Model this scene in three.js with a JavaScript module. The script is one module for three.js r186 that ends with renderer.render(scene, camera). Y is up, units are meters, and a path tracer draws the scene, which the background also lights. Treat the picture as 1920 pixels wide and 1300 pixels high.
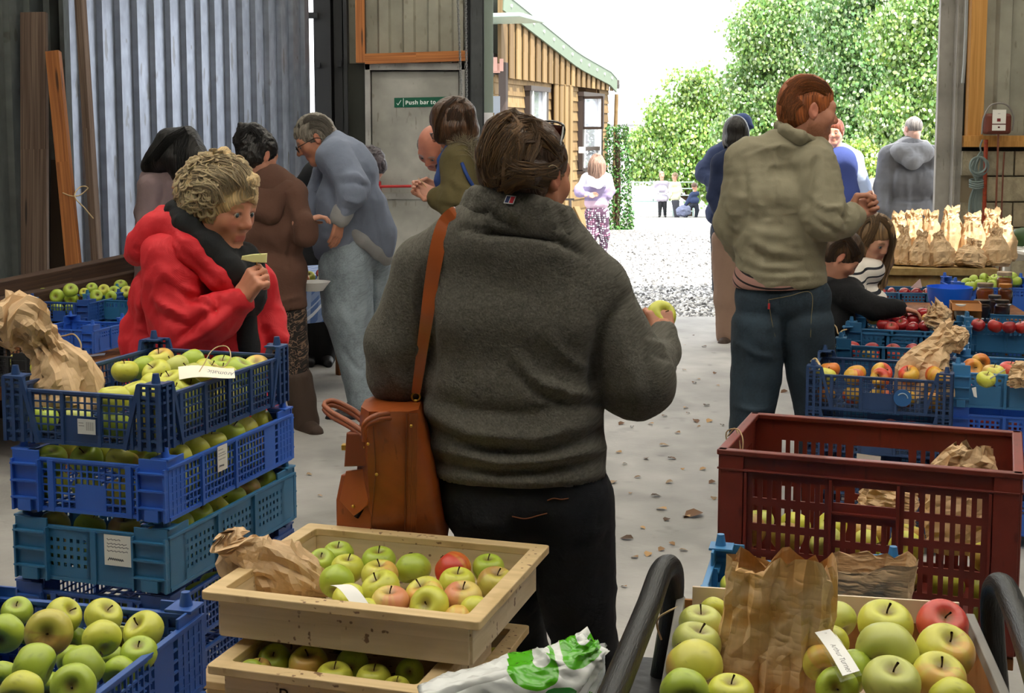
import * as THREE from 'three';
import { mergeGeometries, mergeVertices, toCreasedNormals } from 'three/addons/utils/BufferGeometryUtils.js';
import { RoundedBoxGeometry } from 'three/addons/geometries/RoundedBoxGeometry.js';

// ---------- camera, sky, sun, exposure ----------
const F = 2500, EYE = 1.5, PITCH = Math.atan(256 / F), CY = 511;   // focal length in pixels, eye height, tilt, optical centre row
const scene = new THREE.Scene();
const camera = new THREE.PerspectiveCamera(2 * Math.atan(650 / F) * 180 / Math.PI, 1920 / 1300, 0.05, 400);
camera.position.set(0, EYE, 0);
camera.rotation.set(-PITCH, 0, 0);
camera.setViewOffset(1920, 1300, 0, 139, 1920, 1300);
camera.updateProjectionMatrix();
const renderer = new THREE.WebGLRenderer();
renderer.toneMapping = THREE.LinearToneMapping;
renderer.toneMappingExposure = 1.5;
renderer.shadowMap.enabled = true;
scene.background = new THREE.Color(0.93, 0.965, 1.0);
scene.backgroundIntensity = 2.6;
const sun = new THREE.DirectionalLight(new THREE.Color(1.0, 0.95, 0.86), 8);
const SUN = new THREE.Vector3(0.30, 0.866, 0.40).normalize();
sun.target.position.set(2.5, 0, -12); sun.position.copy(sun.target.position).addScaledVector(SUN, 60);
sun.castShadow = true; sun.shadow.mapSize.set(4096, 4096); sun.shadow.radius = 1;
Object.assign(sun.shadow.camera, { left: -40, right: 40, top: 40, bottom: -40, near: 1, far: 140 });
scene.add(sun, sun.target);

// ---------- small helpers ----------
const V = (x, y, z) => new THREE.Vector3(x, y, z);
const PI = Math.PI, sin = Math.sin, cos = Math.cos, abs = Math.abs, min = Math.min, max = Math.max, floor = Math.floor;
const clamp = (x, a, b) => x < a ? a : x > b ? b : x, lerp = (a, b, t) => a + (b - a) * t;
const sstep = (a, b, x) => { const t = clamp((x - a) / (b - a), 0, 1); return t * t * (3 - 2 * t); };
function rngOf(seed) { let s = seed >>> 0; return () => { s = (s + 0x6D2B79F5) | 0; let t = Math.imul(s ^ (s >>> 15), 1 | s); t = (t + Math.imul(t ^ (t >>> 7), 61 | t)) ^ t; return ((t ^ (t >>> 14)) >>> 0) / 4294967296; }; }
// a point of the photograph's frame at a horizontal distance from the eye / on a level
function at(px, py, d) {
  const a = (px - 960) / F, b = (CY - py) / F, sp = sin(PITCH), cp = cos(PITCH), h = cp + b * sp, t = d / h;
  return V(a * t, EYE + (b * cp - sp) * t, -d);
}
function onY(px, py, y) {
  const a = (px - 960) / F, b = (CY - py) / F, sp = sin(PITCH), cp = cos(PITCH), t = (y - EYE) / (b * cp - sp);
  return V(a * t, y, -(cp + b * sp) * t);
}
function pixelOf(p) {
  const dz = -p.z, dy = p.y - EYE, sp = sin(PITCH), cp = cos(PITCH), dep = cp * dz - sp * dy;
  return [960 + F * p.x / dep, CY - F * (cp * dy + sp * dz) / dep];
}
// noise
function hash3(x, y, z) { let h = Math.imul(x, 374761393) + Math.imul(y, 668265263) + Math.imul(z, 2147483647 - 1013904223); h = Math.imul(h ^ (h >>> 13), 1274126177); return ((h ^ (h >>> 16)) >>> 0) / 4294967296; }
function noise3(x, y, z, per = 0) {
  const xi = floor(x), yi = floor(y), zi = floor(z), fx = x - xi, fy = y - yi, fz = z - zi;
  const u = fx * fx * (3 - 2 * fx), v = fy * fy * (3 - 2 * fy), w = fz * fz * (3 - 2 * fz);
  const m = per ? (a) => ((a % per) + per) % per : (a) => a;
  const x0 = m(xi), x1 = m(xi + 1), y0 = m(yi), y1 = m(yi + 1);
  const c = (z) => lerp(lerp(hash3(x0, y0, z), hash3(x1, y0, z), u), lerp(hash3(x0, y1, z), hash3(x1, y1, z), u), v);
  return lerp(c(zi), c(zi + 1), w) * 2 - 1;
}
function fbm(x, y, z, oct = 4, per = 0) { let s = 0, a = 0.5, f = 1; for (let i = 0; i < oct; i++) { s += a * noise3(x * f, y * f, z + i * 17, per ? per * f : 0); a *= 0.5; f *= 2; } return s; }
const ridge = (x, y, z) => 1 - abs(noise3(x, y, z)) * 2;

// ---------- textures ----------
function dataTex(size, fn, srgb = true, h = size) {
  const d = new Uint8Array(size * h * 4);
  for (let y = 0; y < h; y++) for (let x = 0; x < size; x++) { const c = fn(x / size, y / h), o = (y * size + x) * 4; for (let k = 0; k < 3; k++) d[o + k] = clamp((c[k] ?? c[0]) * 255, 0, 255); d[o + 3] = 255; }
  const t = new THREE.DataTexture(d, size, h, THREE.RGBAFormat);
  t.wrapS = t.wrapT = THREE.RepeatWrapping; t.magFilter = THREE.LinearFilter; t.minFilter = THREE.LinearMipmapLinearFilter; t.generateMipmaps = true;
  if (srgb) t.colorSpace = THREE.SRGBColorSpace;
  t.needsUpdate = true; return t;
}
function canvasTex(w, h, draw) {
  const c = document.createElement('canvas'); c.width = w; c.height = h; draw(c.getContext('2d'), w, h);
  const t = new THREE.CanvasTexture(c); t.colorSpace = THREE.SRGBColorSpace; t.needsUpdate = true; return t;
}
const rep = (t, u, v = u) => { const c = t.clone(); c.repeat.set(u, v); c.needsUpdate = true; return c; };
const mul = (c, k) => [c[0] * k, c[1] * k, c[2] * k];
const mix3 = (a, b, t) => [lerp(a[0], b[0], t), lerp(a[1], b[1], t), lerp(a[2], b[2], t)];
const T = {};
T.concrete = dataTex(1024, (u, v) => {
  let k = 1 + 0.16 * fbm(u * 4, v * 4, 1, 5, 4) + 0.10 * fbm(u * 24, v * 24, 7, 3, 24);
  const st = sstep(0.16, 0.42, fbm(u * 7, v * 7, 3, 4, 7)); k *= 1 - 0.10 * st;
  const spot = sstep(0.35, 0.75, fbm(u * 40, v * 40, 9, 3, 40)); k *= 1 - 0.12 * spot;
  return mul([0.62, 0.61, 0.595], k);
});
T.grit = dataTex(256, (u, v) => [0.5 + 0.5 * fbm(u * 32, v * 32, 2, 3, 32)], false);
T.gravel = dataTex(1024, (u, v) => {
  // worley cells: stones with dark gaps and tones of their own
  const n = 90, x = u * n, y = v * n, xi = floor(x), yi = floor(y); let b1 = 9, b2 = 9, id = 0;
  for (let i = -1; i <= 1; i++) for (let j = -1; j <= 1; j++) { const cx = ((xi + i) % n + n) % n, cy = ((yi + j) % n + n) % n, dx = xi + i + hash3(cx, cy, 1) - x, dy = yi + j + hash3(cx, cy, 2) - y, d = dx * dx + dy * dy; if (d < b1) { b2 = b1; b1 = d; id = hash3(cx, cy, 3); } else if (d < b2) b2 = d; }
  const gap = sstep(0.02, 0.16, Math.sqrt(b2) - Math.sqrt(b1)), w = hash3(floor(id * 9999), 5, 5);
  return mul(mix3([0.46, 0.46, 0.48], [0.86, 0.84, 0.81], id), (0.28 + 0.72 * gap) * (w > 0.78 ? 0.5 : 1));
});
function woodTex(a, b, knots, seed) {
  return dataTex(512, (u, v) => {
    const warp = 0.05 * fbm(u * 4, v * 2, seed, 3, 4), g = fbm((u + warp) * 40, v * 2, seed + 4, 4, 0), f = noise3(u * 160, v * 6, seed + 8);
    let c = mix3(a, b, clamp(0.5 + 0.9 * g + 0.18 * f, 0, 1));
    if (knots) { for (let i = 0; i < knots; i++) { const kx = hash3(i, seed, 1), ky = hash3(i, seed, 2), d = Math.hypot((u - kx) * 14, (v - ky) * 5); c = mix3(c, mul(b, 0.45), (1 - sstep(0.15, 0.4, d)) * 0.8); } }
    return c;
  });
}
T.woodPale = woodTex([0.86, 0.78, 0.60], [0.76, 0.66, 0.46], 0, 11);
T.woodWarm = woodTex([0.87, 0.68, 0.44], [0.70, 0.49, 0.27], 3, 23);
T.woodOld = woodTex([0.52, 0.44, 0.38], [0.34, 0.27, 0.23], 3, 37);
T.woodOrange = woodTex([0.78, 0.50, 0.26], [0.58, 0.34, 0.16], 2, 51);
T.plyDirt = dataTex(512, (u, v) => {
  let c = mix3([0.87, 0.79, 0.66], [0.80, 0.72, 0.58], clamp(0.5 + fbm(u * 3, v * 30, 3, 4), 0, 1));
  const sp = sstep(0.62, 0.8, noise3(u * 44, v * 44, 5, 44) + 0.2 * noise3(u * 130, v * 130, 6, 130)) * sstep(0.1, 0.4, noise3(u * 5, v * 5, 8, 5)); c = mix3(c, [0.36, 0.24, 0.17], sp * 0.7);
  const sm = sstep(0.15, 0.5, fbm(u * 5, v * 5, 6, 4, 5)); return mix3(c, [0.70, 0.61, 0.45], sm * 0.4);
});
T.kraft = dataTex(512, (u, v) => { const k = 1 + 0.04 * fbm(u * 90, v * 8, 2, 3, 0) + 0.08 * fbm(u * 5, v * 5, 3, 4, 5); return mul([0.82, 0.69, 0.53], k); });
T.kraftGrease = dataTex(512, (u, v) => { const k = 1 + 0.04 * fbm(u * 90, v * 8, 2, 3, 0) + 0.08 * fbm(u * 5, v * 5, 3, 4, 5), s = sstep(0.05, 0.3, fbm(u * 3 + 0.3, v * 3, 13, 4, 0)); return mix3(mul([0.88, 0.75, 0.58], k), mul([0.82, 0.62, 0.36], k), s * 0.7); });
T.crumple = dataTex(512, (u, v) => { let s = 0; for (let i = 0; i < 3; i++) { const n = [5, 9, 17][i]; s += abs(noise3(u * n, v * n, i * 7 + 3, n)) * [0.55, 0.3, 0.15][i]; } return [clamp(s * 1.5, 0, 1)]; }, false);
T.fleece = dataTex(512, (u, v) => [clamp(0.5 + 0.55 * fbm(u * 64, v * 64, 4, 3, 64) + 0.08 * noise3(u * 22, v * 22, 8, 22), 0, 1)], false);
T.fleeceC = dataTex(512, (u, v) => [clamp(0.88 + 0.20 * fbm(u * 80, v * 80, 4, 3, 80) + 0.03 * noise3(u * 24, v * 24, 8, 24), 0, 1)]);
T.weave = dataTex(256, (u, v) => [0.5 + 0.25 * sin((u + v) * PI * 128) + 0.35 * fbm(u * 40, v * 40, 2, 2, 40)], false);
T.denim = dataTex(512, (u, v) => { const k = 0.86 + 0.10 * sin((u * 2 + v) * PI * 160) + 0.14 * fbm(u * 60, v * 60, 5, 3, 60) + 0.2 * fbm(u * 4, v * 4, 2, 3, 4); return [clamp(k, 0, 1)]; });
T.zinc = dataTex(512, (u, v) => { const k = 0.86 + 0.10 * fbm(u * 60, v * 60, 5, 3, 60), st = sstep(0.42, 0.5, fbm(u * 40, v * 24, 9, 4, 0)); return mix3([k * 0.93, k * 0.95, k], [0.55, 0.52, 0.47], st * 0.4); });
T.scuff = dataTex(512, (u, v) => { const k = 0.90 + 0.16 * fbm(u * 8, v * 8, 2, 5, 8), s = sstep(0.35, 0.6, fbm(u * 40, v * 14, 6, 3, 0)); return mix3([k, k, k], [0.62, 0.60, 0.57], s * 0.5); });
T.hair = dataTex(512, (u, v) => { const k = 0.80 + 0.32 * fbm(u * 70, v * 4, 3, 3, 0) + 0.12 * noise3(u * 22, v * 2, 8); return [clamp(k, 0.35, 1)]; });
T.hairB = dataTex(512, (u, v) => [clamp(0.5 + 0.6 * fbm(u * 70, v * 4, 3, 3, 0) + 0.2 * noise3(u * 22, v * 2, 8), 0, 1)], false);

// ---------- materials ----------
const lin = (hex) => new THREE.Color(hex);
function mat(color, o = {}) { const { phys, ...r } = o; const M = (phys || r.sheen || r.clearcoat || r.transmission) ? THREE.MeshPhysicalMaterial : THREE.MeshStandardMaterial; return new M({ color: color === null ? 0xffffff : color, roughness: 0.7, metalness: 0, side: THREE.DoubleSide, ...r }); }

// ---------- scene bookkeeping ----------
const taken = {};
function numbered(n) { const b = n.replace(/_\d{3}$/, ''); const k = taken[b] = (taken[b] ?? -1) + 1; return k ? b + '_' + String(k).padStart(3, '0') : b; }
function shade(o) { o.traverse((m) => { if (m.isMesh) { m.castShadow = true; m.receiveShadow = true; } }); return o; }
function tag(o, label, category, group) { o.userData.label = label; o.userData.category = category; if (group) o.userData.group = group; else delete o.userData.group; return o; }
function thing(name, label, category, pos, turn = 0, group) { const o = new THREE.Group(); o.name = numbered(name); if (pos) o.position.copy(pos.isVector3 ? pos : V(...pos)); o.rotation.y = turn; scene.add(o); return tag(o, label, category, group); }
function part(parent, name, geo, m, label) { if (Array.isArray(geo)) geo = merge(geo); const o = new THREE.Mesh(geo, m); o.name = name; if (label) o.userData.label = label; o.castShadow = o.receiveShadow = true; parent.add(o); return o; }
function struct(name, geo, m) { const o = part(scene, name, geo, m); o.userData.kind = 'structure'; return o; }
function structGroup(name) { const o = new THREE.Group(); o.name = name; o.userData.kind = 'structure'; scene.add(o); return o; }
function soleThing(name, label, category, geo, m, group) { const o = part(scene, numbered(name), geo, m); return tag(o, label, category, group); }
let copies = 0;
function copyOf(src, label, group) { const c = src.clone(); c.name = numbered(src.name); scene.add(c); c.userData = { ...src.userData }; tag(c, label ?? src.userData.label, src.userData.category, group ?? src.userData.group); return c; }
function merge(list) {
  list = list.map((g) => { const h = g.index ? g.toNonIndexed() : g; for (const k of Object.keys(h.attributes)) if (!['position', 'normal', 'uv', 'color'].includes(k)) h.deleteAttribute(k); return h; });
  const col = list.some((g) => g.attributes.color);
  for (const g of list) { if (!g.attributes.uv) g.setAttribute('uv', new THREE.BufferAttribute(new Float32Array(g.attributes.position.count * 2), 2)); if (!g.attributes.normal) g.computeVertexNormals(); if (col && !g.attributes.color) g.setAttribute('color', new THREE.BufferAttribute(new Float32Array(g.attributes.position.count * 3).fill(1), 3)); }
  return list.length === 1 ? list[0] : mergeGeometries(list, false);
}
// ---------- shapes ----------
// box with uv in metres
function bx(w, h, d, x = 0, y = 0, z = 0, r = 0) {
  const g = r ? new RoundedBoxGeometry(w, h, d, 2, r) : new THREE.BoxGeometry(w, h, d);
  boxUV(g); return g.translate(x, y, z);
}
function boxUV(g, k = 1) {
  const p = g.attributes.position, n = g.attributes.normal, uv = new Float32Array(p.count * 2);
  for (let i = 0; i < p.count; i++) { const ax = abs(n.getX(i)), ay = abs(n.getY(i)), az = abs(n.getZ(i)); let u, v; if (ay > ax && ay > az) { u = p.getX(i); v = p.getZ(i); } else if (ax > az) { u = p.getZ(i); v = p.getY(i); } else { u = p.getX(i); v = p.getY(i); } uv[i * 2] = u * k; uv[i * 2 + 1] = v * k; }
  g.setAttribute('uv', new THREE.BufferAttribute(uv, 2)); return g;
}
// bar of a rectangular section between two points
function bar(a, b, w, h = w, up = V(0, 1, 0), r = 0) {
  const L = a.distanceTo(b), g = r ? new RoundedBoxGeometry(w, L, h, 2, r) : new THREE.BoxGeometry(w, L, h); boxUV(g);
  const y = b.clone().sub(a).normalize(); let x = V(0, 0, 0).crossVectors(y, up); if (x.length() < 1e-4) x = V(1, 0, 0); x.normalize(); const z = V(0, 0, 0).crossVectors(x, y);
  const m = new THREE.Matrix4().makeBasis(x, y, z).setPosition(a.clone().add(b).multiplyScalar(0.5)); return g.applyMatrix4(m);
}
function tube(pts, r, seg = 24, rad = 8, closed = false) { return new THREE.TubeGeometry(new THREE.CatmullRomCurve3(pts.map((p) => p.isVector3 ? p : V(...p)), closed), seg, r, rad, closed); }
// tapered tube along points with a radius each
function taper(pts, radii, seg = 12, rad = 6, flat = 1) {
  const c = new THREE.CatmullRomCurve3(pts), fr = c.computeFrenetFrames(seg, false), pos = [], uv = [], idx = [];
  for (let i = 0; i <= seg; i++) { const t = i / seg, p = c.getPointAt(t), k = t * (radii.length - 1), k0 = min(floor(k), radii.length - 2), r = lerp(radii[k0], radii[k0 + 1], k - k0); for (let j = 0; j <= rad; j++) { const a = j / rad * PI * 2, n = fr.normals[i].clone().multiplyScalar(cos(a) * r).addScaledVector(fr.binormals[i], sin(a) * r * flat); pos.push(p.x + n.x, p.y + n.y, p.z + n.z); uv.push(j / rad, t); } }
  const W = rad + 1; for (let i = 0; i < seg; i++) for (let j = 0; j < rad; j++) { const a = i * W + j; idx.push(a, a + W, a + 1, a + 1, a + W, a + W + 1); }
  const g = new THREE.BufferGeometry(); g.setAttribute('position', new THREE.Float32BufferAttribute(pos, 3)); g.setAttribute('uv', new THREE.Float32BufferAttribute(uv, 2)); g.setIndex(idx); g.computeVertexNormals(); return g;
}
// flat shape given in x,y, extruded by depth
function extrude(pts, depth, bevel = 0, holes = []) {
  const s = new THREE.Shape(pts.map((p) => new THREE.Vector2(...p))); for (const h of holes) s.holes.push(new THREE.Path(h.map((p) => new THREE.Vector2(...p))));
  return new THREE.ExtrudeGeometry(s, { depth, bevelEnabled: bevel > 0, bevelSize: bevel, bevelThickness: bevel, bevelSegments: 2, steps: 1 });
}
function lathe(pts, seg = 32) { return new THREE.LatheGeometry(pts.map((p) => new THREE.Vector2(...p)), seg); }
// quad patch on four corners with uv 0..1 and thickness
function sheet(p00, p10, p11, p01, thick = 0.0006, nu = 1, nv = 1, bend = null) {
  const n = V(0, 0, 0).crossVectors(p10.clone().sub(p00), p01.clone().sub(p00)).normalize(), pos = [], uv = [], idx = [];
  for (let s = 0; s < 2; s++) for (let j = 0; j <= nv; j++) for (let i = 0; i <= nu; i++) { const u = i / nu, v = j / nv, p = p00.clone().multiplyScalar((1 - u) * (1 - v)).addScaledVector(p10, u * (1 - v)).addScaledVector(p11, u * v).addScaledVector(p01, (1 - u) * v).addScaledVector(n, (bend ? bend(u, v) : 0) + (s ? -thick : 0)); pos.push(p.x, p.y, p.z); uv.push(u, v); }
  const W = nu + 1, N = W * (nv + 1); for (let j = 0; j < nv; j++) for (let i = 0; i < nu; i++) { const a = j * W + i; idx.push(a, a + 1, a + W, a + 1, a + W + 1, a + W); const b = a + N; idx.push(b, b + W, b + 1, b + 1, b + W, b + W + 1); }
  const edge = (a, b) => idx.push(a, a + N, b, b, a + N, b + N); for (let i = 0; i < nu; i++) { edge(i, i + 1); edge(nv * W + i + 1, nv * W + i); } for (let j = 0; j < nv; j++) { edge((j + 1) * W, j * W); edge(j * W + nu, (j + 1) * W + nu); }
  const g = new THREE.BufferGeometry(); g.setAttribute('position', new THREE.Float32BufferAttribute(pos, 3)); g.setAttribute('uv', new THREE.Float32BufferAttribute(uv, 2)); g.setIndex(idx); g.computeVertexNormals(); return g;
}
// ---------- the barn and the yard ----------
const M = {};
M.concrete = mat(null, { map: rep(T.concrete, 0.25), roughness: 0.75, bumpMap: rep(T.grit, 1.5), bumpScale: 0.002 });
M.zinc = mat(0xb9bdc2, { map: rep(T.zinc, 0.5, 0.235), roughness: 0.36, metalness: 0.8 });
M.zincOld = mat(0x8d9186, { map: rep(T.zinc, 0.4, 0.235), roughness: 0.6, metalness: 0.4 });
M.clad = mat(0xa5a292, { map: rep(T.scuff, 0.6), roughness: 0.6 });
M.steel = mat(0x55585a, { map: rep(T.scuff, 0.8), roughness: 0.5, metalness: 0.3 });
M.dark = mat(0x15171a, { roughness: 0.7 });
M.darkGreen = mat(0x24261e, { roughness: 0.8, map: rep(T.scuff, 0.8) });
M.doorGrey = mat(0xaeaca4, { map: rep(T.scuff, 0.7), roughness: 0.5 });
M.frameGrey = mat(0xaaa8a4, { map: rep(T.scuff, 0.9), roughness: 0.5 });
M.timber = mat(null, { map: rep(T.woodOrange, 2.5, 0.8), roughness: 0.7 });
M.timberPale = mat(0xf0c48c, { map: rep(T.woodPale, 2.5, 0.8), roughness: 0.7 });
M.board = mat(null, { map: rep(T.woodOld, 3, 0.7), roughness: 0.85 });
M.beam = mat(0xa89080, { map: rep(T.woodOld, 3, 0.7), roughness: 0.85 });
M.block = mat(0xcabb9c, { map: rep(T.concrete, 1.3), roughness: 0.85, bumpMap: rep(T.grit, 3), bumpScale: 0.004 });
M.mortar = mat(0x9a8c74, { roughness: 0.95 });
M.barn = mat(0x4a4944, { roughness: 0.8 });
M.roofSheet = mat(0x4a4c4e, { roughness: 0.6 });

// floor slab and yard
const FRONT = -11.03;
struct('floor', bx(11.2, 0.25, 16.53, 0.3, -0.125, FRONT + 8.265), M.concrete);
const yardY = (z) => -0.04 - (z < -22 ? 0.052 * (-22 - z) : 0) + 0.0;
{
  const g = new THREE.PlaneGeometry(160, 120, 80, 120).rotateX(-PI / 2).translate(10, 0, FRONT - 60), p = g.attributes.position, uv = g.attributes.uv;
  for (let i = 0; i < p.count; i++) { const x = p.getX(i), z = p.getZ(i); p.setY(i, yardY(z) + (z < -12 ? 0.03 * noise3(x * 0.3, z * 0.3, 2) : 0)); uv.setXY(i, x / 2.6, z / 2.6); }
  g.computeVertexNormals();
  struct('ground', g, mat(0xf4f2ee, { map: T.gravel, roughness: 0.95, bumpMap: T.gravel, bumpScale: 0.012 }));
}
{ // loose stones in front of the door
  const r = rngOf(5), g = new THREE.IcosahedronGeometry(1, 0), p = g.attributes.position;
  for (let i = 0; i < p.count; i++) { const q = V(p.getX(i), p.getY(i), p.getZ(i)), k = 0.8 + 0.35 * hash3(floor(q.x * 50), floor(q.y * 50), floor(q.z * 50)); p.setXYZ(i, q.x * k * 1.15, q.y * k * 0.7, q.z * k); }
  g.computeVertexNormals();
  const N = 22000, m = new THREE.InstancedMesh(g, mat(0xffffff, { roughness: 0.9 }), N), o = new THREE.Object3D(), c = new THREE.Color();
  for (let i = 0; i < N; i++) { const d = 11.12 + 10 * Math.pow(r(), 1.5), x = -0.6 + r() * (d * 0.36 + 0.7), s = 0.010 + 0.016 * r() * r(); o.position.set(x, yardY(-d) + 0.03 * noise3(x * 0.3, -d * 0.3, 2) * (d > 12 ? 1 : 0) + s * 0.35, -d); o.rotation.set(r() * 6, r() * 6, r() * 6); o.scale.setScalar(s); o.updateMatrix(); m.setMatrixAt(i, o.matrix); const k = r(), t = k < 0.26 ? 0.10 + 0.16 * r() : 0.5 + 0.42 * r(); c.setRGB(t, t * 0.985, t * (0.94 + 0.05 * r())); m.setColorAt(i, c); }
  m.name = 'gravel'; m.userData = { kind: 'stuff', label: 'loose pale grey gravel on the yard outside the doorway', category: 'gravel' }; m.castShadow = m.receiveShadow = true; scene.add(m);
}

// corrugated sheet: box profile running upwards, along +x, ribs towards +z
function corrugated(L, H, pitch, depth, y0 = 0) {
  const prof = []; const n = Math.round(L / pitch);
  for (let i = 0; i < n; i++) { const x = i * pitch; prof.push([x, 0], [x + pitch * 0.46, 0], [x + pitch * 0.54, depth], [x + pitch * 0.92, depth]); } prof.push([n * pitch, 0]);
  const t = 0.0015, pos = [], uv = [], idx = [];
  for (const s of [0, -t]) for (let i = 0; i < prof.length - 1; i++) { const [xa, za] = prof[i], [xb, zb] = prof[i + 1], o = pos.length / 3; pos.push(xa, y0, za + s, xb, y0, zb + s, xb, y0 + H, zb + s, xa, y0 + H, za + s); uv.push(xa, y0, xb, y0, xb, y0 + H, xa, y0 + H); if (s === 0) idx.push(o, o + 1, o + 2, o, o + 2, o + 3); else idx.push(o, o + 2, o + 1, o, o + 3, o + 2); }
  const g = new THREE.BufferGeometry(); g.setAttribute('position', new THREE.Float32BufferAttribute(pos, 3)); g.setAttribute('uv', new THREE.Float32BufferAttribute(uv, 2)); g.setIndex(idx); g.computeVertexNormals(); return g;
}
function wallAlong(a, b, H, pitch, depth, y0 = 0) { // a, b: [x, z]; ribs face the side to the right of a->b seen from above turned to the viewer
  const dx = b[0] - a[0], dz = b[1] - a[1], L = Math.hypot(dx, dz), g = corrugated(L, H, pitch, depth, y0);
  g.rotateY(Math.atan2(-dz, dx)); return g.translate(a[0], 0, a[1]);
}
const P0 = [-2.80, -8.55], P1 = [-1.70, -11.15];
{ // the corrugated side wall and the recess before it
  const w = structGroup('wall_left');
  const sheets = 4, SL = Math.hypot(P1[0] - P0[0], P1[1] - P0[1]) / 4; for (let i = 0; i < sheets; i++) { const a = [lerp(P0[0], P1[0], i / sheets), lerp(P0[1], P1[1], i / sheets)], b = [lerp(P0[0], P1[0], (i + 1) / sheets), lerp(P0[1], P1[1], (i + 1) / sheets)]; const g = wallAlong(a, b, 3.9, SL / 4, 0.034); g.translate(0.004 * (i % 2), 0, 0.004 * (i % 2)); part(w, 'panel', g, M.zinc); }
  const sh = wallAlong([-4.3, -5.2], [-2.95, -9.3], 3.9, 0.2, 0.036); part(w, 'panel', sh, M.zincOld);
  part(w, 'panel', [bar(V(-2.95, 0, -9.3), V(-2.95, 3.9, -9.3), 0.03, 0.9)], M.zincOld);
  part(w, 'panel', [bx(0.12, 4.2, 10.2, -5.2, 2.1, 0.0)], M.zincOld); part(w, 'panel', [bar(V(-5.2, 2.1, -5.1), V(-4.25, 2.1, -5.15), 4.2, 0.1, V(0, 0, 1))], M.zincOld);
}
{ // right and back walls, roof with translucent rooflights
  struct('wall_right', bx(0.15, 4.6, 16.6, 5.7, 2.3, FRONT + 8.265), M.barn);
  struct('wall_back', bx(11.2, 4.6, 0.15, 0.3, 2.3, 5.55), M.barn);
}
const roofY = 4.0;
const RL = { glow: null };
{
  const rf = structGroup('roof');
  // opaque strips between rooflights, running across the barn (z from - to)
  const lights = [[-10.6, -9.3], [-8.6, -7.4], [-5.0, -3.2], [-2.4, -0.9]], zs = [-11.75, ...lights.flat(), 5.65];
  for (let i = 0; i < zs.length; i += 2) {
    const sheets = zs[i] === -7.4 ? [[-5.4, 6.0, -7.4, -6.80], [-5.4, 6.0, -6.44, -5.0], [-5.4, 3.32, -6.80, -6.44], [4.08, 6.0, -6.80, -6.44]] : [[-5.4, 6.0, zs[i], zs[i + 1]]];   // one strip has a clear pane let into it
    for (const [xa, xb, za, zb] of sheets) part(rf, 'panel', bx(xb - xa, 0.08, zb - za, (xa + xb) / 2, roofY, (za + zb) / 2), M.roofSheet);
  }
  const grp = mat(0xf8f5ee, { transmission: 0.8, roughness: 1, thickness: 0 });
  lights.forEach(([a, b]) => { part(rf, 'rooflight', bx(11.4, 0.004, b - a + 0.1, 0.3, roofY + 0.05, (a + b) / 2), grp); });
  part(rf, 'clear_pane', bx(0.9, 0.006, 0.5, 3.7, roofY + 0.05, -6.62), mat(0xffffff, { transmission: 1, roughness: 0, thickness: 0 }));
  for (let k = 0; k < 6; k++) part(rf, 'purlin', bx(0.09, 0.2, 17.4, -4.6 + k * 1.9, roofY - 0.16, FRONT + 8.1), M.steel);
}
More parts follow.
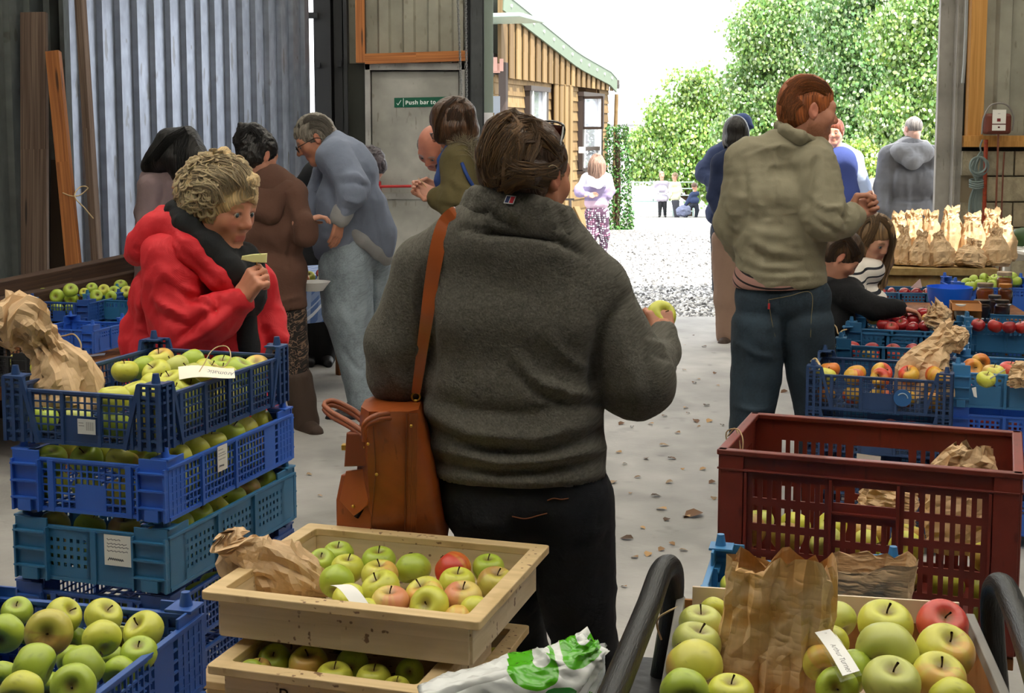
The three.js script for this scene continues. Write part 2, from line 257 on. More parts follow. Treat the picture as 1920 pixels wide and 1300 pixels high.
// front wall: everything beside and above the doorway
const ZF = -11.45;
{
  const w = structGroup('wall_front');
  const X = (px, d = -ZF) => (px - 960) / F * d;
  // black steel stanchions and shutter gear left of the fire door
  const dk = M.dark, Y = (py, d = -ZF) => at(960, py, d).y;
  part(w, 'panel', bx(X(690) - X(600), 4.0, 0.06, (X(690) + X(600)) / 2, 2, ZF - 0.10), dk);
  part(w, 'column', [bx(X(628) - X(597), 4.0, 0.03, (X(628) + X(597)) / 2, 2, ZF + 0.12), bx(0.02, 4.0, 0.2, X(612), 2, ZF + 0.02), bx(X(628) - X(597), 4.0, 0.03, (X(628) + X(597)) / 2, 2, ZF - 0.06)], dk);
  part(w, 'column', [bx(0.07, 4.0, 0.16, X(640), 2, ZF), bx(0.03, 4.0, 0.22, X(654), 2, ZF)], mat(0x1d1f21, { roughness: 0.6 }));
  part(w, 'panel', bx(X(690) - X(648), Y(120), 0.05, (X(690) + X(648)) / 2, Y(120) / 2, ZF + 0.05), M.darkGreen);
  part(w, 'bracket', [bx(0.10, 0.05, 0.05, X(596), Y(32), ZF + 0.15, 0.01), bx(0.03, 0.04, 0.05, X(606), Y(124), ZF + 0.15), bx(0.03, 0.05, 0.05, X(644), Y(121), ZF + 0.12)], dk);
  // timber frame and cladding over the fire door
  part(w, 'timber_post', [bar(V(X(682), Y(119), ZF + 0.10), V(X(682), 4.0, ZF + 0.10), 0.075, 0.06, V(0, 0, 1))], M.timber);
  part(w, 'timber_rail', [bar(V(X(690), Y(112), ZF + 0.10), V(X(878), Y(106), ZF + 0.10), 0.085, 0.06, V(0, 0, 1))], M.timber);
  const cl = corrugated(X(880) - X(690), 1.9, 0.21, 0.03, Y(118)); cl.translate(X(690), 0, ZF); part(w, 'panel', cl, M.clad);
  // steel jamb left of the doorway
  part(w, 'column', [bx(X(884) - X(874), 4.0, 0.05, X(879), 2, ZF + 0.05)], M.dark);
  part(w, 'column', [bx(X(906) - X(884), 4.0, 0.16, (X(895)), 2, ZF + 0.06, 0.004), bx(0.012, 4.0, 0.02, X(887), 2, ZF + 0.14), bx(0.012, 4.0, 0.02, X(904.5), 2, ZF + 0.14)], M.steel);
  part(w, 'column', [bx(0.012, 4.0, 0.12, X(907), 2, ZF + 0.08)], M.dark);
  part(w, 'jamb', [bx(X(925) - X(908), 4.0, 0.05, (X(925) + X(908)) / 2, 2, ZF - 0.02)], mat(0x97a59a, { roughness: 0.6 }));
  // right of the doorway: steel column, timber post, rail, cladding
  const dR = 11.2, R = (px) => X(px, dR), YR = (py) => at(960, py, dR).y, zR = -dR;
  part(w, 'column', [bx(R(1776) - R(1749), 4.0, 0.05, (R(1776) + R(1749)) / 2, 2, zR + 0.02, 0.003), bx(0.02, 4.0, 0.14, R(1777), 2, zR + 0.06), bx(R(1794) - R(1777), 4.0, 0.03, (R(1794) + R(1777)) / 2, 2, zR + 0.06)], mat(0x9a958d, { map: rep(T.scuff, 0.8), roughness: 0.55 }));
  part(w, 'panel', bx(0.05, 4.0, 0.04, R(1800), 2, zR - 0.02), M.darkGreen);
  part(w, 'timber_post', [bx(R(1832) - R(1803), 4.0 - YR(262), 0.09, (R(1832) + R(1803)) / 2, (4.0 + YR(262)) / 2, zR + 0.04, 0.003)], M.timberPale);
  part(w, 'timber_rail', [bx(2.2, 0.095, 0.1, R(1795) + 1.1, YR(265), zR + 0.06, 0.003)], M.timberPale);
  const c2 = corrugated(1.9, 4.0 - YR(270), 0.26, 0.045, YR(270)); c2.translate(R(1830), 0, zR - 0.03); part(w, 'panel', c2, M.clad);
  part(w, 'panel', bx(2.0, 0.05, 0.05, R(1795) + 1.0, YR(279), zR - 0.0), M.dark);
  // lintel
  part(w, 'lintel', bx(4.2, 0.9, 0.3, (X(905) + R(1795)) / 2, 3.55, ZF + 0.05), M.steel);
  part(w, 'lintel', bx(2.5, 0.9, 0.3, (X(600) + X(905)) / 2, 3.6, ZF - 0.22), M.steel);
  part(w, 'lintel', bx(2.2, 0.6, 0.2, R(1795) + 1.1, 3.7, zR - 0.2), M.steel);
  // painted concrete blocks, each a piece, on a mortar backing
  const bw = 0.44, bh = 0.215, j = 0.012, yTop = YR(282); const xs0 = R(1796);
  part(w, 'mortar_bed', bx(2.1, yTop, 0.10, xs0 + 1.05, yTop / 2, zR - 0.03), M.mortar);
  const bg = new RoundedBoxGeometry(bw - j, bh - j, 0.12, 1, 0.006); boxUV(bg); const r = rngOf(3), mats = [0, 1, 2].map((i) => mat([0xfff0cc, 0xf6e4c0, 0xfff4d4][i], { map: rep(T.concrete, 1.3), roughness: 0.85, bumpMap: rep(T.grit, 3), bumpScale: 0.004 }));
  for (let row = 0; row < 6; row++) for (let c = 0; c < 5; c++) { if (c === 0 && row % 2 === 1) continue; const b = part(w, 'block', bg, mats[floor(r() * 3)]); b.position.set(xs0 + bw * (c + (row % 2 ? 0.0 : 0.5)) , yTop - bh * (row + 0.5), zR + 0.0 + 0.004 * r()); }
}
// fire door with its push bar
{
  struct('wall_outer', bx(1.3, 4.0, 0.04, (750 - 960) / F * -ZF + 0.14, 2, ZF - 0.06), M.clad);
  const X = (px) => (px - 960) / F * -ZF, Y = (py) => at(960, py, -ZF).y;
  const d = structGroup('door_1'), top = Y(119), x0 = X(689), x1 = X(873);
  part(d, 'door_frame', [bx(0.045, top, 0.1, x0 + 0.022, top / 2, ZF + 0.05, 0.003), bx(0.045, top, 0.1, x1 - 0.022, top / 2, ZF + 0.05, 0.003), bx(x1 - x0, 0.06, 0.1, (x0 + x1) / 2, top - 0.03, ZF + 0.05, 0.003)], M.frameGrey);
  const lx0 = x0 + 0.052, lx1 = x1 - 0.052;
  part(d, 'door_leaf', bx(lx1 - lx0, top - 0.07, 0.05, (lx0 + lx1) / 2, (top - 0.07) / 2, ZF + 0.03, 0.003), M.doorGrey);
  part(d, 'push_bar', [tube([V(lx0 + 0.06, Y(349), ZF + 0.13), V(lx1 - 0.02, Y(347), ZF + 0.13)], 0.012, 4, 10), bx(0.05, 0.09, 0.09, lx0 + 0.05, Y(349), ZF + 0.095, 0.01), bx(0.05, 0.09, 0.09, lx1 - 0.04, Y(349), ZF + 0.095, 0.01)], mat(0xb0181c, { roughness: 0.4 }), 'red push bar');
  part(d, 'kick_plate', bx(lx1 - lx0 - 0.06, 0.05, 0.012, (lx0 + lx1) / 2, Y(368), ZF + 0.06, 0.003), M.frameGrey);
  const sg = canvasTex(1024, 160, (c, w, h) => { c.fillStyle = '#0f5a43'; c.fillRect(0, 0, w, h); c.strokeStyle = '#f2f6f2'; c.lineWidth = 9; c.beginPath(); c.moveTo(40, 88); c.lineTo(62, 118); c.lineTo(112, 40); c.stroke(); c.fillStyle = '#f2f6f2'; c.fillRect(146, 10, 8, h - 20); c.font = 'bold 92px sans-serif'; c.textBaseline = 'middle'; c.fillText('Push bar to open', 178, h / 2 + 4, 820); });
  const s = part(scene, numbered('door_sign'), sheet(V(X(742), Y(202), ZF + 0.058), V(X(858), Y(199.5), ZF + 0.058), V(X(858), Y(181.5), ZF + 0.058), V(X(742), Y(184), ZF + 0.058), 0.003), mat(null, { map: sg, roughness: 0.35 }));
  tag(s, 'green push bar sign with white lettering on the grey fire door', 'sign');
}
// ---------- crates ----------
const plastic = (c) => mat(c, { roughness: 0.42, clearcoat: 0.15, clearcoatRoughness: 0.4 });
const C = { navy: plastic(0x264577), bright: plastic(0x2e62c4), teal: plastic(0x2f6f9a), royal: plastic(0x2a549f), sky: plastic(0x3d7fb4), black: plastic(0x16181b), red: plastic(0x7c2a20), mesh: plastic(0x223450) };
// one wall of a crate: x along, y up, z outwards; plan = [[fraction, kind]...]
function crateWall(L, h, plan, t = 0.004) {
  const out = [], total = plan.reduce((s, p) => s + p[0], 0); let x = -L / 2;
  const lattice = (x0, x1, y0, y1, cell, b) => { const n = max(1, Math.round((x1 - x0) / cell)), m = max(1, Math.round((y1 - y0) / cell)); for (let i = 0; i <= n; i++) out.push(bx(b, y1 - y0, t, lerp(x0, x1, i / n), (y0 + y1) / 2, 0)); for (let j = 0; j <= m; j++) out.push(bx(x1 - x0, b, t * 0.9, (x0 + x1) / 2, lerp(y0, y1, j / m), 0)); };
  for (const [f, k] of plan) {
    const w = f / total * L, x1 = x + w, mx = x + w / 2;
    if (k === 'mesh') lattice(x, x1, 0.008, h - 0.006, 0.0165, 0.0036);
    else if (k === 'holes') { lattice(x + 0.008, x1 - 0.008, h * 0.22, h * 0.84, 0.0185, 0.0098); out.push(bx(w, h * 0.24, t, mx, h * 0.12, 0), bx(w, h * 0.18, t, mx, h * 0.91, 0), bx(0.012, h, t, x + 0.006, h / 2, 0), bx(0.012, h, t, x1 - 0.006, h / 2, 0)); }
    else if (k === 'slots') { lattice(x + 0.006, x1 - 0.006, h * 0.62, h * 0.9, 0.019, 0.0075); out.push(bx(w, h * 0.64, t, mx, h * 0.32, 0), bx(w, h * 0.1, t, mx, h * 0.95, 0), bx(0.01, h, t, x + 0.005, h / 2, 0), bx(0.01, h, t, x1 - 0.005, h / 2, 0)); }
    else if (k === 'rib') out.push(bx(w, h, t * 2.4, mx, h / 2, t * 0.6, 0.001));
    else if (k === 'half') { lattice(x, x1, h * 0.55, h - 0.006, 0.0165, 0.0036); out.push(bx(w, h * 0.56, t, mx, h * 0.28, 0)); }
    else out.push(bx(w, h, t, mx, h / 2, 0));
    x = x1;
  }
  out.push(bx(L, 0.008, t * 2, 0, 0.004, 0)); return merge(out);
}
function cornerPost(h, kind, pw, lug) { // at the origin, arms along -x and -z, outward +x +z
  const out = [], H = h + lug, t = 0.005;
  if (kind === 'fins') {
    for (const k of [0, 1]) { const G = []; for (const x of [0, 0.5, 1]) G.push(bx(0.009, H, 0.010, -pw * 0.62 * x, H / 2, 0.003)); for (let j = 0; j < 5; j++) G.push(bx(pw * 0.66, 0.005, 0.008, -pw * 0.3, H * (0.16 + 0.19 * j), 0.002)); G.push(bar(V(-pw * 0.62, H, 0.003), V(-pw * 1.15, 0.0, 0.003), 0.010, 0.009, V(0, 0, 1)), bx(pw * 0.7, 0.006, 0.014, -pw * 0.31, H, 0.0)); const g = merge(G); if (k) { g.rotateY(PI / 2); g.scale(1, 1, 1); g.translate(0.0, 0, 0); const p = g.attributes.position; for (let i = 0; i < p.count; i++) p.setZ(i, -abs(p.getZ(i)) ); g.computeVertexNormals(); } out.push(g); }
  } else {
    for (const k of [0, 1]) { const G = [bx(pw, H, t, -pw / 2, H / 2, 0.004, 0.0015)]; for (let j = 0; j < 3; j++) G.push(bx(pw, 0.004, 0.016, -pw / 2, h * (0.25 + 0.33 * j), 0.009)); G.push(bx(0.005, h, 0.014, -pw, h / 2, 0.008), bx(0.005, h, 0.014, -0.003, h / 2, 0.008)); G.push(bx(pw * 0.5, 0.028, 0.016, -pw * 0.5, 0.014, 0.009, 0.002)); const g = merge(G); if (k) { g.rotateY(-PI / 2); g.scale(-1, 1, 1); const p = g.attributes.position; for (let i = 0; i < p.count; i++) { p.setX(i, -p.getX(i)); p.setZ(i, -abs(p.getZ(i))); } g.computeVertexNormals(); } out.push(g); }
  }
  const lugG = new THREE.CylinderGeometry(0.007, 0.011, 0.024, 10); boxUV(lugG); lugG.translate(-0.016, H + 0.012, -0.016); out.push(lugG, bx(0.045, 0.005, 0.045, -0.018, H, -0.018, 0.001));
  return merge(out);
}
const crateCache = {};
function crateGeos(w, l, h, style) {
  const key = [w, l, h, style].join(); if (crateCache[key]) return crateCache[key];
  const P = {
    fine: { s: [[0.9, 'mesh'], [0.12, 'rib'], [1.1, 'mesh'], [0.12, 'rib'], [1.3, 'half'], [0.12, 'rib'], [1.1, 'mesh'], [0.12, 'rib'], [0.9, 'mesh']], l: [[0.8, 'mesh'], [0.14, 'rib'], [1, 'mesh'], [0.14, 'rib'], [1, 'mesh'], [0.14, 'rib'], [1, 'mesh'], [0.14, 'rib'], [1, 'mesh'], [0.14, 'rib'], [0.8, 'mesh']], post: 'fins', pw: 0.075, lug: 0.028 },
    plate: { s: [[0.8, 'mesh'], [0.14, 'rib'], [0.5, 'mesh'], [0.7, 'half'], [0.5, 'mesh'], [0.14, 'rib'], [0.8, 'mesh']], l: [[1.2, 'mesh'], [0.10, 'rib'], [1.3, 'mesh'], [0.10, 'rib'], [1.3, 'mesh'], [0.5, 'solid'], [0.8, 'mesh']], post: 'block', pw: 0.07, lug: 0.02 },
    panel: { s: [[0.5, 'solid'], [1.3, 'holes'], [0.14, 'rib'], [1.2, 'solid'], [0.5, 'solid']], l: [[0.4, 'solid'], [1.1, 'holes'], [0.12, 'rib'], [1.2, 'holes'], [0.12, 'rib'], [1.1, 'holes'], [0.4, 'solid']], post: 'block', pw: 0.085, lug: 0.02 },
    slot: { s: [[0.5, 'solid'], [1.2, 'slots'], [0.1, 'rib'], [1.2, 'slots'], [0.1, 'rib'], [1.2, 'slots'], [0.5, 'solid']], l: [[0.5, 'solid'], [1.4, 'slots'], [0.1, 'rib'], [1.4, 'slots'], [0.5, 'solid']], post: 'block', pw: 0.06, lug: 0.03 },
  }[style];
  const pw = P.pw, G = { walls: [], posts: [] };
  for (const [L, n, plan] of [[w, 0, P.s], [l, 1, P.l], [w, 2, P.s], [l, 3, P.l]]) { const g = crateWall(L - 0.01, h, plan); g.translate(0, 0, (n % 2 ? w : l) / 2 - 0.004); g.rotateY(n * PI / 2); G.walls.push(g); }
  const post = cornerPost(h, P.post, pw, P.lug);
  for (const [sx, sz] of [[1, 1], [-1, 1], [-1, -1], [1, -1]]) { const g = post.clone(); g.scale(sx, 1, sz); if (sx * sz < 0) { const p = g.attributes.position, n = g.attributes.normal; for (let i = 0; i < p.count; i += 3) for (const A of [p, n]) for (let c = 0; c < 3; c++) { const q = A.array[(i + 1) * 3 + c]; A.array[(i + 1) * 3 + c] = A.array[(i + 2) * 3 + c]; A.array[(i + 2) * 3 + c] = q; } } g.translate(sx * (w / 2 - 0.002), 0, sz * (l / 2 - 0.002)); G.posts.push(g); }
  const r = 0.011; G.rim = merge([bx(w, 0.007, r, 0, h, l / 2 - 0.004, 0.001), bx(w, 0.007, r, 0, h, -l / 2 + 0.004, 0.001), bx(r, 0.007, l, w / 2 - 0.004, h, 0, 0.001), bx(r, 0.007, l, -w / 2 + 0.004, h, 0, 0.001)]);
  const fl = []; const nx = Math.round(w / 0.03), nz = Math.round(l / 0.03); for (let i = 0; i <= nx; i++) fl.push(bx(0.007, 0.005, l - 0.01, lerp(-w / 2 + 0.01, w / 2 - 0.01, i / nx), 0.003, 0)); for (let i = 0; i <= nz; i++) fl.push(bx(w - 0.01, 0.004, 0.007, 0, 0.003, lerp(-l / 2 + 0.01, l / 2 - 0.01, i / nz)));
  G.base = merge(fl); return crateCache[key] = G;
}
function crate(label, w, l, h, style, m, x, rimY, z, deg, group) {
  const G = crateGeos(w, l, h, style), t = thing('plastic_crate', label, 'crate', [x, rimY - h, z], deg * PI / 180, group);
  part(t, 'base', G.base, m); part(t, 'rim', G.rim, m); for (const g of G.walls) part(t, 'side_panel', g, m); for (const g of G.posts) part(t, 'corner_post', g, m);
  t.userData.w = undefined; delete t.userData.w; t.updateMatrixWorld(true); return Object.assign(t, { dim: [w, l, h] });
}
const inCrate = (t, x, y, z) => t.localToWorld(V(x, y, z));
function sticker(t, wall, x, y, w, h, tex, label = 'white paper sticker') { // wall 0 front(+z), 1 right(+x), 3 left
  const [cw, cl] = t.dim, g = sheet(V(-w / 2, -h / 2, 0), V(w / 2, -h / 2, 0), V(w / 2, h / 2, 0), V(-w / 2, h / 2, 0), 0.0008); g.translate(x, y, (wall % 2 ? cw : cl) / 2 + 0.006); g.rotateY(wall * PI / 2); return part(t, 'sticker', g, mat(null, { map: tex, roughness: 0.6 }), label);
}
const stickerTex = canvasTex(256, 256, (c) => { c.fillStyle = '#e9e8e0'; c.fillRect(0, 0, 256, 256); c.strokeStyle = '#55585c'; c.lineWidth = 5; for (const [y, x1] of [[40, 150], [75, 200], [100, 220], [135, 210]]) { c.beginPath(); for (let x = 24; x < x1; x += 6) c.lineTo(x, y + ((x * 7) % 11) - 5); c.stroke(); } c.lineWidth = 9; c.beginPath(); for (let x = 30; x < 170; x += 8) c.lineTo(x, 205 + ((x * 13) % 23) - 11); c.stroke(); });
const barTex = canvasTex(256, 160, (c) => { c.fillStyle = '#d8d9d6'; c.fillRect(0, 0, 256, 160); c.fillStyle = '#777'; for (let x = 120; x < 236; x += 7) c.fillRect(x, 30, (x * 5) % 4 + 1, 90); c.fillRect(16, 40, 70, 6); c.fillRect(16, 70, 80, 6); });

// ---------- apples ----------
const sRGB = (r, g, b) => new THREE.Color().setRGB(r / 255, g / 255, b / 255, THREE.SRGBColorSpace);
const APPLE = {
  green: [[172, 194, 66], [192, 202, 84], 0.1], pale: [[196, 202, 104], [206, 206, 120], 0.12], yellowgreen: [[206, 208, 78], [216, 212, 96], 0.10], blush: [[214, 210, 88], [226, 156, 92], 0.42], russet: [[198, 188, 84], [176, 126, 72], 0.5],
  pink: [[222, 198, 112], [216, 140, 104], 0.6], red: [[150, 22, 30], [176, 40, 34], 1.0], redyellow: [[222, 176, 66], [204, 58, 40], 0.62], orange: [[222, 164, 62], [214, 120, 48], 0.6], crimson: [[128, 18, 34], [160, 30, 36], 1.0], cherry: [[208, 70, 64], [216, 92, 74], 0.9],
};
const appleGeo = {};
function applesOf(type) {
  if (appleGeo[type]) return appleGeo[type];
  const list = [], [a, b, amt] = APPLE[type], A = sRGB(...a), B = sRGB(...b), rus = sRGB(122, 96, 48), pit = sRGB(70, 56, 30);
  for (let v = 0; v < 3; v++) {
    const r = rngOf(type.length * 31 + v * 7 + a[0]), R = 0.036, nu = 34, nv = 24, pos = [], col = [], idx = [], c = new THREE.Color(), ph = r() * 6, asym = 0.05 * (r() - 0.5), tall = 0.86 + 0.1 * r();
    for (let j = 0; j <= nv; j++) for (let i = 0; i <= nu; i++) {
      const th = j / nv * PI, f = i / nu * PI * 2, lob = 1 + 0.028 * cos(5 * f + ph) * sstep(0.8, 2.6, th) + asym * cos(f), y = R * (tall * cos(th) - 0.36 * Math.exp(-Math.pow(th / 0.42, 2)) + 0.24 * Math.exp(-Math.pow((PI - th) / 0.36, 2)) + asym * 0.8 * cos(f) * sin(th)), x = R * sin(th) * (1 + 0.075 * cos(th)) * lob;
      pos.push(x * cos(f), y, x * sin(f));
      const n = fbm(cos(f) * 1.3 + v * 5, sin(f) * 1.3, y * 25 + v, 3), side = 0.5 + 0.5 * cos(f - ph), st = 0.25 * noise3(f * 9, 1, v + 2), k = clamp(sstep(0.75 - amt * 0.9, 1.15 - amt * 0.5, side + 0.5 * n + st * (amt > 0.4 ? 1 : 0.3)) * min(1, amt * 1.6), 0, 1);
      c.copy(A).lerp(B, k); const m = 1 + 0.12 * n + (hash3(i * 3 + v, j, 5) > 0.97 ? -0.22 : 0); c.multiplyScalar(m);
      c.lerp(rus, 0.75 * (1 - sstep(0.12, 0.42 + 0.12 * n, th))); c.lerp(pit, 0.8 * (1 - sstep(0.06, 0.16, PI - th)));
      col.push(c.r, c.g, c.b);
    }
    const W = nu + 1; for (let j = 0; j < nv; j++) for (let i = 0; i < nu; i++) { const p = j * W + i; idx.push(p, p + 1, p + W, p + 1, p + W + 1, p + W); }
    const g = new THREE.BufferGeometry(); g.setAttribute('position', new THREE.Float32BufferAttribute(pos, 3)); g.setAttribute('color', new THREE.Float32BufferAttribute(col, 3)); g.setIndex(idx); g.computeVertexNormals();
    const n = g.attributes.normal; for (let j = 0; j <= nv; j++) { const p = j * W, q = p + nu; for (let k = 0; k < 3; k++) { const s = (n.array[p * 3 + k] + n.array[q * 3 + k]) / 2; n.array[p * 3 + k] = n.array[q * 3 + k] = s; } }
    list.push({ flesh: g, h: R * (tall - 0.34) });
  }
  return appleGeo[type] = list;
}
const fleshMat = mat(null, { vertexColors: true, roughness: 0.42, clearcoat: 0.25, clearcoatRoughness: 0.3 }), shinyFlesh = mat(null, { vertexColors: true, roughness: 0.25, clearcoat: 0.6, clearcoatRoughness: 0.15 });
const stemGeo = taper([V(0, 0, 0), V(0.001, 0.009, 0), V(0.004, 0.019, 0.001)], [0.0013, 0.0011, 0.0018], 5, 6), stemMat = mat(0x4a3420, { roughness: 0.9 });
const calyxGeo = (() => { const G = []; for (let i = 0; i < 5; i++) { const a = i * PI * 2 / 5; G.push(taper([V(0, 0, 0), V(cos(a) * 0.003, -0.002, sin(a) * 0.003), V(cos(a) * 0.005, 0.0, sin(a) * 0.005)], [0.0012, 0.001, 0.0003], 3, 4)); } return merge(G); })();
const appleProto = {};
// tilt: degrees away from upright towards azimuth az
function apple(type, p, r, label, group, o = {}) {
  const vs = applesOf(type), v = floor((o.rnd ?? 0.5) * 2.99), key = type + v + (o.noStem ? 'n' : '');
  let t;
  if (appleProto[key]) { t = appleProto[key].clone(); t.name = numbered('apple'); t.userData = {}; scene.add(t); tag(t, label, 'apple', group); }
  else { t = thing('apple', label, 'apple', [0, 0, 0], 0, group); part(t, 'flesh', vs[v].flesh, type === 'crimson' ? shinyFlesh : fleshMat); if (!o.noStem) { const s = part(t, 'stem', stemGeo, stemMat); s.position.y = vs[v].h - 0.004; } const c = part(t, 'calyx', calyxGeo, stemMat); c.position.y = -vs[v].h - 0.0095; appleProto[key] = t; }
  t.position.copy(p); t.scale.setScalar(r / 0.036); const az = (o.az ?? 0) * PI / 180, ti = (o.tilt ?? 0) * PI / 180;
  t.rotation.set(0, 0, 0); t.quaternion.setFromAxisAngle(V(cos(az), 0, -sin(az)), ti).multiply(new THREE.Quaternion().setFromAxisAngle(V(0, 1, 0), (o.spin ?? 0) * PI / 180));
  return t;
}
const TYPE_WORD = { green: 'green', pale: 'pale green', yellowgreen: 'yellow-green', blush: 'yellow apple with an orange blush', russet: 'russet-patched yellow', pink: 'pinkish yellow', red: 'red', redyellow: 'red and yellow streaked', orange: 'orange', crimson: 'dark red', cherry: 'coral red' };
const ORD = ['first', 'second', 'third', 'fourth', 'fifth', 'sixth', 'seventh', 'eighth', 'ninth', 'tenth'];
const appleWord = (type) => type === 'blush' ? 'orange-blushed yellow apple' : TYPE_WORD[type] + ' apple';
// layers of apples in a crate: rows run across (x), counted from the front (+z)
function fill(t, o) {
  const [w, l] = t.dim, r = rngOf(o.seed ?? 1), R = o.r ?? 0.036, nx = floor((w - 0.03) / (R * 2.04)), nz = floor((l - 0.03) / (R * 2.04)), list = o.types;
  for (let L = 0; L < o.layers.length; L++) {
    const y = o.layers[L];
    for (let k = 0; k < nz; k++) for (let i = 0; i < nx; i++) {
      if (o.keep && !o.keep(i, k, L, nx, nz)) continue;
      const type = list[floor(r() * list.length)], x = ((i + 0.5) / nx - 0.5) * (w - 0.03) + (r() - 0.5) * 0.006, z = (0.5 - (k + 0.5) / nz) * (l - 0.03) + (r() - 0.5) * 0.006, rr = R * (0.92 + 0.1 * r()), top = L === o.layers.length - 1;
      const p = inCrate(t, x, y + (r() - 0.3) * (top ? 0.014 : 0.003), z);
      const lab = appleWord(type).replace('red and yellow streaked', 'red-streaked') + (top && !o.same ? ', ' + ORD[i] + ' from left, ' + ORD[k] + ' row, in ' + o.where : ', ' + (k === 0 || i < nx - 1 ? ORD[i] + ' along ' + (k === 0 ? 'front' : ORD[k] + ' row') : ORD[k] + ' along right side') + (o.layers.length > 1 ? ', ' + ['low', 'middle', 'high'][o.layers.length === 2 && L ? 2 : L] + ' layer' : '') + ', inside ' + o.where);
      apple(type, p, rr, lab, o.group, { rnd: r(), tilt: 90 * r() * (o.tumble ?? 1), az: 360 * r(), spin: 360 * r(), noStem: r() < 0.3 });
    }
  }
}
// apples seen singly: [px, py, radius in px, type, tilt, az, spin]
function applesAt(list, y, where, group, o = {}) {
  list.forEach(([px, py, rp, type, tilt = 0, az = 0, spin = 0, word], i) => {
    const yy = y + (o.lift ? o.lift(i) : 0), p = onY(px, py, yy), r = min(o.max ?? 0.046, rp * -p.z / F);
    apple(type, p, r, word ?? appleWord(type) + ' ' + where, group, { rnd: hash3(i, floor(px), 3), tilt, az, spin, noStem: tilt > 100 });
  });
}

// ---------- brown paper bags ----------
const kraft = mat(null, { map: rep(T.kraft, 5), roughness: 0.62, bumpMap: rep(T.crumple, 5), bumpScale: 0.003 });
const kraftGrease = mat(null, { map: rep(T.kraftGrease, 4), roughness: 0.5, bumpMap: rep(T.crumple, 5), bumpScale: 0.003 });
// a crumpled skin around a spine; rings = [point, half width, half depth, squareness]; side = direction of the width
function bagLoft(rings, o = {}) {
  const nu = o.nu ?? 30, nv = o.nv ?? 20, pos = [], uv = [], idx = [], c = new THREE.CatmullRomCurve3(rings.map((r) => r[0])), side = (o.side ?? V(1, 0, 0)).clone().normalize(), seed = o.seed ?? 1, cr = o.crumple ?? 0.008, fr = o.freq ?? 22;
  for (let j = 0; j <= nv; j++) {
    const t = j / nv, k = t * (rings.length - 1), a = min(floor(k), rings.length - 2), f = k - a, R = rings[a], S = rings[a + 1], w = lerp(R[1], S[1], f), d = lerp(R[2], S[2], f), e = lerp(R[3] ?? 3, S[3] ?? 3, f), p = c.getPoint(t), tan = c.getTangent(t), sx = side.clone().addScaledVector(tan, -side.dot(tan)).normalize(), sz = V(0, 0, 0).crossVectors(sx, tan).normalize();
    for (let i = 0; i <= nu; i++) {
      const an = i / nu * PI * 2, ca = cos(an), sa = sin(an), q = Math.pow(Math.pow(abs(ca), e) + Math.pow(abs(sa), e), -1 / e);
      const pleat = (o.pleat ?? 0) * sstep(0.35, 0.75, t) * (abs(((an / PI * (o.pleats ?? 9)) % 1) - 0.5) - 0.25) * w;
      const b = p.clone().addScaledVector(sx, ca * q * w).addScaledVector(sz, sa * q * d), n = sx.clone().multiplyScalar(ca).addScaledVector(sz, sa);
      const lo = o.vert ? 1.0 * (0.4 - abs(noise3(ca * 3.4, t * 0.9 + seed, sa * 3.4))) + 0.55 * (0.35 - abs(noise3(ca * 7 + t * 1.6, t * 1.4, sa * 7 + seed))) + 0.2 * (0.35 - abs(noise3(ca * 6 - t * 4, t * 5 + seed, sa * 6))) : 1.0 * (0.4 - abs(noise3(ca * 2.2 + sa, t * 4 + seed * 3, sa * 2.2))) + 0.7 * (0.35 - abs(noise3(ca * 3.5 + t * 5, t * 6, sa * 3.5 + seed * 7))) + 0.25 * (0.35 - abs(noise3(ca * 7 - t * 9, t * 12 + seed, sa * 7)));
      b.addScaledVector(n, lo * cr + pleat); if (i > 0 && i < nu) b.add(V(hash3(i, j, seed) - 0.5, hash3(i, j, seed + 50) - 0.5, hash3(i, j, seed + 90) - 0.5).multiplyScalar(0.0015 + cr * 0.10)); else b.addScaledVector(n, 0);
      if (o.jag && j === nv) b.addScaledVector(tan, o.jag * (noise3(i * 0.45, seed, 3) + 0.5 * noise3(i * 1.3, seed, 9)));
      pos.push(b.x, b.y, b.z); uv.push(i / nu * 0.5, t * 0.35);
    }
  }
  const W = nu + 1; for (let j = 0; j < nv; j++) for (let i = 0; i < nu; i++) { const p = j * W + i; idx.push(p, p + W, p + 1, p + 1, p + W, p + W + 1); }
  if (o.cap !== false) { const n0 = pos.length / 3; pos.push(...rings[0][0].toArray()); uv.push(0, 0); for (let i = 0; i < nu; i++) idx.push(n0, i, i + 1); }
  if (o.capTop) { const n0 = pos.length / 3, q = rings[rings.length - 1][0]; pos.push(...q.toArray()); uv.push(0, 0.35); for (let i = 0; i < nu; i++) idx.push(n0, nv * W + i + 1, nv * W + i); }
  const g = new THREE.BufferGeometry(); g.setAttribute('position', new THREE.Float32BufferAttribute(pos, 3)); g.setAttribute('uv', new THREE.Float32BufferAttribute(uv, 2)); g.setIndex(idx); g.computeVertexNormals();
  return o.hard === false ? g : toCreasedNormals(g, o.crease ?? 0.30);
}
const pxr = (r, d) => r * d / F;
// rings given in the picture: [px, py, half width px, half depth px, squareness], all near depth d
function bagAt(label, rows, d, o = {}) {
  const rings = rows.map(([px, py, w, dp, e, dd = 0]) => [at(px, py, d + dd), pxr(w, d + dd), pxr(dp, d + dd), e]);
  return soleThing('paper_bag', label, 'paper bag', bagLoft(rings, o), o.mat ?? kraft, o.group);
}
const twine = mat(0xcdb48a, { roughness: 0.95 });
function string(label, pts, r = 0.0014) { return soleThing('twine', label, 'string', tube(pts, r, 40, 6), twine); }
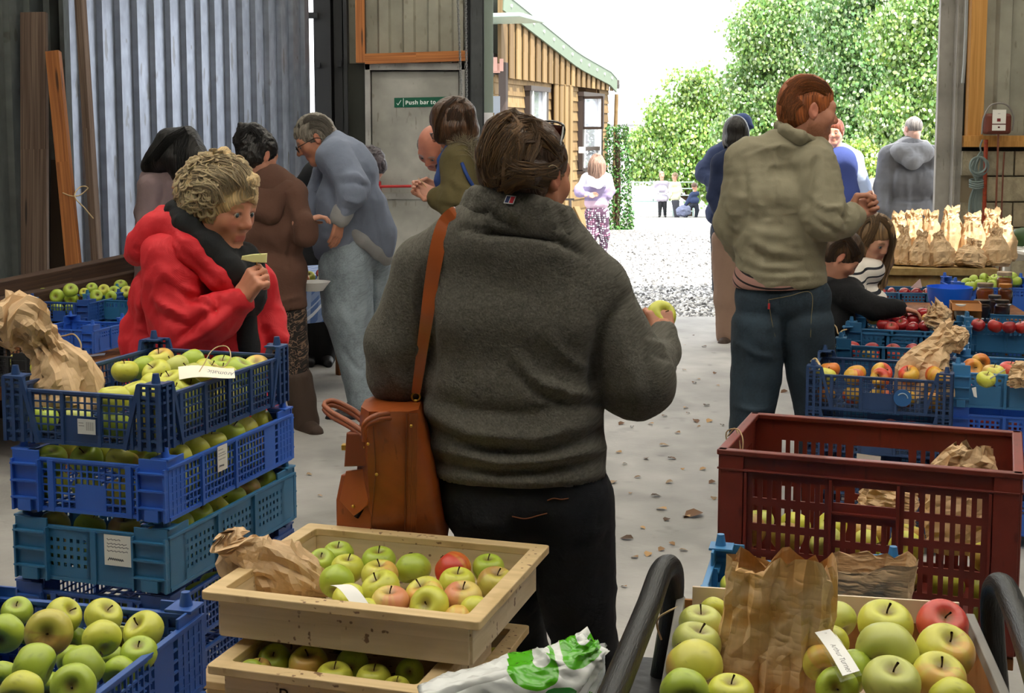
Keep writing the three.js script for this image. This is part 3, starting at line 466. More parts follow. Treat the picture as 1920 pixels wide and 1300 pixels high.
// ---------- foreground left: crates, trays ----------
const cA = crate('navy lattice crate of yellow-green apples, topmost of the tall stack', 0.4, 0.6, 0.118, 'fine', C.navy, -0.866, 0.932, -3.195, -17.5);
const cB = crate('bright blue lattice crate, second from the top of the tall stack', 0.4, 0.6, 0.118, 'plate', C.bright, -0.852, 0.777, -3.19, -17.0);
const cC = crate('teal crate with square holes, third from the top of the tall stack', 0.4, 0.6, 0.122, 'panel', C.teal, -0.850, 0.622, -3.19, -17.6);
const cE = crate('blue crate under the teal crate, fourth down in the tall stack', 0.4, 0.6, 0.118, 'plate', C.royal, -0.858, 0.467, -3.20, -17.2);
const cE2 = crate('blue crate, second from the floor in the tall stack', 0.4, 0.6, 0.118, 'plate', C.royal, -0.858, 0.311, -3.20, -17.2);
const cE3 = crate('blue crate on the floor at the foot of the tall stack', 0.4, 0.6, 0.118, 'plate', C.royal, -0.858, 0.156, -3.20, -17.2);
sticker(cA, 0, 0.018, 0.046, 0.046, 0.034, barTex); sticker(cB, 1, -0.075, 0.092, 0.045, 0.06, stickerTex); sticker(cC, 0, 0.075, 0.085, 0.075, 0.07, stickerTex);
fill(cA, { seed: 4, r: 0.0365, layers: [0.040, 0.090], types: ['yellowgreen', 'yellowgreen', 'blush', 'yellowgreen', 'pale', 'green'], where: 'the navy lattice crate', group: 'apples in the navy lattice crate', tumble: 0.45, keep: (i, k, L, nx, nz) => L === 1 ? !(i < 2 && k < 4) : (k === 0 || i === nx - 1) });
fill(cB, { seed: 9, r: 0.037, layers: [0.042, 0.104], types: ['yellowgreen', 'green', 'yellowgreen', 'blush'], where: 'the bright blue lattice crate', group: 'apples in the bright blue crate', same: true, keep: (i, k, L, nx) => k === 0 || i === nx - 1 || (k === 1 && L === 1) });
fill(cC, { seed: 10, r: 0.037, layers: [0.042, 0.104], types: ['green', 'russet', 'yellowgreen'], where: 'the teal crate', group: 'apples in the teal crate', same: true, keep: (i, k, L, nx) => k === 0 || i === nx - 1 });
fill(cE, { seed: 11, r: 0.037, layers: [0.06], types: ['green', 'russet'], where: 'the fourth crate down', group: 'apples in the fourth crate down', same: true, keep: (i, k, L, nx) => k === 0 || i === nx - 1 });
{ // hand-lettered tag on its loop of twine
  const tex = canvasTex(512, 128, (c) => { c.fillStyle = '#efe9d8'; c.fillRect(0, 0, 512, 128); c.save(); c.translate(330, 78); c.rotate(PI + 0.06); c.fillStyle = '#3a3f52'; c.font = 'italic 58px sans-serif'; c.textAlign = 'center'; c.fillText('Aromatic', -60, 34); c.restore(); });
  const t = thing('tag', 'cream card tag with upside-down lettering on the apples of the navy crate', 'tag', at(388, 700, 3.15));
  const q = (px, py, d) => at(px, py, d).sub(t.position);
  part(t, 'card', sheet(q(336, 712, 3.06), q(440, 706, 3.0), q(438, 688, 3.12), q(334, 688, 3.16), 0.0012, 8, 2, (u) => 0.004 * sin(u * 5)), mat(null, { map: tex, roughness: 0.8 }));
  part(t, 'string', tube([q(372, 700, 3.08), q(384, 680, 3.1), q(395, 660, 3.12), q(410, 650, 3.14), q(425, 650, 3.14), q(432, 672, 3.1), q(420, 688, 3.08), q(400, 684, 3.1)], 0.0013, 40, 6), twine);
}
bagAt('tall twisted brown paper bag standing in the navy lattice crate', [[118, 760, 66, 58, 3], [122, 735, 64, 56, 3], [116, 700, 55, 46, 2.6], [98, 665, 30, 26, 2], [80, 640, 22, 20, 2], [62, 618, 40, 34, 2], [40, 602, 48, 40, 2.4], [8, 604, 44, 36, 2.6]], 3.12, { seed: 3, crumple: 0.034, jag: 0.014, pleat: 0.06, pleats: 7, cap: false, side: V(1, 0, 0.2), nv: 26, nu: 34 });

// wooden table under the trays and the corner crate
function table(label, x, y, z, w, l, deg, m, leg = 0.05, th = 0.025, name = 'wooden_table') {
  const t = thing(name, label, 'table', [x, 0, z], deg * PI / 180), n = max(2, Math.round(l / 0.14));
  for (let i = 0; i < n; i++) part(t, 'plank', bx(w, th, l / n - 0.004, 0, y - th / 2, -l / 2 + (i + 0.5) * l / n, 0.002), m);
  for (const [sx, sz] of [[1, 1], [-1, 1], [-1, -1], [1, -1]]) part(t, 'leg', bx(leg, y - th, leg, sx * (w / 2 - leg), (y - th) / 2, sz * (l / 2 - leg), 0.003), m);
  part(t, 'apron', [bx(w - 2 * leg, 0.07, 0.02, 0, y - th - 0.035, l / 2 - leg), bx(w - 2 * leg, 0.07, 0.02, 0, y - th - 0.035, -l / 2 + leg)], m); return t;
}
const tableMat = mat(0xd8cdb8, { map: rep(T.woodPale, 1.2, 2), roughness: 0.6 }), tableDark = mat(0x9a7a52, { map: rep(T.woodWarm, 1.2, 2), roughness: 0.7 });
table('low pale wooden table under the stacked wooden trays', -0.30, 0.37, -2.44, 0.74, 0.84, -17, tableMat);
for (let k = 0; k < 3; k++) crate(['blue crate third down under the corner crate', 'blue crate fourth down under the corner crate', 'blue crate on the floor under the corner crate'][k], 0.4, 0.6, 0.118, 'plate', C.royal, -0.748, 0.452 - 0.155 * k, -1.775, -13.2);
const cD2 = crate('blue crate underneath the corner crate of green apples', 0.4, 0.6, 0.118, 'plate', C.royal, -0.748, 0.607, -1.775, -13.2);
const cD = crate('royal blue crate of large green apples at the bottom left corner', 0.4, 0.6, 0.118, 'plate', C.royal, -0.748, 0.752, -1.775, -13.2);
applesAt([[31, 1148, 30, 'green', 30, 20, 0, 'round green apple against the back left of the corner crate'], [119, 1156, 36, 'yellowgreen', 50, 70, 0, 'yellow-green apple with its stem tipped right at the back of the corner crate'], [91, 1187, 46, 'russet', 75, 10, 40, 'large russet-patched apple with its stem hollow facing out, corner crate'], [194, 1158, 37, 'yellowgreen', 35, 60, 0, 'yellow-green apple fourth along the back row of the corner crate'], [191, 1197, 38, 'yellowgreen', 120, 30, 0, 'golden apple lying stem down in the middle of the corner crate'], [270, 1184, 40, 'yellowgreen', 40, -40, 60, 'yellow-green apple in the back right corner of the corner crate'], [260, 1227, 36, 'green', 25, 10, 0, 'green apple against the right side of the corner crate'], [8, 1187, 38, 'green', 100, 0, 0, 'green apple cut by the left edge of the photo, corner crate'], [64, 1249, 46, 'green', 110, 90, 0, 'big plain green apple lying on its side, front of the corner crate'], [158, 1249, 42, 'green', 120, -60, 0, 'oval green apple in the middle front of the corner crate'], [137, 1287, 44, 'green', 70, 10, 0, 'green apple with its dark hollow forward at the bottom edge, corner crate'], [42, 1296, 42, 'yellowgreen', 110, 0, 0, 'yellow-green apple cut by the bottom edge in the corner crate'], [225, 1262, 34, 'green', 100, 0, 0, 'green apple beside the front right wall of the corner crate'], [5, 1272, 34, 'green', 100, 0, 0, 'green apple at the lower left edge of the corner crate']], 0.752, '', 'green apples in the corner crate', { lift: (i) => [-0.01, 0, 0.012, 0, 0.012, 0.005, -0.004, 0.0, 0.012, 0.005, 0.02, 0.01, -0.02, -0.01][i] });
applesAt([[50, 1180, 28, 'green', 80], [140, 1205, 30, 'green', 90], [135, 1238, 30, 'green', 100], [212, 1240, 30, 'green', 100], [232, 1200, 30, 'yellowgreen', 90], [95, 1290, 32, 'green', 100]], 0.70, 'lying deep between others in the corner crate', 'apples lying deep in the corner crate');

// shallow wooden trays
function tray(label, w, l, h, x, rimY, z, deg, writing) {
  const t = thing('wooden_tray', label, 'tray', [x, rimY - h, z], deg * PI / 180), th = 0.011, m = mat(null, { map: rep(T.plyDirt, 2.2), roughness: 0.65 }), dw = w - 0.05, dl = l - 0.05;
  const wall = (L, x, z, ry) => { const g = new THREE.Matrix4().makeRotationY(ry).setPosition(x, 0, z); return [bx(L, h, th, 0, h / 2, 0, 0.002).applyMatrix4(g)]; };
  part(t, 'side_board', wall(dw, 0, dl / 2, 0), m); part(t, 'side_board', wall(dw, 0, -dl / 2, 0), m); part(t, 'side_board', wall(dl, dw / 2, 0, PI / 2), m); part(t, 'side_board', wall(dl, -dw / 2, 0, PI / 2), m);
  const s = new THREE.Shape(); const rr = (s, a, b, r) => { s.moveTo(-a + r, -b); s.lineTo(a - r, -b); s.quadraticCurveTo(a, -b, a, -b + r); s.lineTo(a, b - r); s.quadraticCurveTo(a, b, a - r, b); s.lineTo(-a + r, b); s.quadraticCurveTo(-a, b, -a, b - r); s.lineTo(-a, -b + r); s.quadraticCurveTo(-a, -b, -a + r, -b); return s; };
  rr(s, w / 2, l / 2, 0.008); s.holes.push(rr(new THREE.Path(), dw / 2 - 0.004, dl / 2 - 0.004, 0.012)); const rim = new THREE.ExtrudeGeometry(s, { depth: 0.012, bevelEnabled: true, bevelSize: 0.002, bevelThickness: 0.002, bevelSegments: 2 }); rim.rotateX(-PI / 2).translate(0, h - 0.012, 0); boxUV(rim); part(t, 'rim', rim, mat(0xfff6e2, { map: rep(T.plyDirt, 2.2), roughness: 0.6 }));
  part(t, 'bottom_board', bx(dw, 0.008, dl, 0, 0.006, 0), m);
  if (writing) part(t, 'lettering', sheet(V(-0.10, 0.015, dl / 2 + 0.0065), V(0.14, 0.015, dl / 2 + 0.0065), V(0.14, h - 0.02, dl / 2 + 0.0065), V(-0.10, h - 0.02, dl / 2 + 0.0065), 0.0003), mat(null, { map: writing, roughness: 0.8, transparent: true }));
  return t;
}
const poTex = canvasTex(512, 128, (c) => { c.clearRect(0, 0, 512, 128); c.strokeStyle = '#3a2f26'; c.lineWidth = 5; c.font = '84px sans-serif'; c.fillStyle = '#3a2f26'; c.fillText('P o   a   a', 40, 90); });
tray('wooden tray of yellow apples and a paper bag, uppermost of three', 0.54, 0.455, 0.088, -0.249, 0.661, -2.53, -17.0);
tray('wooden tray half hidden under the uppermost wooden tray, lettering on its front', 0.42, 0.44, 0.088, -0.28, 0.556, -2.45, -17.0, poTex);
tray('wooden tray poking out behind the carrier bag, beneath the uppermost tray', 0.54, 0.455, 0.098, -0.289, 0.468, -2.59, -17.0);
applesAt([[634, 1041, 30, 'green', 12, 0, 0, 'green apple at the left end of the back row, upper wooden tray'], [652, 1067, 32, 'yellowgreen', 8, 30, 20, 'yellow-green apple with an upright stem beside the bag, second row, upper tray'], [710, 1053, 33, 'green', 8, 0, 60, 'green apple second along the back row of the upper wooden tray'], [712, 1081, 36, 'blush', 5, 0, 200, 'yellow apple with an orange left cheek behind a tilted-stem apple, upper tray'], [715, 1104, 39, 'yellowgreen', 30, -70, 0, 'yellow-green apple whose stem leans left, centre of the upper wooden tray'], [774, 1066, 35, 'green', 150, 20, 0, 'smooth green apple without a stem, third along the back row, upper tray'], [849, 1068, 36, 'redyellow', 130, 60, 90, 'the one apple with a red cheek in the upper wooden tray'], [858, 1094, 35, 'yellowgreen', 6, 0, 0, 'yellow-green apple just in front of the red-cheeked apple, upper tray'], [915, 1067, 31, 'green', 10, 0, 0, 'green apple at the right end of the back row, upper wooden tray'], [930, 1096, 37, 'russet', 15, 30, 0, 'russet-topped yellow apple against the right side of the upper tray'], [796, 1117, 38, 'blush', 25, -50, 150, 'blushed yellow apple with its stem tipped left, front middle, upper tray'], [868, 1122, 38, 'pink', 10, 0, 0, 'dusky pink apple near the front right of the upper wooden tray'], [806, 1137, 39, 'yellowgreen', 60, -20, 0, 'plain yellow apple in the front row of the upper wooden tray'], [890, 1142, 29, 'yellowgreen', 140, 0, 0, 'small yellow apple in the front right corner of the upper tray'], [858, 1160, 28, 'blush', 130, 0, 0, 'apple barely showing over the front right rim of the upper tray'], [731, 1130, 37, 'pink', 8, 0, 0, 'pinkish apple with an upright stem beside the white slip, upper tray'], [631, 1090, 34, 'green', 120, 0, 0, 'smooth green apple touching the paper bag in the upper wooden tray'], [603, 1054, 27, 'green', 30, 0, 0, 'green apple mostly behind the paper bag in the upper tray'], [655, 1124, 33, 'yellowgreen', 15, 0, 0, 'yellow-green apple under the white paper slip in the upper tray'], [690, 1150, 30, 'yellowgreen', 100, 0, 0, 'apple tucked under the front rim of the upper wooden tray']], 0.628, '', 'apples in the upper wooden tray', { lift: (i) => [0, 0, 0, 0, 0.012, 0, 0.002, 0.002, 0, 0.006, 0.004, 0.002, 0.004, 0, -0.01, 0.003, 0.005, 0, -0.004, -0.012][i] });
applesAt([[514, 1238, 32, 'green', 40], [579, 1246, 38, 'blush', 20, 0, 200], [627, 1272, 36, 'yellowgreen', 5], [701, 1275, 34, 'yellowgreen', 5], [744, 1292, 27, 'yellowgreen', 5], [486, 1256, 24, 'russet', 8], [768, 1262, 28, 'green', 60], [470, 1262, 26, 'green', 40], [660, 1245, 32, 'green', 90]].map((a, i) => [...a.slice(0, 4), a[4] ?? 0, a[5] ?? 0, a[6] ?? 0, ['green apple at the back of the lettered tray', 'orange-cheeked apple in the lettered tray under the upper tray', 'yellow apple with an upright stem, left of centre in the lettered tray', 'yellow-green apple with an upright stem, right of centre in the lettered tray', 'small yellow-green apple in the front right corner of the lettered tray', 'russet apple at the left end of the lettered tray', 'shaded green apple by the right wall of the lettered tray', 'green apple by the left wall of the lettered tray', 'green apple deep under the upper tray, middle of the lettered tray'][i]]), 0.524, '', 'apples in the lettered wooden tray');
applesAt([[927, 1239, 28, 'yellowgreen', 6], [908, 1262, 27, 'green', 60], [880, 1275, 27, 'green', 90], [862, 1290, 27, 'green', 90]].map((a, i) => [...a, 0, 0, ['yellow-green apple with an upright stem in the tray behind the carrier bag', 'green apple in front of the stemmed one, tray behind the carrier bag', 'shaded green apple in the middle of the tray behind the carrier bag', 'green apple low beside the tray wall behind the carrier bag'][i]]), 0.435, '', 'apples in the tray behind the carrier bag');
bagAt('crumpled brown paper bag lying in the uppermost wooden tray', [[424, 1000, 26, 18, 2.2], [440, 1030, 46, 26, 2.2], [478, 1058, 56, 34, 2.4], [530, 1070, 54, 36, 2.4], [575, 1088, 40, 30, 2.2], [606, 1108, 16, 12, 2]], 2.56, { seed: 8, crumple: 0.022, freq: 15, jag: 0.02, cap: false, capTop: true, side: V(-0.45, 0.9, 0.1) });
{ const q = (px, py, y) => onY(px, py, y); soleThing('paper_slip', 'curled white paper slip lying on apples at the front of the upper tray', 'paper', sheet(q(619, 1098, 0.665), q(662, 1140, 0.652), q(692, 1134, 0.655), q(648, 1096, 0.668), 0.0007, 10, 6, (u) => 0.014 * sin(u * 3.1)), mat(0xf2f1ee, { roughness: 0.7 })); }
{ // white carrier bag with a green print
  const tex = canvasTex(512, 512, (c, w, h) => { c.fillStyle = '#eef1f0'; c.fillRect(0, 0, w, h); c.fillStyle = '#58b81c'; c.beginPath(); c.ellipse(160, 330, 90, 66, 0.6, 0, 7); c.fill(); c.beginPath(); c.ellipse(190, 190, 70, 60, -0.4, 0, 7); c.fill(); c.beginPath(); c.ellipse(330, 250, 80, 110, 0.3, 0, 7); c.fill(); c.fillStyle = '#2f9a3a'; c.beginPath(); c.ellipse(250, 430, 50, 26, 0.2, 0, 7); c.fill(); c.fillStyle = '#eef1f0'; c.beginPath(); c.ellipse(330, 240, 34, 48, 0.4, 0, 7); c.fill(); c.beginPath(); c.ellipse(190, 320, 22, 30, 1, 0, 7); c.fill(); c.fillStyle = '#58b81c'; for (let i = 0; i < 9; i++) { const x = 60 + i * 47, y = 480 - (i % 3) * 14; c.fillRect(x, y, 4, 18); c.fillRect(x - 7, y + 7, 18, 4); } });
  const g = bagLoft([[at(800, 1350, 2.02), 0.05, 0.05, 2], [at(880, 1325, 2.03), 0.055, 0.05, 2], [at(960, 1310, 2.05), 0.066, 0.06, 2.2], [at(1040, 1285, 2.07), 0.066, 0.055, 2.2], [at(1090, 1240, 2.09), 0.046, 0.035, 2.2], [at(1118, 1208, 2.1), 0.026, 0.02, 2]], { seed: 5, crumple: 0.018, hard: false, side: V(0.3, 0.8, 0.5), jag: 0.012, capTop: true, nv: 40, nu: 48 });
  const uv = g.attributes.uv, p = g.attributes.position; for (let i = 0; i < p.count; i++) uv.setXY(i, (p.getX(i) + 0.05) / 0.26, (p.getY(i) - 0.60) / 0.20);
  soleThing('carrier_bag', 'white plastic carrier bag with a bright green print beside the trays', 'carrier bag', g, mat(null, { map: tex, roughness: 0.25, clearcoat: 0.4, transmission: 0.15, thickness: 0 }));
}
// ---------- foreground right: trolley, cardboard box, red crate ----------
{ // big maroon crate with slotted sides
  const w = 0.6, l = 0.4, h = 0.372, t = thing('slotted_crate', 'large maroon plastic crate with rows of upright slots, part full of apples', 'crate', [0.796, 0.829 - h, -2.879], -20.2 * PI / 180), m = mat(0x7e2a1f, { roughness: 0.5, map: rep(T.scuff, 1.2), clearcoat: 0.1 });
  const wall = (L, long) => {
    const holes = [], slot = (x, y, sw, sh) => holes.push([[x - sw / 2, y - sh / 2], [x - sw / 2, y + sh / 2], [x + sw / 2, y + sh / 2], [x + sw / 2, y - sh / 2]]);
    const rows = [0.074, 0.130, 0.186, 0.242, 0.298], group = (x0, x1, ys) => { const n = Math.round((x1 - x0) / 0.0195); for (let i = 0; i < n; i++) for (const y of ys) slot(lerp(x0, x1, (i + 0.5) / n), y, 0.0098, 0.04); };
    if (long) { group(-0.235, -0.075, rows); group(0.075, 0.235, rows); group(-0.062, 0.062, [0.055, 0.111, 0.167, 0.222]); slot(0, 0.300, 0.125, 0.036); } else { group(-0.14, -0.05, rows); group(0.05, 0.14, rows); slot(0, 0.300, 0.09, 0.034); group(-0.045, 0.045, rows.slice(0, 3)); }
    const g = extrude([[-L / 2, 0], [L / 2, 0], [L / 2, h], [-L / 2, h]], 0.005, 0, holes); boxUV(g); return g;
  };
  for (let k = 0; k < 4; k++) { const long = k % 2 === 0, L = long ? w : l, g = wall(L - 0.012, long), ribs = []; for (const x of long ? [-0.245, -0.068, 0.068, 0.245] : [-0.15, 0.15]) ribs.push(bx(0.006, h - 0.04, 0.012, x, h / 2 - 0.02, 0.008, 0.001)); ribs.push(bx(L, 0.004, 0.014, 0, h - 0.036, 0.008, 0.001)); if (long) ribs.push(bx(0.13, 0.004, 0.012, 0, 0.262, 0.008)); const G = merge([g, ...ribs]); G.translate(0, 0, (long ? l : w) / 2 - 0.008); G.rotateY(k * PI / 2); part(t, 'side_panel', G, m); }
  part(t, 'rim', [bx(w + 0.012, 0.012, 0.022, 0, h, l / 2 - 0.004, 0.003), bx(w + 0.012, 0.012, 0.022, 0, h, -l / 2 + 0.004, 0.003), bx(0.022, 0.012, l + 0.012, w / 2 - 0.004, h, 0, 0.003), bx(0.022, 0.012, l + 0.012, -w / 2 + 0.004, h, 0, 0.003)], m);
  for (const [sx, sz] of [[1, 1], [-1, 1], [-1, -1], [1, -1]]) part(t, 'corner_post', [bx(0.05, h, 0.008, sx * (w / 2 - 0.025), h / 2, sz * (l / 2), 0.002), bx(0.008, h, 0.05, sx * w / 2, h / 2, sz * (l / 2 - 0.025), 0.002)], m);
  part(t, 'base', bx(w - 0.02, 0.006, l - 0.02, 0, 0.003, 0), m); t.dim = [w, l, h]; t.updateMatrixWorld(true);
  fill(t, { seed: 21, r: 0.037, layers: [0.045, 0.112, 0.178], types: ['blush', 'russet', 'yellowgreen', 'pale'], where: 'the maroon crate', group: 'apples in the maroon crate', same: true, low: 'behind the upright slots of the maroon crate', keep: (i, k, L) => L < 2 ? k === 0 : (k < 2 && !(i > 4 && k === 0 && i < 6)) && i < 8 });
  const b = (x, y, z) => inCrate(t, x, y, z);
  soleThing('paper_bag', 'brown paper bag sticking up at the right end inside the maroon crate', 'paper bag', bagLoft([[b(0.19, 0.16, 0.03), 0.07, 0.05, 3], [b(0.19, 0.24, 0.03), 0.072, 0.05, 3], [b(0.195, 0.32, 0.03), 0.066, 0.035, 2.6], [b(0.21, 0.385, 0.03), 0.032, 0.014, 2.2]], { seed: 14, crumple: 0.022, jag: 0.01, cap: true, side: V(1, 0.1, 0.3) }), kraft);
  soleThing('paper_bag', 'small brown paper bag behind the back slots inside the maroon crate', 'paper bag', bagLoft([[b(0.02, 0.17, -0.10), 0.06, 0.045, 3], [b(0.03, 0.23, -0.1), 0.06, 0.04, 3], [b(0.04, 0.27, -0.1), 0.04, 0.02, 2.6]], { seed: 15, crumple: 0.02, jag: 0.01, side: V(1, 0.1, 0.3) }), kraft);
  const c0 = b(-0.285, h, 0.04); string('loop of twine tied round the left rim of the maroon crate', [b(-0.31, h - 0.03, 0.06), b(-0.315, h + 0.012, 0.055), b(-0.29, h + 0.02, 0.06), b(-0.275, h + 0.0, 0.075), b(-0.28, h - 0.05, 0.08), b(-0.286, h - 0.02, 0.05), b(-0.30, h + 0.016, 0.035), b(-0.318, h - 0.005, 0.03)], 0.0016);
  soleThing('tag', 'plain white card tag hanging inside the back handle of the maroon crate', 'tag', sheet(b(-0.055, 0.268, -0.196), b(0.0, 0.262, -0.196), b(0.0, 0.295, -0.199), b(-0.055, 0.298, -0.199), 0.0008), mat(0xefeeea));
}
const tabR = table('low wooden table under the maroon crate', 0.796, 0.452, -2.879, 0.6, 0.4, -20.2, tableDark);
const tabN = table('small wooden stand under the blue crate behind the cardboard box', 0.519, 0.452, -2.31, 0.36, 0.34, -14, tableDark);
const cN = crate('blue crate holding a paper bag behind the cardboard box', 0.355, 0.34, 0.11, 'slot', C.sky, 0.519, 0.685, -2.31, -14); const cN2 = copyOf(cN, 'lower blue crate on the small wooden stand behind the cardboard box'); cN2.position.y = 0.453;
applesAt([[1375, 1100, 26, 'yellowgreen'], [1420, 1090, 26, 'yellowgreen']].map((a, i) => [...a, 40, 0, 0, ['yellow-green apple at the left end of the blue crate behind the cardboard box', 'yellow-green apple beside the tall paper bag, in the blue crate behind the box'][i]]), 0.655, '', 'apples in the blue crate behind the box');
bagAt('open brown paper bag with a torn front edge standing behind the cardboard box', [[1628, 1190, 70, 46, 5], [1630, 1130, 72, 48, 5], [1634, 1090, 76, 50, 5], [1636, 1050, 80, 50, 5]], 2.27, { seed: 31, crumple: 0.012, jag: 0.014, cap: false, side: V(1, 0, 0.25), vert: true, crease: 0.5, nv: 10 });
{ // black tubular trolley
  const m = mat(0x08090a, { roughness: 0.42, bumpMap: rep(T.grit, 2), bumpScale: 0.0008 }), t = thing('trolley', 'black tubular steel trolley with a curved handle rail either side of the box', 'trolley', [0.36, 0, -1.62], -12 * PI / 180), q = (v) => v.sub(t.position).applyAxisAngle(V(0, 1, 0), 12 * PI / 180);
  const L = [at(1075, 1480, 1.20), at(1150, 1300, 1.44), at(1215, 1140, 1.70), at(1243, 1068, 1.83), at(1256, 1062, 1.86), at(1262, 1090, 1.885), at(1258, 1150, 1.89), at(1236, 1290, 1.90), at(1215, 1420, 1.90)].map(q);
  part(t, 'handle_rail', tube(L, 0.0165, 90, 16), m);
  const R = [at(1985, 1420, 1.28), at(1945, 1270, 1.45), at(1905, 1150, 1.68), at(1880, 1098, 1.80), at(1866, 1100, 1.84), at(1860, 1130, 1.86), at(1862, 1190, 1.865), at(1870, 1290, 1.87), at(1880, 1420, 1.87)].map(q);
  part(t, 'handle_rail', tube(R, 0.0165, 90, 16), m);
  part(t, 'deck', bx(0.52, 0.025, 0.62, 0, 0.695, 0, 0.004), m);
  for (const [x, z] of [[-0.23, 0.28], [0.23, 0.28], [-0.23, -0.28], [0.23, -0.28]]) { part(t, 'leg', tube([V(x, 0.69, z), V(x, 0.4, z), V(x, 0.1, z)], 0.014, 6, 10), m); const wh = part(t, 'wheel', [new THREE.CylinderGeometry(0.05, 0.05, 0.03, 24).rotateZ(PI / 2), new THREE.TorusGeometry(0.045, 0.012, 8, 24).rotateY(PI / 2)], m); wh.position.set(x, 0.057, z); }
  for (const x of [-0.23, 0.23]) part(t, 'rail', tube([V(x, 0.40, 0.28), V(x, 0.40, -0.28)], 0.011, 4, 8), m);
}
{ // cardboard box of big apples
  const w = 0.40, l = 0.36, h = 0.12, t = thing('cardboard_box', 'shallow grey-rimmed cardboard box of big cooking apples on the trolley', 'box', [0.412, 0.708, -1.672], -10.5 * PI / 180), m = mat(0xc9ab86, { map: rep(T.kraft, 2), roughness: 0.8 }), edge = mat(0x8d8a86, { roughness: 0.6 }), inner = mat(0xecd9c4, { roughness: 0.8 });
  part(t, 'side_panel', [bx(w, h, 0.006, 0, h / 2, l / 2)], m); part(t, 'side_panel', [bx(w, h, 0.006, 0, h / 2, -l / 2)], m);
  for (const s of [-1, 1]) { part(t, 'side_panel', bx(0.006, h, l, s * w / 2, h / 2, 0), m); part(t, 'edge_strip', bx(0.012, 0.02, l + 0.008, s * (w / 2 + 0.002), h - 0.006, 0, 0.002), edge, 'grey edge strip'); }
  part(t, 'inner_flap', bx(w - 0.03, 0.034, 0.004, 0, h + 0.006, -l / 2 + 0.008, 0.001), inner, 'pale inner flap'); part(t, 'bottom_panel', bx(w, 0.005, l, 0, 0.004, 0), inner);
}
applesAt([[1338, 1146, 28, 'yellowgreen', 100, 0, 0, 'yellow apple half hidden at the back left of the cardboard box'], [1314, 1172, 43, 'pale', 8, 0, 120, 'pale green apple with a dark top hollow, second down the left side of the box'], [1307, 1209, 48, 'pale', 12, 60, 0, 'pale green apple with a dark top hollow, third down the left side of the box'], [1300, 1251, 57, 'blush', 130, 40, 180, 'big yellow apple with an orange lower cheek, left side of the cardboard box'], [1282, 1298, 48, 'green', 100, 0, 0, 'green apple cut by the bottom edge at the left of the box'], [1370, 1304, 46, 'yellowgreen', 8, 0, 0, 'yellow-green apple at the bottom edge in front of the standing paper bag'], [1568, 1164, 40, 'pale', 120, 30, 0, 'large pale apple tucked behind the right edge of the standing paper bag'], [1661, 1172, 53, 'yellowgreen', 16, -10, 0, 'yellow apple with its top hollow showing, back row of the cardboard box'], [1766, 1172, 49, 'cherry', 40, 0, 0, 'the single coral red apple in the cardboard box'], [1663, 1224, 61, 'pale', 100, -30, 0, 'biggest pale green apple, in the middle of the cardboard box'], [1771, 1224, 56, 'blush', 30, 20, 190, 'ribbed yellow apple in front of the coral red apple'], [1759, 1272, 52, 'blush', 25, 10, 140, 'yellow apple with orange shoulders at the front right of the box'], [1671, 1282, 56, 'pale', 20, 0, 0, 'pale green apple with its hollow up in the front row of the box'], [1556, 1206, 38, 'yellowgreen', 110, 0, 0, 'yellow apple under the top end of the white name tag'], [1540, 1243, 38, 'blush', 110, 0, 0, 'apple beside the lower right of the standing paper bag'], [1600, 1258, 44, 'green', 110, 60, 0, 'green apple under the bottom end of the white name tag'], [1570, 1292, 42, 'green', 70, -20, 0, 'green apple showing its stem hollow below the white name tag'], [1785, 1312, 46, 'yellowgreen', 110, 0, 0, 'yellow apple cut by the bottom edge at the right of the box']], 0.838, '', 'cooking apples in the cardboard box', { max: 0.05, lift: (i) => [-0.01, -0.004, -0.004, 0.0, 0.0, -0.01, 0, 0.008, 0.006, 0.012, 0.006, 0.0, 0.004, -0.008, -0.012, -0.008, -0.012, -0.012][i] });
bagAt('tall greasy open brown paper bag standing in the cardboard box', [[1448, 1330, 92, 46, 5], [1448, 1290, 96, 50, 5], [1452, 1230, 94, 48, 5], [1456, 1170, 92, 46, 4], [1460, 1110, 95, 42, 4], [1464, 1052, 92, 36, 4]], 1.70, { seed: 41, crumple: 0.022, jag: 0.016, cap: true, mat: kraftGrease, side: V(1, 0, 0.22), nu: 44, nv: 16, vert: true, crease: 0.5 });
{ // long white tag with a hand-lettered name in a clear sleeve
  const tex = canvasTex(640, 160, (c) => { c.fillStyle = '#f1f1ef'; c.fillRect(0, 0, 640, 160); c.save(); c.translate(400, 84); c.fillStyle = '#2b2b2e'; c.font = 'italic 62px sans-serif'; c.textAlign = 'center'; c.fillText('Arthur Turner', 30, 24); c.restore(); c.font = '40px sans-serif'; c.fillStyle = '#9a9a98'; c.fillText('n', 40, 80); });
  const t = thing('tag', 'white lettered name tag in a clear sleeve lying across the cooking apples', 'tag', onY(1570, 1225, 0.86)), q = (px, py, y) => onY(px, py, y).sub(t.position);
  part(t, 'card', sheet(q(1528, 1186, 0.874), q(1580, 1268, 0.862), q(1612, 1258, 0.862), q(1556, 1180, 0.874), 0.0008, 6, 2, (u) => 0.003 * sin(u * 3.1)), mat(null, { map: tex, roughness: 0.5 }));
  part(t, 'clear_sleeve', sheet(q(1525, 1190, 0.871), q(1576, 1280, 0.858), q(1616, 1266, 0.858), q(1560, 1180, 0.871), 0.0005, 6, 2, (u) => 0.003 * sin(u * 3.1)), mat(0xffffff, { transmission: 1, roughness: 0.1, thickness: 0 }));
}
string('frayed end of twine tied to the left edge of the cardboard box', [onY(1278, 1136, 0.83), onY(1255, 1146, 0.83), onY(1236, 1158, 0.82), onY(1232, 1175, 0.80), onY(1240, 1200, 0.78)], 0.0016);

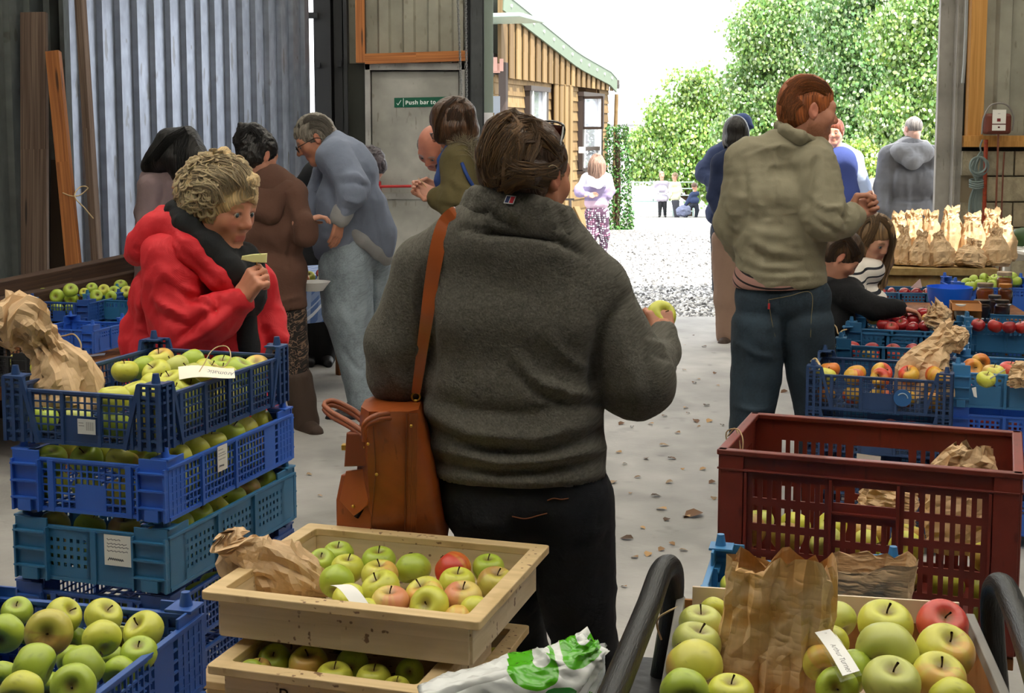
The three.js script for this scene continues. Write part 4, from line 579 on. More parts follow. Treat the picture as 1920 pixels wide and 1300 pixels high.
// ---------- stacked crates of red apples in front of the doorway ----------
function crateFL(label, px, py, Y, w, l, h, style, m, deg) { const p = onY(px, py, Y), a = deg * PI / 180, c = V(w / 2, 0, -l / 2).applyAxisAngle(V(0, 1, 0), a); return crate(label, w, l, h, style, m, p.x + c.x, Y, p.z + c.z, deg); }
const meshBlue = plastic(0x26406a), tealR = plastic(0x2d6690), skyR = plastic(0x3a79ad);
const cJ1 = crateFL('dark navy lattice crate of red and yellow apples with a round badge', 1514, 702, 0.637, 0.5, 0.4, 0.125, 'fine', meshBlue, -19.7);
const badge = part(cJ1, 'badge', new THREE.CylinderGeometry(0.031, 0.031, 0.006, 28).rotateX(PI / 2), plastic(0x2a5f9a), 'round blue badge'); badge.position.set(0.085, 0.06, 0.203);
part(cJ1, 'badge_mark', new THREE.TorusGeometry(0.017, 0.0022, 6, 20, 2.6), plastic(0x9fb4c6), 'pale curved mark').position.set(0.085, 0.06, 0.207);
const cJ1b = crateFL('dark navy crate under the badged navy crate of apples', 1514, 702, 0.637, 0.5, 0.4, 0.125, 'fine', meshBlue, -19.7); cJ1b.position.y -= 0.155; cJ1b.updateMatrixWorld(true);
for (let k = 2; k < 4; k++) { const c = crateFL(['', '', 'dark navy crate third down below the badged crate', 'dark navy crate on the floor below the badged crate'][k], 1514, 702, 0.637, 0.5, 0.4, 0.125, 'fine', meshBlue, -19.7); c.position.y -= 0.155 * k; }
fill(cJ1, { seed: 6, r: 0.039, layers: [0.043, 0.112], types: ['redyellow', 'redyellow', 'orange', 'blush', 'redyellow'], where: 'the badged navy crate', group: 'apples in the badged navy crate', keep: (i, k, L, nx) => (L === 0 && k === 0) || (L === 1 && k < 2 && !(k === 0 && i >= nx - 2)) });
fill(cJ1b, { seed: 7, r: 0.038, layers: [0.08], types: ['redyellow', 'red', 'yellowgreen'], where: 'the navy crate below the badged one', group: 'apples in the crate under the badged crate', same: true, keep: (i, k) => k === 0 });
const cJ2 = crateFL('teal crate heaped with dark red apples', 1588, 617, 0.655, 0.52, 0.38, 0.12, 'slot', tealR, -18);
const cJ2b = crateFL('teal crate between the badged navy crate and the dark red apples', 1567, 648, 0.637, 0.52, 0.38, 0.125, 'slot', tealR, -18.5);
fill(cJ2b, { seed: 8, r: 0.037, layers: [0.085], types: ['red', 'redyellow', 'red'], where: 'the teal crate behind the badged crate', group: 'apples in the middle teal crate', same: true, keep: (i, k) => k < 2 });
applesAt([[1637, 597, 13, 'redyellow'], [1661, 597, 12.5, 'crimson'], [1681, 597, 12.5, 'crimson'], [1657, 610, 13, 'red'], [1691, 609, 13.5, 'crimson'], [1711, 601, 13.5, 'crimson'], [1731, 588, 13, 'crimson'], [1740, 601, 13, 'redyellow'], [1672, 616, 13, 'red'], [1711, 616, 13, 'crimson'], [1733, 613, 12, 'crimson'], [1700, 594, 12, 'crimson'], [1754, 610, 12, 'red']].map((a, i) => [...a, 80 * hash3(i, 3, 1), 360 * hash3(i, 4, 1), 0, ['orange-red apple by the left corner post of the heaped teal crate', 'dark red apple beside the orange-red one in the heaped teal crate', 'dark red apple third along the top of the heaped teal crate', 'bright red apple low at the left front of the heaped teal crate', 'dark red apple in the front centre of the heaped teal crate', 'dark red apple right of the heap centre in the teal crate', 'dark red apple on top of the heap in the teal crate', 'orange-flushed dark apple at the right of the teal crate heap', 'bright red apple at the front rim of the heaped teal crate', 'dark red apple at the front rim beside the paper bag', 'dark red apple against the paper bag in the heaped teal crate', 'dark red apple behind the heap in the teal crate', 'red apple beneath the paper bag in the heaped teal crate'][i]]), 0.67, '', 'dark red apples in the heaped teal crate', { lift: (i) => [0.0, 0.0, 0.0, -0.01, 0, 0.01, 0.03, 0.01, -0.01, -0.01, 0, 0, -0.01][i] });
for (let k = 1; k < 4; k++) { const c = copyOf(cJ2b, ['', 'teal crate second down behind the badged navy crate', 'teal crate third down behind the badged navy crate', 'teal crate on the floor behind the badged navy crate'][k]); c.position.y -= 0.155 * k; const e = copyOf(cJ2, ['', 'teal crate just under the heap of dark red apples', 'teal crate second under the heap of dark red apples', 'teal crate on the floor under the dark red apples'][k]); e.position.y -= 0.155 * k + 0.012; }
const cJ3 = crateFL('light blue crate of mixed apples with a white tag, by the right edge', 1786, 699, 0.637, 0.5, 0.4, 0.125, 'slot', skyR, -19);
const cJ3b = copyOf(cJ3, 'bright blue crate under the light blue crate by the right edge'); cJ3b.position.y -= 0.155; cJ3b.traverse((o) => { if (o.isMesh) o.material = C.bright; });
for (let k = 2; k < 4; k++) { const c = copyOf(cJ3b, ['', '', 'bright blue crate third down by the right edge', 'bright blue crate on the floor by the right edge'][k]); c.position.y -= 0.155 * (k - 1); }
cJ3b.dim = cJ3.dim; cJ3b.updateMatrixWorld(true);
applesAt([[1823, 692, 20, 'orange', 70, 0], [1863, 702, 22, 'blush', 6, 0], [1894, 695, 21, 'cherry', 8, 0], [1849, 712, 18, 'yellowgreen', 20, 0], [1838, 680, 18, 'orange', 90, 0]].map((a, i) => [...a, 0, ['orange apple at the left end of the light blue crate', 'yellow apple with an orange flush and a stem in the light blue crate', 'red apple by the paper bag in the light blue crate', 'yellow-green apple under the white tag in the light blue crate', 'orange apple at the back of the light blue crate'][i]]), 0.628, '', 'apples on top of the light blue crate');
fill(cJ3, { seed: 18, r: 0.037, layers: [0.045, 0.085], types: ['red', 'cherry', 'yellowgreen'], where: 'the light blue crate', group: 'apples in the light blue crate', same: true, keep: (i, k, L) => k === 0 && L === 0 });
fill(cJ3b, { seed: 19, r: 0.037, layers: [0.07], types: ['red', 'russet'], where: 'the bright blue crate under the light blue one', group: 'apples in the bright blue crate, right', same: true, keep: (i, k) => k === 0 });
const cJ4 = crateFL('light blue crate of red apples in front of the jam jars', 1806, 608, 0.655, 0.5, 0.38, 0.12, 'slot', tealR, -18); for (let k = 1; k < 4; k++) { const e = copyOf(cJ4, ['', 'blue crate under the crate in front of the jars', 'blue crate second under the crate in front of the jars', 'blue crate on the floor under the crate in front of the jars'][k]); e.position.y -= 0.155 * k + 0.012; }
applesAt([[1834, 610, 13, 'red'], [1866, 612, 14, 'red'], [1892, 614, 13, 'red'], [1916, 614, 13, 'red']].map((a, i) => [...a, 20, 90 * i, 0, ['first', 'second', 'third', 'fourth'][i] + ' red apple along the front of the crate before the jars']), 0.655, '', 'red apples before the jars');
string('loose twine loop on the left corner of the badged navy crate', [at(1520, 678, 4.9), at(1528, 672, 4.92), at(1535, 680, 4.88), at(1545, 698, 4.84), at(1552, 705, 4.8), at(1540, 690, 4.82), at(1530, 677, 4.86), at(1522, 684, 4.84)], 0.003);
string('end of twine sticking out from the teal crate corner', [at(1560, 606, 5.55), at(1568, 614, 5.52), at(1572, 626, 5.5), at(1580, 620, 5.5), at(1588, 618, 5.5)], 0.003);
string('short twine end poking from the side of the middle teal crate', [at(1553, 649, 5.5), at(1562, 651, 5.5), at(1572, 649, 5.5)], 0.003);
soleThing('tag', 'slim white tag lying on the apples in the light blue crate', 'tag', sheet(onY(1856, 712, 0.66), onY(1884, 695, 0.675), onY(1886, 692, 0.685), onY(1857, 709, 0.672), 0.001), mat(0xf4f4f2));
soleThing('tag', 'small white tag hanging on the front of the light blue crate', 'tag', sheet(at(1826, 744, 4.62), at(1832, 746, 4.62), at(1830, 726, 4.62), at(1822, 728, 4.62), 0.001), mat(0xe9e9e6));
bagAt('brown paper bag with a twisted neck leaning out of the badged navy crate', [[1733, 740, 48, 32, 3], [1733, 715, 50, 34, 3], [1738, 690, 46, 30, 2.6], [1748, 668, 34, 22, 2.3], [1760, 648, 18, 12, 2], [1776, 632, 18, 12, 2], [1790, 622, 22, 16, 2]], 4.86, { seed: 51, crumple: 0.034, jag: 0.02, cap: false, capTop: false, side: V(1, 0, 0.2), pleat: 0.15 });
bagAt('rounded end of a brown paper bag beside the twisted neck', [[1785, 660, 10, 10, 2], [1790, 640, 20, 16, 2.2], [1796, 622, 18, 14, 2.2], [1798, 612, 6, 6, 2]], 5.0, { seed: 52, crumple: 0.02, capTop: true, side: V(1, 0, 0.2) });
bagAt('brown paper bag crumpled among the dark red apples', [[1750, 618, 16, 14, 2.4], [1756, 604, 20, 15, 2.4], [1758, 588, 18, 13, 2.2], [1750, 572, 7, 6, 2]], 5.75, { seed: 53, crumple: 0.03, jag: 0.02, side: V(1, 0, 0.2) });
bagAt('brown paper bag cut by the right edge in the light blue crate', [[1922, 722, 24, 24, 3], [1920, 700, 22, 20, 3], [1924, 680, 10, 12, 2.4]], 4.72, { seed: 54, crumple: 0.03, side: V(1, 0, 0.2), capTop: true });
// behind: wide crate, bowl, jars, green apples
const cJ5 = crateFL('wide blue crate of wrapped dark apples beside the striped girl', 1612, 549, 0.66, 0.56, 0.32, 0.12, 'slot', tealR, -8);
for (let k = 1; k < 4; k++) { const e = copyOf(cJ5, ['', 'blue crate under the wide blue crate', 'blue crate second under the wide blue crate', 'blue crate on the floor under the wide blue crate'][k]); e.position.y -= 0.155 * k + 0.012; }
applesAt([[1650, 549, 11, 'crimson'], [1673, 550, 11, 'crimson'], [1696, 550, 11, 'crimson'], [1718, 550, 11, 'crimson'], [1738, 551, 11, 'crimson']].map((a, i) => [...a, 60, 70 * i, 0, ['first', 'second', 'third', 'fourth', 'fifth'][i] + ' glossy dark apple along the wide blue crate']), 0.65, '', 'glossy dark apples in the wide blue crate');
{ const p = at(1779, 588, 6.55), g = lathe([[0.0, 0.0], [0.062, 0.0], [0.07, 0.008], [0.098, 0.06], [0.109, 0.13], [0.111, 0.134], [0.108, 0.134], [0.096, 0.062], [0.066, 0.012], [0, 0.008]], 40); const b = soleThing('bowl', 'bright blue plastic bowl among the apple crates', 'bowl', g, plastic(0x1463e0)); b.position.copy(p); b.userData.note = undefined; delete b.userData.note; }
const tabJ = table('low wooden stand under the bowl and jam jars', 2.22, 0.615, -6.75, 0.75, 0.62, -10, tableDark, 0.04);
{ const p0 = at(1808, 625, 6.2); const t = thing('cardboard_box', 'small brown cardboard box beside the blue bowl', 'box', [p0.x, 0.616, p0.z], -0.25); const m = mat(0xb98f60, { map: rep(T.kraft, 2), roughness: 0.85 }); part(t, 'body', [bx(0.13, 0.11, 0.006, 0, 0.055, 0.06), bx(0.13, 0.11, 0.006, 0, 0.055, -0.06), bx(0.006, 0.11, 0.12, 0.065, 0.055, 0), bx(0.006, 0.11, 0.12, -0.065, 0.055, 0), bx(0.13, 0.005, 0.12, 0, 0.003, 0)], m); const f = part(t, 'flap', bx(0.13, 0.003, 0.06, 0, 0, 0.03), m); f.position.set(0, 0.11, 0.06); f.rotation.x = 0.5; }
function jar(label, px, py, d, r, h, fillC, lidC) {
  const p = at(px, py, d), t = thing('jam_jar', label, 'jar', p, 0, 'jam jars'); t.position.y = max(p.y, 0.617);
  part(t, 'glass', lathe([[0, 0], [r * 0.9, 0], [r, 0.006], [r, h * 0.72], [r * 0.82, h * 0.84], [r * 0.82, h], [r * 0.78, h], [r * 0.78, h * 0.85], [r * 0.95, h * 0.71], [r * 0.95, 0.008], [0, 0.006]], 28), mat(0xffffff, { transmission: 1, roughness: 0.05, thickness: 0.003, ior: 1.45 }));
  part(t, 'preserve', lathe([[0, 0.008], [r * 0.93, 0.009], [r * 0.93, h * 0.70], [r * 0.76, h * 0.80], [0, h * 0.80]], 28), mat(fillC, { roughness: 0.3 }));
  part(t, 'lid', lathe([[r * 0.88, h * 0.9], [r * 0.9, h * 0.9], [r * 0.9, h * 1.05], [r * 0.86, h * 1.07], [0, h * 1.07]], 28), mat(lidC, { roughness: 0.3, metalness: 0.5 }));
}
jar('big jar of amber preserve with a dull gold lid behind the dark jars', 1846, 572, 6.75, 0.044, 0.105, 0xa8541e, 0x8a7a66); jar('dark jam jar lying nearest the cardboard box', 1840, 598, 6.3, 0.042, 0.085, 0x2a1410, 0x2c2a2a); jar('dark jam jar at the front right of the jars', 1878, 598, 6.3, 0.036, 0.085, 0x38160e, 0x34302e); jar('jar with an orange gold lid beside the amber jar', 1884, 572, 6.65, 0.036, 0.10, 0x7a3a16, 0xc8823a); jar('dark jar between the amber jar and the orange lid', 1864, 590, 6.5, 0.034, 0.09, 0x30120c, 0x4a4644); jar('small white-lidded jar beside the cardboard box', 1800, 602, 6.15, 0.030, 0.075, 0xcabf9e, 0xf0efe8);
jar('jar of orange preserve at the back beside the green apples', 1882, 555, 7.0, 0.042, 0.12, 0xb9662a, 0xc8b49a);
const cJ6 = crateFL('blue crate of bright green apples behind the jam jars', 1786, 540, 0.70, 0.44, 0.3, 0.12, 'slot', C.bright, -6); for (let k = 1; k < 4; k++) { const e = copyOf(cJ6, ['', 'blue crate under the bright green apples', 'blue crate second under the bright green apples', 'blue crate on the floor under the green apples'][k]); e.position.y -= 0.155 * k + 0.04; }
applesAt([[1812, 532, 11], [1826, 526, 11], [1838, 533, 11], [1852, 529, 11], [1866, 524, 11], [1878, 531, 11], [1892, 527, 11], [1905, 529, 11], [1820, 537, 11], [1860, 536, 11], [1845, 522, 10], [1898, 520, 10]].map((a, i) => [...a, 'green', 90 * hash3(i, 1, 8), 77 * i, 0, ORD[i % 6] + (i < 6 ? ' bright green apple from the left in the' : ' bright green apple in the second layer of the') + ' crate behind the jars']), 0.71, '', 'bright green apples behind the jars', { lift: (i) => i > 9 ? 0.025 : 0.0 });
{ const m = mat(0xb5713a, { map: rep(T.woodOrange, 2), roughness: 0.7 }), p = at(1690, 540, 7.45), t = thing('wooden_box', 'orange-brown wooden box of red apples under the edge of the bag table', 'box', [p.x, 0.52, p.z], -0.1); part(t, 'side_board', bx(0.5, 0.12, 0.012, 0, 0.06, 0.14), m); part(t, 'side_board', bx(0.5, 0.12, 0.012, 0, 0.06, -0.14), m); part(t, 'side_board', bx(0.012, 0.12, 0.28, 0.25, 0.06, 0), m); part(t, 'side_board', bx(0.012, 0.12, 0.28, -0.25, 0.06, 0), m); part(t, 'bottom_board', bx(0.5, 0.01, 0.28, 0, 0.005, 0), m);
  const t2 = thing('trestle', 'low trestle beneath the orange-brown wooden box', 'trestle', [p.x, 0, p.z], -0.1); part(t2, 'top', bx(0.5, 0.03, 0.28, 0, 0.503, 0, 0.003), m); for (const x of [-0.22, 0.22]) for (const z of [-0.11, 0.11]) part(t2, 'leg', bx(0.03, 0.49, 0.03, x, 0.245, z), m);
  applesAt([[1657, 529, 10, 'red'], [1682, 530, 10, 'orange'], [1700, 530, 10, 'orange'], [1732, 530, 10, 'redyellow'], [1750, 531, 10, 'red']].map((a, i) => [...a, 30, 50 * i, 0, ['red apple at the left of the orange-brown box', 'orange apple second in the orange-brown box', 'orange apple third in the orange-brown box', 'streaked apple fourth in the orange-brown box', 'red apple at the right of the orange-brown box'][i]]), 0.64, '', 'apples in the orange-brown box'); }
soleThing('paper_cone', 'folded pale pink card standing on the wide crate', 'card', extrude([[0, 0], [0.065, 0], [0.052, 0.05], [0.04, 0.04]], 0.002).translate(at(1707, 540, 7.3).x, at(1707, 540, 7.3).y, -7.3), mat(0xe7c8c4));
// table with the row of filled brown bags
const tabB = table('pale wooden trestle table crowded with filled brown paper bags', 2.28, 0.745, -8.0, 1.05, 0.8, -4, mat(0xcfc2a6, { map: rep(T.woodPale, 1.2, 2), roughness: 0.7 }), 0.05, 0.04);
{ const P = [[1664, 505, 17, 58, 7.80, 'first'], [1692, 507, 19, 68, 7.76, 'second'], [1722, 510, 20, 60, 7.70, 'third'], [1765, 513, 24, 62, 7.68, 'fourth'], [1814, 512, 30, 46, 7.66, 'fifth'], [1866, 512, 27, 66, 7.70, 'sixth']];
  P.forEach(([px, py, w, h, d, o], i) => { const lean = [0, 4, 8, -4, 14, 2][i], y0 = 0.747, s = F / d, b = at(px, py, d); const ring = (k, kw, kd, e = 2.6) => [V(b.x + lean * k / s, y0 + h * k / s, b.z - 0.03 * k), w * kw / s, w * kd / s, e]; soleThing('paper_bag', 'filled brown paper bag, ' + o + ' from the left in the front row on the bag table', 'paper bag', bagLoft([ring(0, 0.78, 0.75, 3), ring(0.12, 0.92, 0.9, 3), ring(0.45, 0.9, 0.85), ring(0.72, 0.6, 0.5, 2.2), ring(0.88, 0.3, 0.22, 2), ring(1.05, 0.42, 0.10, 2)], { seed: 60 + i, crumple: 0.022, jag: 0.02, capTop: true, pleat: 0.10, nu: 28, nv: 18, side: V(1, 0, 0.3 * (i % 3 - 1)) }), kraft, 'filled brown bags on the bag table'); });
  const Q = [[1682, 88, 8.05, 'first'], [1712, 92, 8.1, 'second'], [1744, 90, 8.06, 'third'], [1780, 96, 8.1, 'fourth'], [1822, 88, 8.04, 'fifth'], [1856, 92, 8.08, 'sixth'], [1880, 78, 8.02, 'seventh']];
  Q.forEach(([px, h, d, o], i) => { const s = F / d, b = at(px, 495, d), w = 20 + 3 * sin(i * 2.3), y0 = 0.747, ring = (k, kw, kd, e = 2.6) => [V(b.x + 0.01 * sin(i * 3) * k, y0 + h * k / s, b.z), w * kw / s, w * kd / s, e]; soleThing('paper_bag', 'brown paper bag, ' + o + ' from the left in the back row on the bag table', 'paper bag', bagLoft([ring(0, 0.8, 0.8, 3), ring(0.12, 1, 1, 3), ring(0.5, 0.95, 0.9), ring(0.78, 0.7, 0.55, 2.2), ring(0.9, 0.6, 0.35, 2), ring(1, 0.7, 0.22, 2)], { seed: 80 + i, crumple: 0.022, jag: 0.03, capTop: true, pleat: 0.10, nu: 28, nv: 18, side: V(1, 0, 0.3 * (i % 3 - 1)) }), kraft, 'filled brown bags on the bag table'); });
}
{ // side table with papers and a dark green squash
  const p = at(1912, 500, 8.3); table('white-topped side table by the right edge of the photo', p.x + 0.25, 0.80, -8.25, 0.55, 0.7, 0, mat(0xe6e2d8, { roughness: 0.6 }), 0.04, 0.03);
  const q = at(1893, 466, 8.3), g = lathe([[0, 0], [0.03, 0.004], [0.055, 0.03], [0.06, 0.06], [0.045, 0.10], [0.02, 0.125], [0.012, 0.14], [0, 0.142]], 28); g.rotateZ(-0.9); const s = soleThing('squash', 'dark green squash standing on the side table by the blockwork', 'squash', g, mat(0x2c4a1c, { roughness: 0.4 })); s.position.set(q.x + 0.02, 0.835, q.z);
  for (let i = 0; i < 3; i++) { const c = at(1900 + i * 9, 478 - i * 3, 8.2 - i * 0.1), a = soleThing('leaflet', ['white leaflet at the near end of the side table', 'white leaflet in the middle of the side table', 'white leaflet at the far end of the side table'][i], 'leaflet', bx(0.1, 0.004, 0.15), mat(0xf4f4f0)); a.position.set(c.x + 0.08 * i + 0.03, 0.803, -8.05 - 0.16 * i); a.rotation.y = i * 0.4; }
}
// ---------- bodies and clothes: smooth unions of tapered limbs, meshed by surface nets ----------
const cap = (a, b, ra, rb, k = 0.02, op = 1) => ({ t: 0, a, b, ra, rb, k, op, c: a.clone().add(b).multiplyScalar(0.5), R: a.distanceTo(b) / 2 + max(ra, rb) });
const ell = (c, r, q = null, k = 0.02, op = 1) => ({ t: 1, c, r, q: q ? q.clone().invert() : null, k, op, R: max(r.x, r.y, r.z) });
const below = (y, k = 0.004) => ({ t: 2, y, k, op: -1, R: 1e9 });          // cuts away everything under the height y
const above = (y, k = 0.004) => ({ t: 3, y, k, op: -1, R: 1e9 });
const _v = V(0, 0, 0);
function primD(p, x, y, z) {
  if (p.t === 0) { const ax = p.a.x, ay = p.a.y, az = p.a.z, bx = p.b.x - ax, by = p.b.y - ay, bz = p.b.z - az, L = bx * bx + by * by + bz * bz, t = L > 0 ? clamp(((x - ax) * bx + (y - ay) * by + (z - az) * bz) / L, 0, 1) : 0, dx = x - ax - bx * t, dy = y - ay - by * t, dz = z - az - bz * t; return Math.sqrt(dx * dx + dy * dy + dz * dz) - (p.ra + (p.rb - p.ra) * t); }
  if (p.t === 1) { _v.set(x - p.c.x, y - p.c.y, z - p.c.z); if (p.q) _v.applyQuaternion(p.q); const a = _v.x / p.r.x, b = _v.y / p.r.y, c = _v.z / p.r.z, k0 = Math.sqrt(a * a + b * b + c * c), d = a / p.r.x, e = b / p.r.y, f = c / p.r.z, k1 = Math.sqrt(d * d + e * e + f * f); return k1 > 1e-6 ? k0 * (k0 - 1) / k1 : -min(p.r.x, p.r.y, p.r.z); }
  return p.t === 2 ? y - p.y : p.y - y;
}
function field(ps, x, y, z) {
  let d = 1e3;
  for (const p of ps) { const e = primD(p, x, y, z); if (p.op > 0) { if (d > 900) d = e; else { const h = max(p.k - abs(d - e), 0) / p.k; d = min(d, e) - h * h * p.k * 0.25; } } else { const f = -e, h = max(p.k - abs(d - f), 0) / p.k; d = max(d, f) + h * h * p.k * 0.25; } }
  return d;
}
function meshOf(ps, cell) {
  const lo = V(1e9, 1e9, 1e9), hi = V(-1e9, -1e9, -1e9);
  for (const p of ps) if (p.op > 0) for (const k of ['x', 'y', 'z']) { const m = p.t === 0 ? [min(p.a[k] - p.ra, p.b[k] - p.rb), max(p.a[k] + p.ra, p.b[k] + p.rb)] : [p.c[k] - p.R, p.c[k] + p.R]; lo[k] = min(lo[k], m[0]); hi[k] = max(hi[k], m[1]); }
  lo.subScalar(cell * 3); hi.addScalar(cell * 3);
  const nx = Math.ceil((hi.x - lo.x) / cell) + 1, ny = Math.ceil((hi.y - lo.y) / cell) + 1, nz = Math.ceil((hi.z - lo.z) / cell) + 1, G = new Float32Array(nx * ny * nz).fill(1), B = 7, half = B * cell * 0.9;
  for (let bz = 0; bz < nz; bz += B) for (let by = 0; by < ny; by += B) for (let b0 = 0; b0 < nx; b0 += B) {
    const cx = lo.x + (b0 + B / 2) * cell, cy = lo.y + (by + B / 2) * cell, cz = lo.z + (bz + B / 2) * cell, near = ps.filter((p) => p.R > 1e8 || Math.hypot(p.c.x - cx, p.c.y - cy, p.c.z - cz) < p.R * 1.02 + half + p.k + cell);
    if (!near.some((p) => p.op > 0)) continue;
    if (field(near, cx, cy, cz) > half * 1.6 + 0.02) continue;
    for (let k = bz; k < min(bz + B, nz); k++) for (let j = by; j < min(by + B, ny); j++) for (let i = b0; i < min(b0 + B, nx); i++) G[(k * ny + j) * nx + i] = field(near, lo.x + i * cell, lo.y + j * cell, lo.z + k * cell);
  }
  const id = new Int32Array(nx * ny * nz).fill(-1), pos = [], idx = [], sx = 1, sy = nx, sz = nx * ny, off = [0, sx, sy, sx + sy, sz, sz + sx, sz + sy, sz + sx + sy], E = [[0, 1], [2, 3], [4, 5], [6, 7], [0, 2], [1, 3], [4, 6], [5, 7], [0, 4], [1, 5], [2, 6], [3, 7]];
  for (let k = 0; k < nz - 1; k++) for (let j = 0; j < ny - 1; j++) for (let i = 0; i < nx - 1; i++) {
    const o = k * sz + j * sy + i; let m = 0; for (let c = 0; c < 8; c++) if (G[o + off[c]] < 0) m |= 1 << c; if (m === 0 || m === 255) continue;
    let x = 0, y = 0, z = 0, n = 0; for (const [a, b] of E) { if (((m >> a) & 1) === ((m >> b) & 1)) continue; const ga = G[o + off[a]], gb = G[o + off[b]], t = ga / (ga - gb); x += (a & 1) + t * ((b & 1) - (a & 1)); y += ((a >> 1) & 1) + t * (((b >> 1) & 1) - ((a >> 1) & 1)); z += ((a >> 2) & 1) + t * (((b >> 2) & 1) - ((a >> 2) & 1)); n++; }
    id[o] = pos.length / 3; pos.push(lo.x + (i + x / n) * cell, lo.y + (j + y / n) * cell, lo.z + (k + z / n) * cell);
  }
  const quad = (a, b, c, d, f) => { if (a < 0 || b < 0 || c < 0 || d < 0) return; f ? idx.push(a, b, c, a, c, d) : idx.push(a, c, b, a, d, c); };
  for (let k = 1; k < nz - 1; k++) for (let j = 1; j < ny - 1; j++) for (let i = 1; i < nx - 1; i++) { const o = k * sz + j * sy + i, s = G[o] < 0; if (s !== G[o + sx] < 0) quad(id[o - sy - sz], id[o - sz], id[o], id[o - sy], s); if (s !== G[o + sy] < 0) quad(id[o - sx - sz], id[o - sx], id[o], id[o - sz], s); if (s !== G[o + sz] < 0) quad(id[o - sx - sy], id[o - sy], id[o], id[o - sx], s); }
  const g = new THREE.BufferGeometry(); g.setAttribute('position', new THREE.Float32BufferAttribute(pos, 3)); g.setIndex(idx); g.computeVertexNormals(); return g;
}
function clothUV(g, k = 1) { const p = g.attributes.position, uv = new Float32Array(p.count * 2); for (let i = 0; i < p.count; i++) { uv[i * 2] = (p.getX(i) + 0.7 * p.getZ(i)) * k; uv[i * 2 + 1] = (p.getY(i) + 0.45 * p.getZ(i)) * k; } g.setAttribute('uv', new THREE.BufferAttribute(uv, 2)); return g; }
// folds: [[px, py, px, py ...], height in m, half width in px]; wrinkle: [height, frequency, stretch]
function dress(g, o) {
  const p = g.attributes.position, n = g.attributes.normal;
  for (let i = 0; i < p.count; i++) {
    let h = 0; const x = p.getX(i), y = p.getY(i), z = p.getZ(i);
    if (o.wrinkle) { const [a, f, s = 1] = o.wrinkle; h += a * (0.7 * (0.45 - abs(noise3(x * f, y * f * s, z * f))) + 0.5 * (0.45 - abs(noise3(x * f * 2.1 + 9, y * f * 1.7 * s, z * f * 2.1 + 5))) + 0.28 * (0.4 - abs(noise3(x * f * 4.3 + 3, y * f * 3.6 * s, z * f * 4.3))) + 0.35 * noise3(x * f * 0.6, y * f * 0.6 * s, z * f * 0.6 + 4)); }
    if (o.folds && n.getZ(i) > 0.05) { const [u, v] = pixelOf(_v.set(x, y, z)), wN = sstep(0.05, 0.4, n.getZ(i)); for (const [pl, a, w] of o.folds) { let best = 1e9, tt = 0; for (let q = 0; q < pl.length - 2; q += 2) { const ax = pl[q], ay = pl[q + 1], bx2 = pl[q + 2] - ax, by2 = pl[q + 3] - ay, t = clamp(((u - ax) * bx2 + (v - ay) * by2) / (bx2 * bx2 + by2 * by2), 0, 1), d = Math.hypot(u - ax - bx2 * t, v - ay - by2 * t); if (d < best) { best = d; tt = (q / 2 + t) / (pl.length / 2 - 1); } } if (best < w * 3) h += a * wN * Math.exp(-best * best / w / w) * (0.25 + 0.75 * sin(PI * clamp(tt * 0.9 + 0.05, 0, 1))); } }
    p.setXYZ(i, x + n.getX(i) * h, y + n.getY(i) * h, z + n.getZ(i) * h);
  }
  g.computeVertexNormals(); return g;
}
function tint(g, fn) { const p = g.attributes.position, c = new Float32Array(p.count * 3), q = new THREE.Color(); for (let i = 0; i < p.count; i++) { q.set(1, 1, 1); fn(q, p.getX(i), p.getY(i), p.getZ(i)); c[i * 3] = q.r; c[i * 3 + 1] = q.g; c[i * 3 + 2] = q.b; } g.setAttribute('color', new THREE.BufferAttribute(c, 3)); return g; }
// first point of a surface met from the eye at a pixel
function surf(ps, px, py, d0, reach = 0.5) { let d = d0 - reach; for (let i = 0; i < 90; i++) { const p = at(px, py, d), f = field(ps, p.x, p.y, p.z); if (f < 0.0012) return p; d += max(f * 0.8, 0.0012); if (d > d0 + reach) break; } return null; }

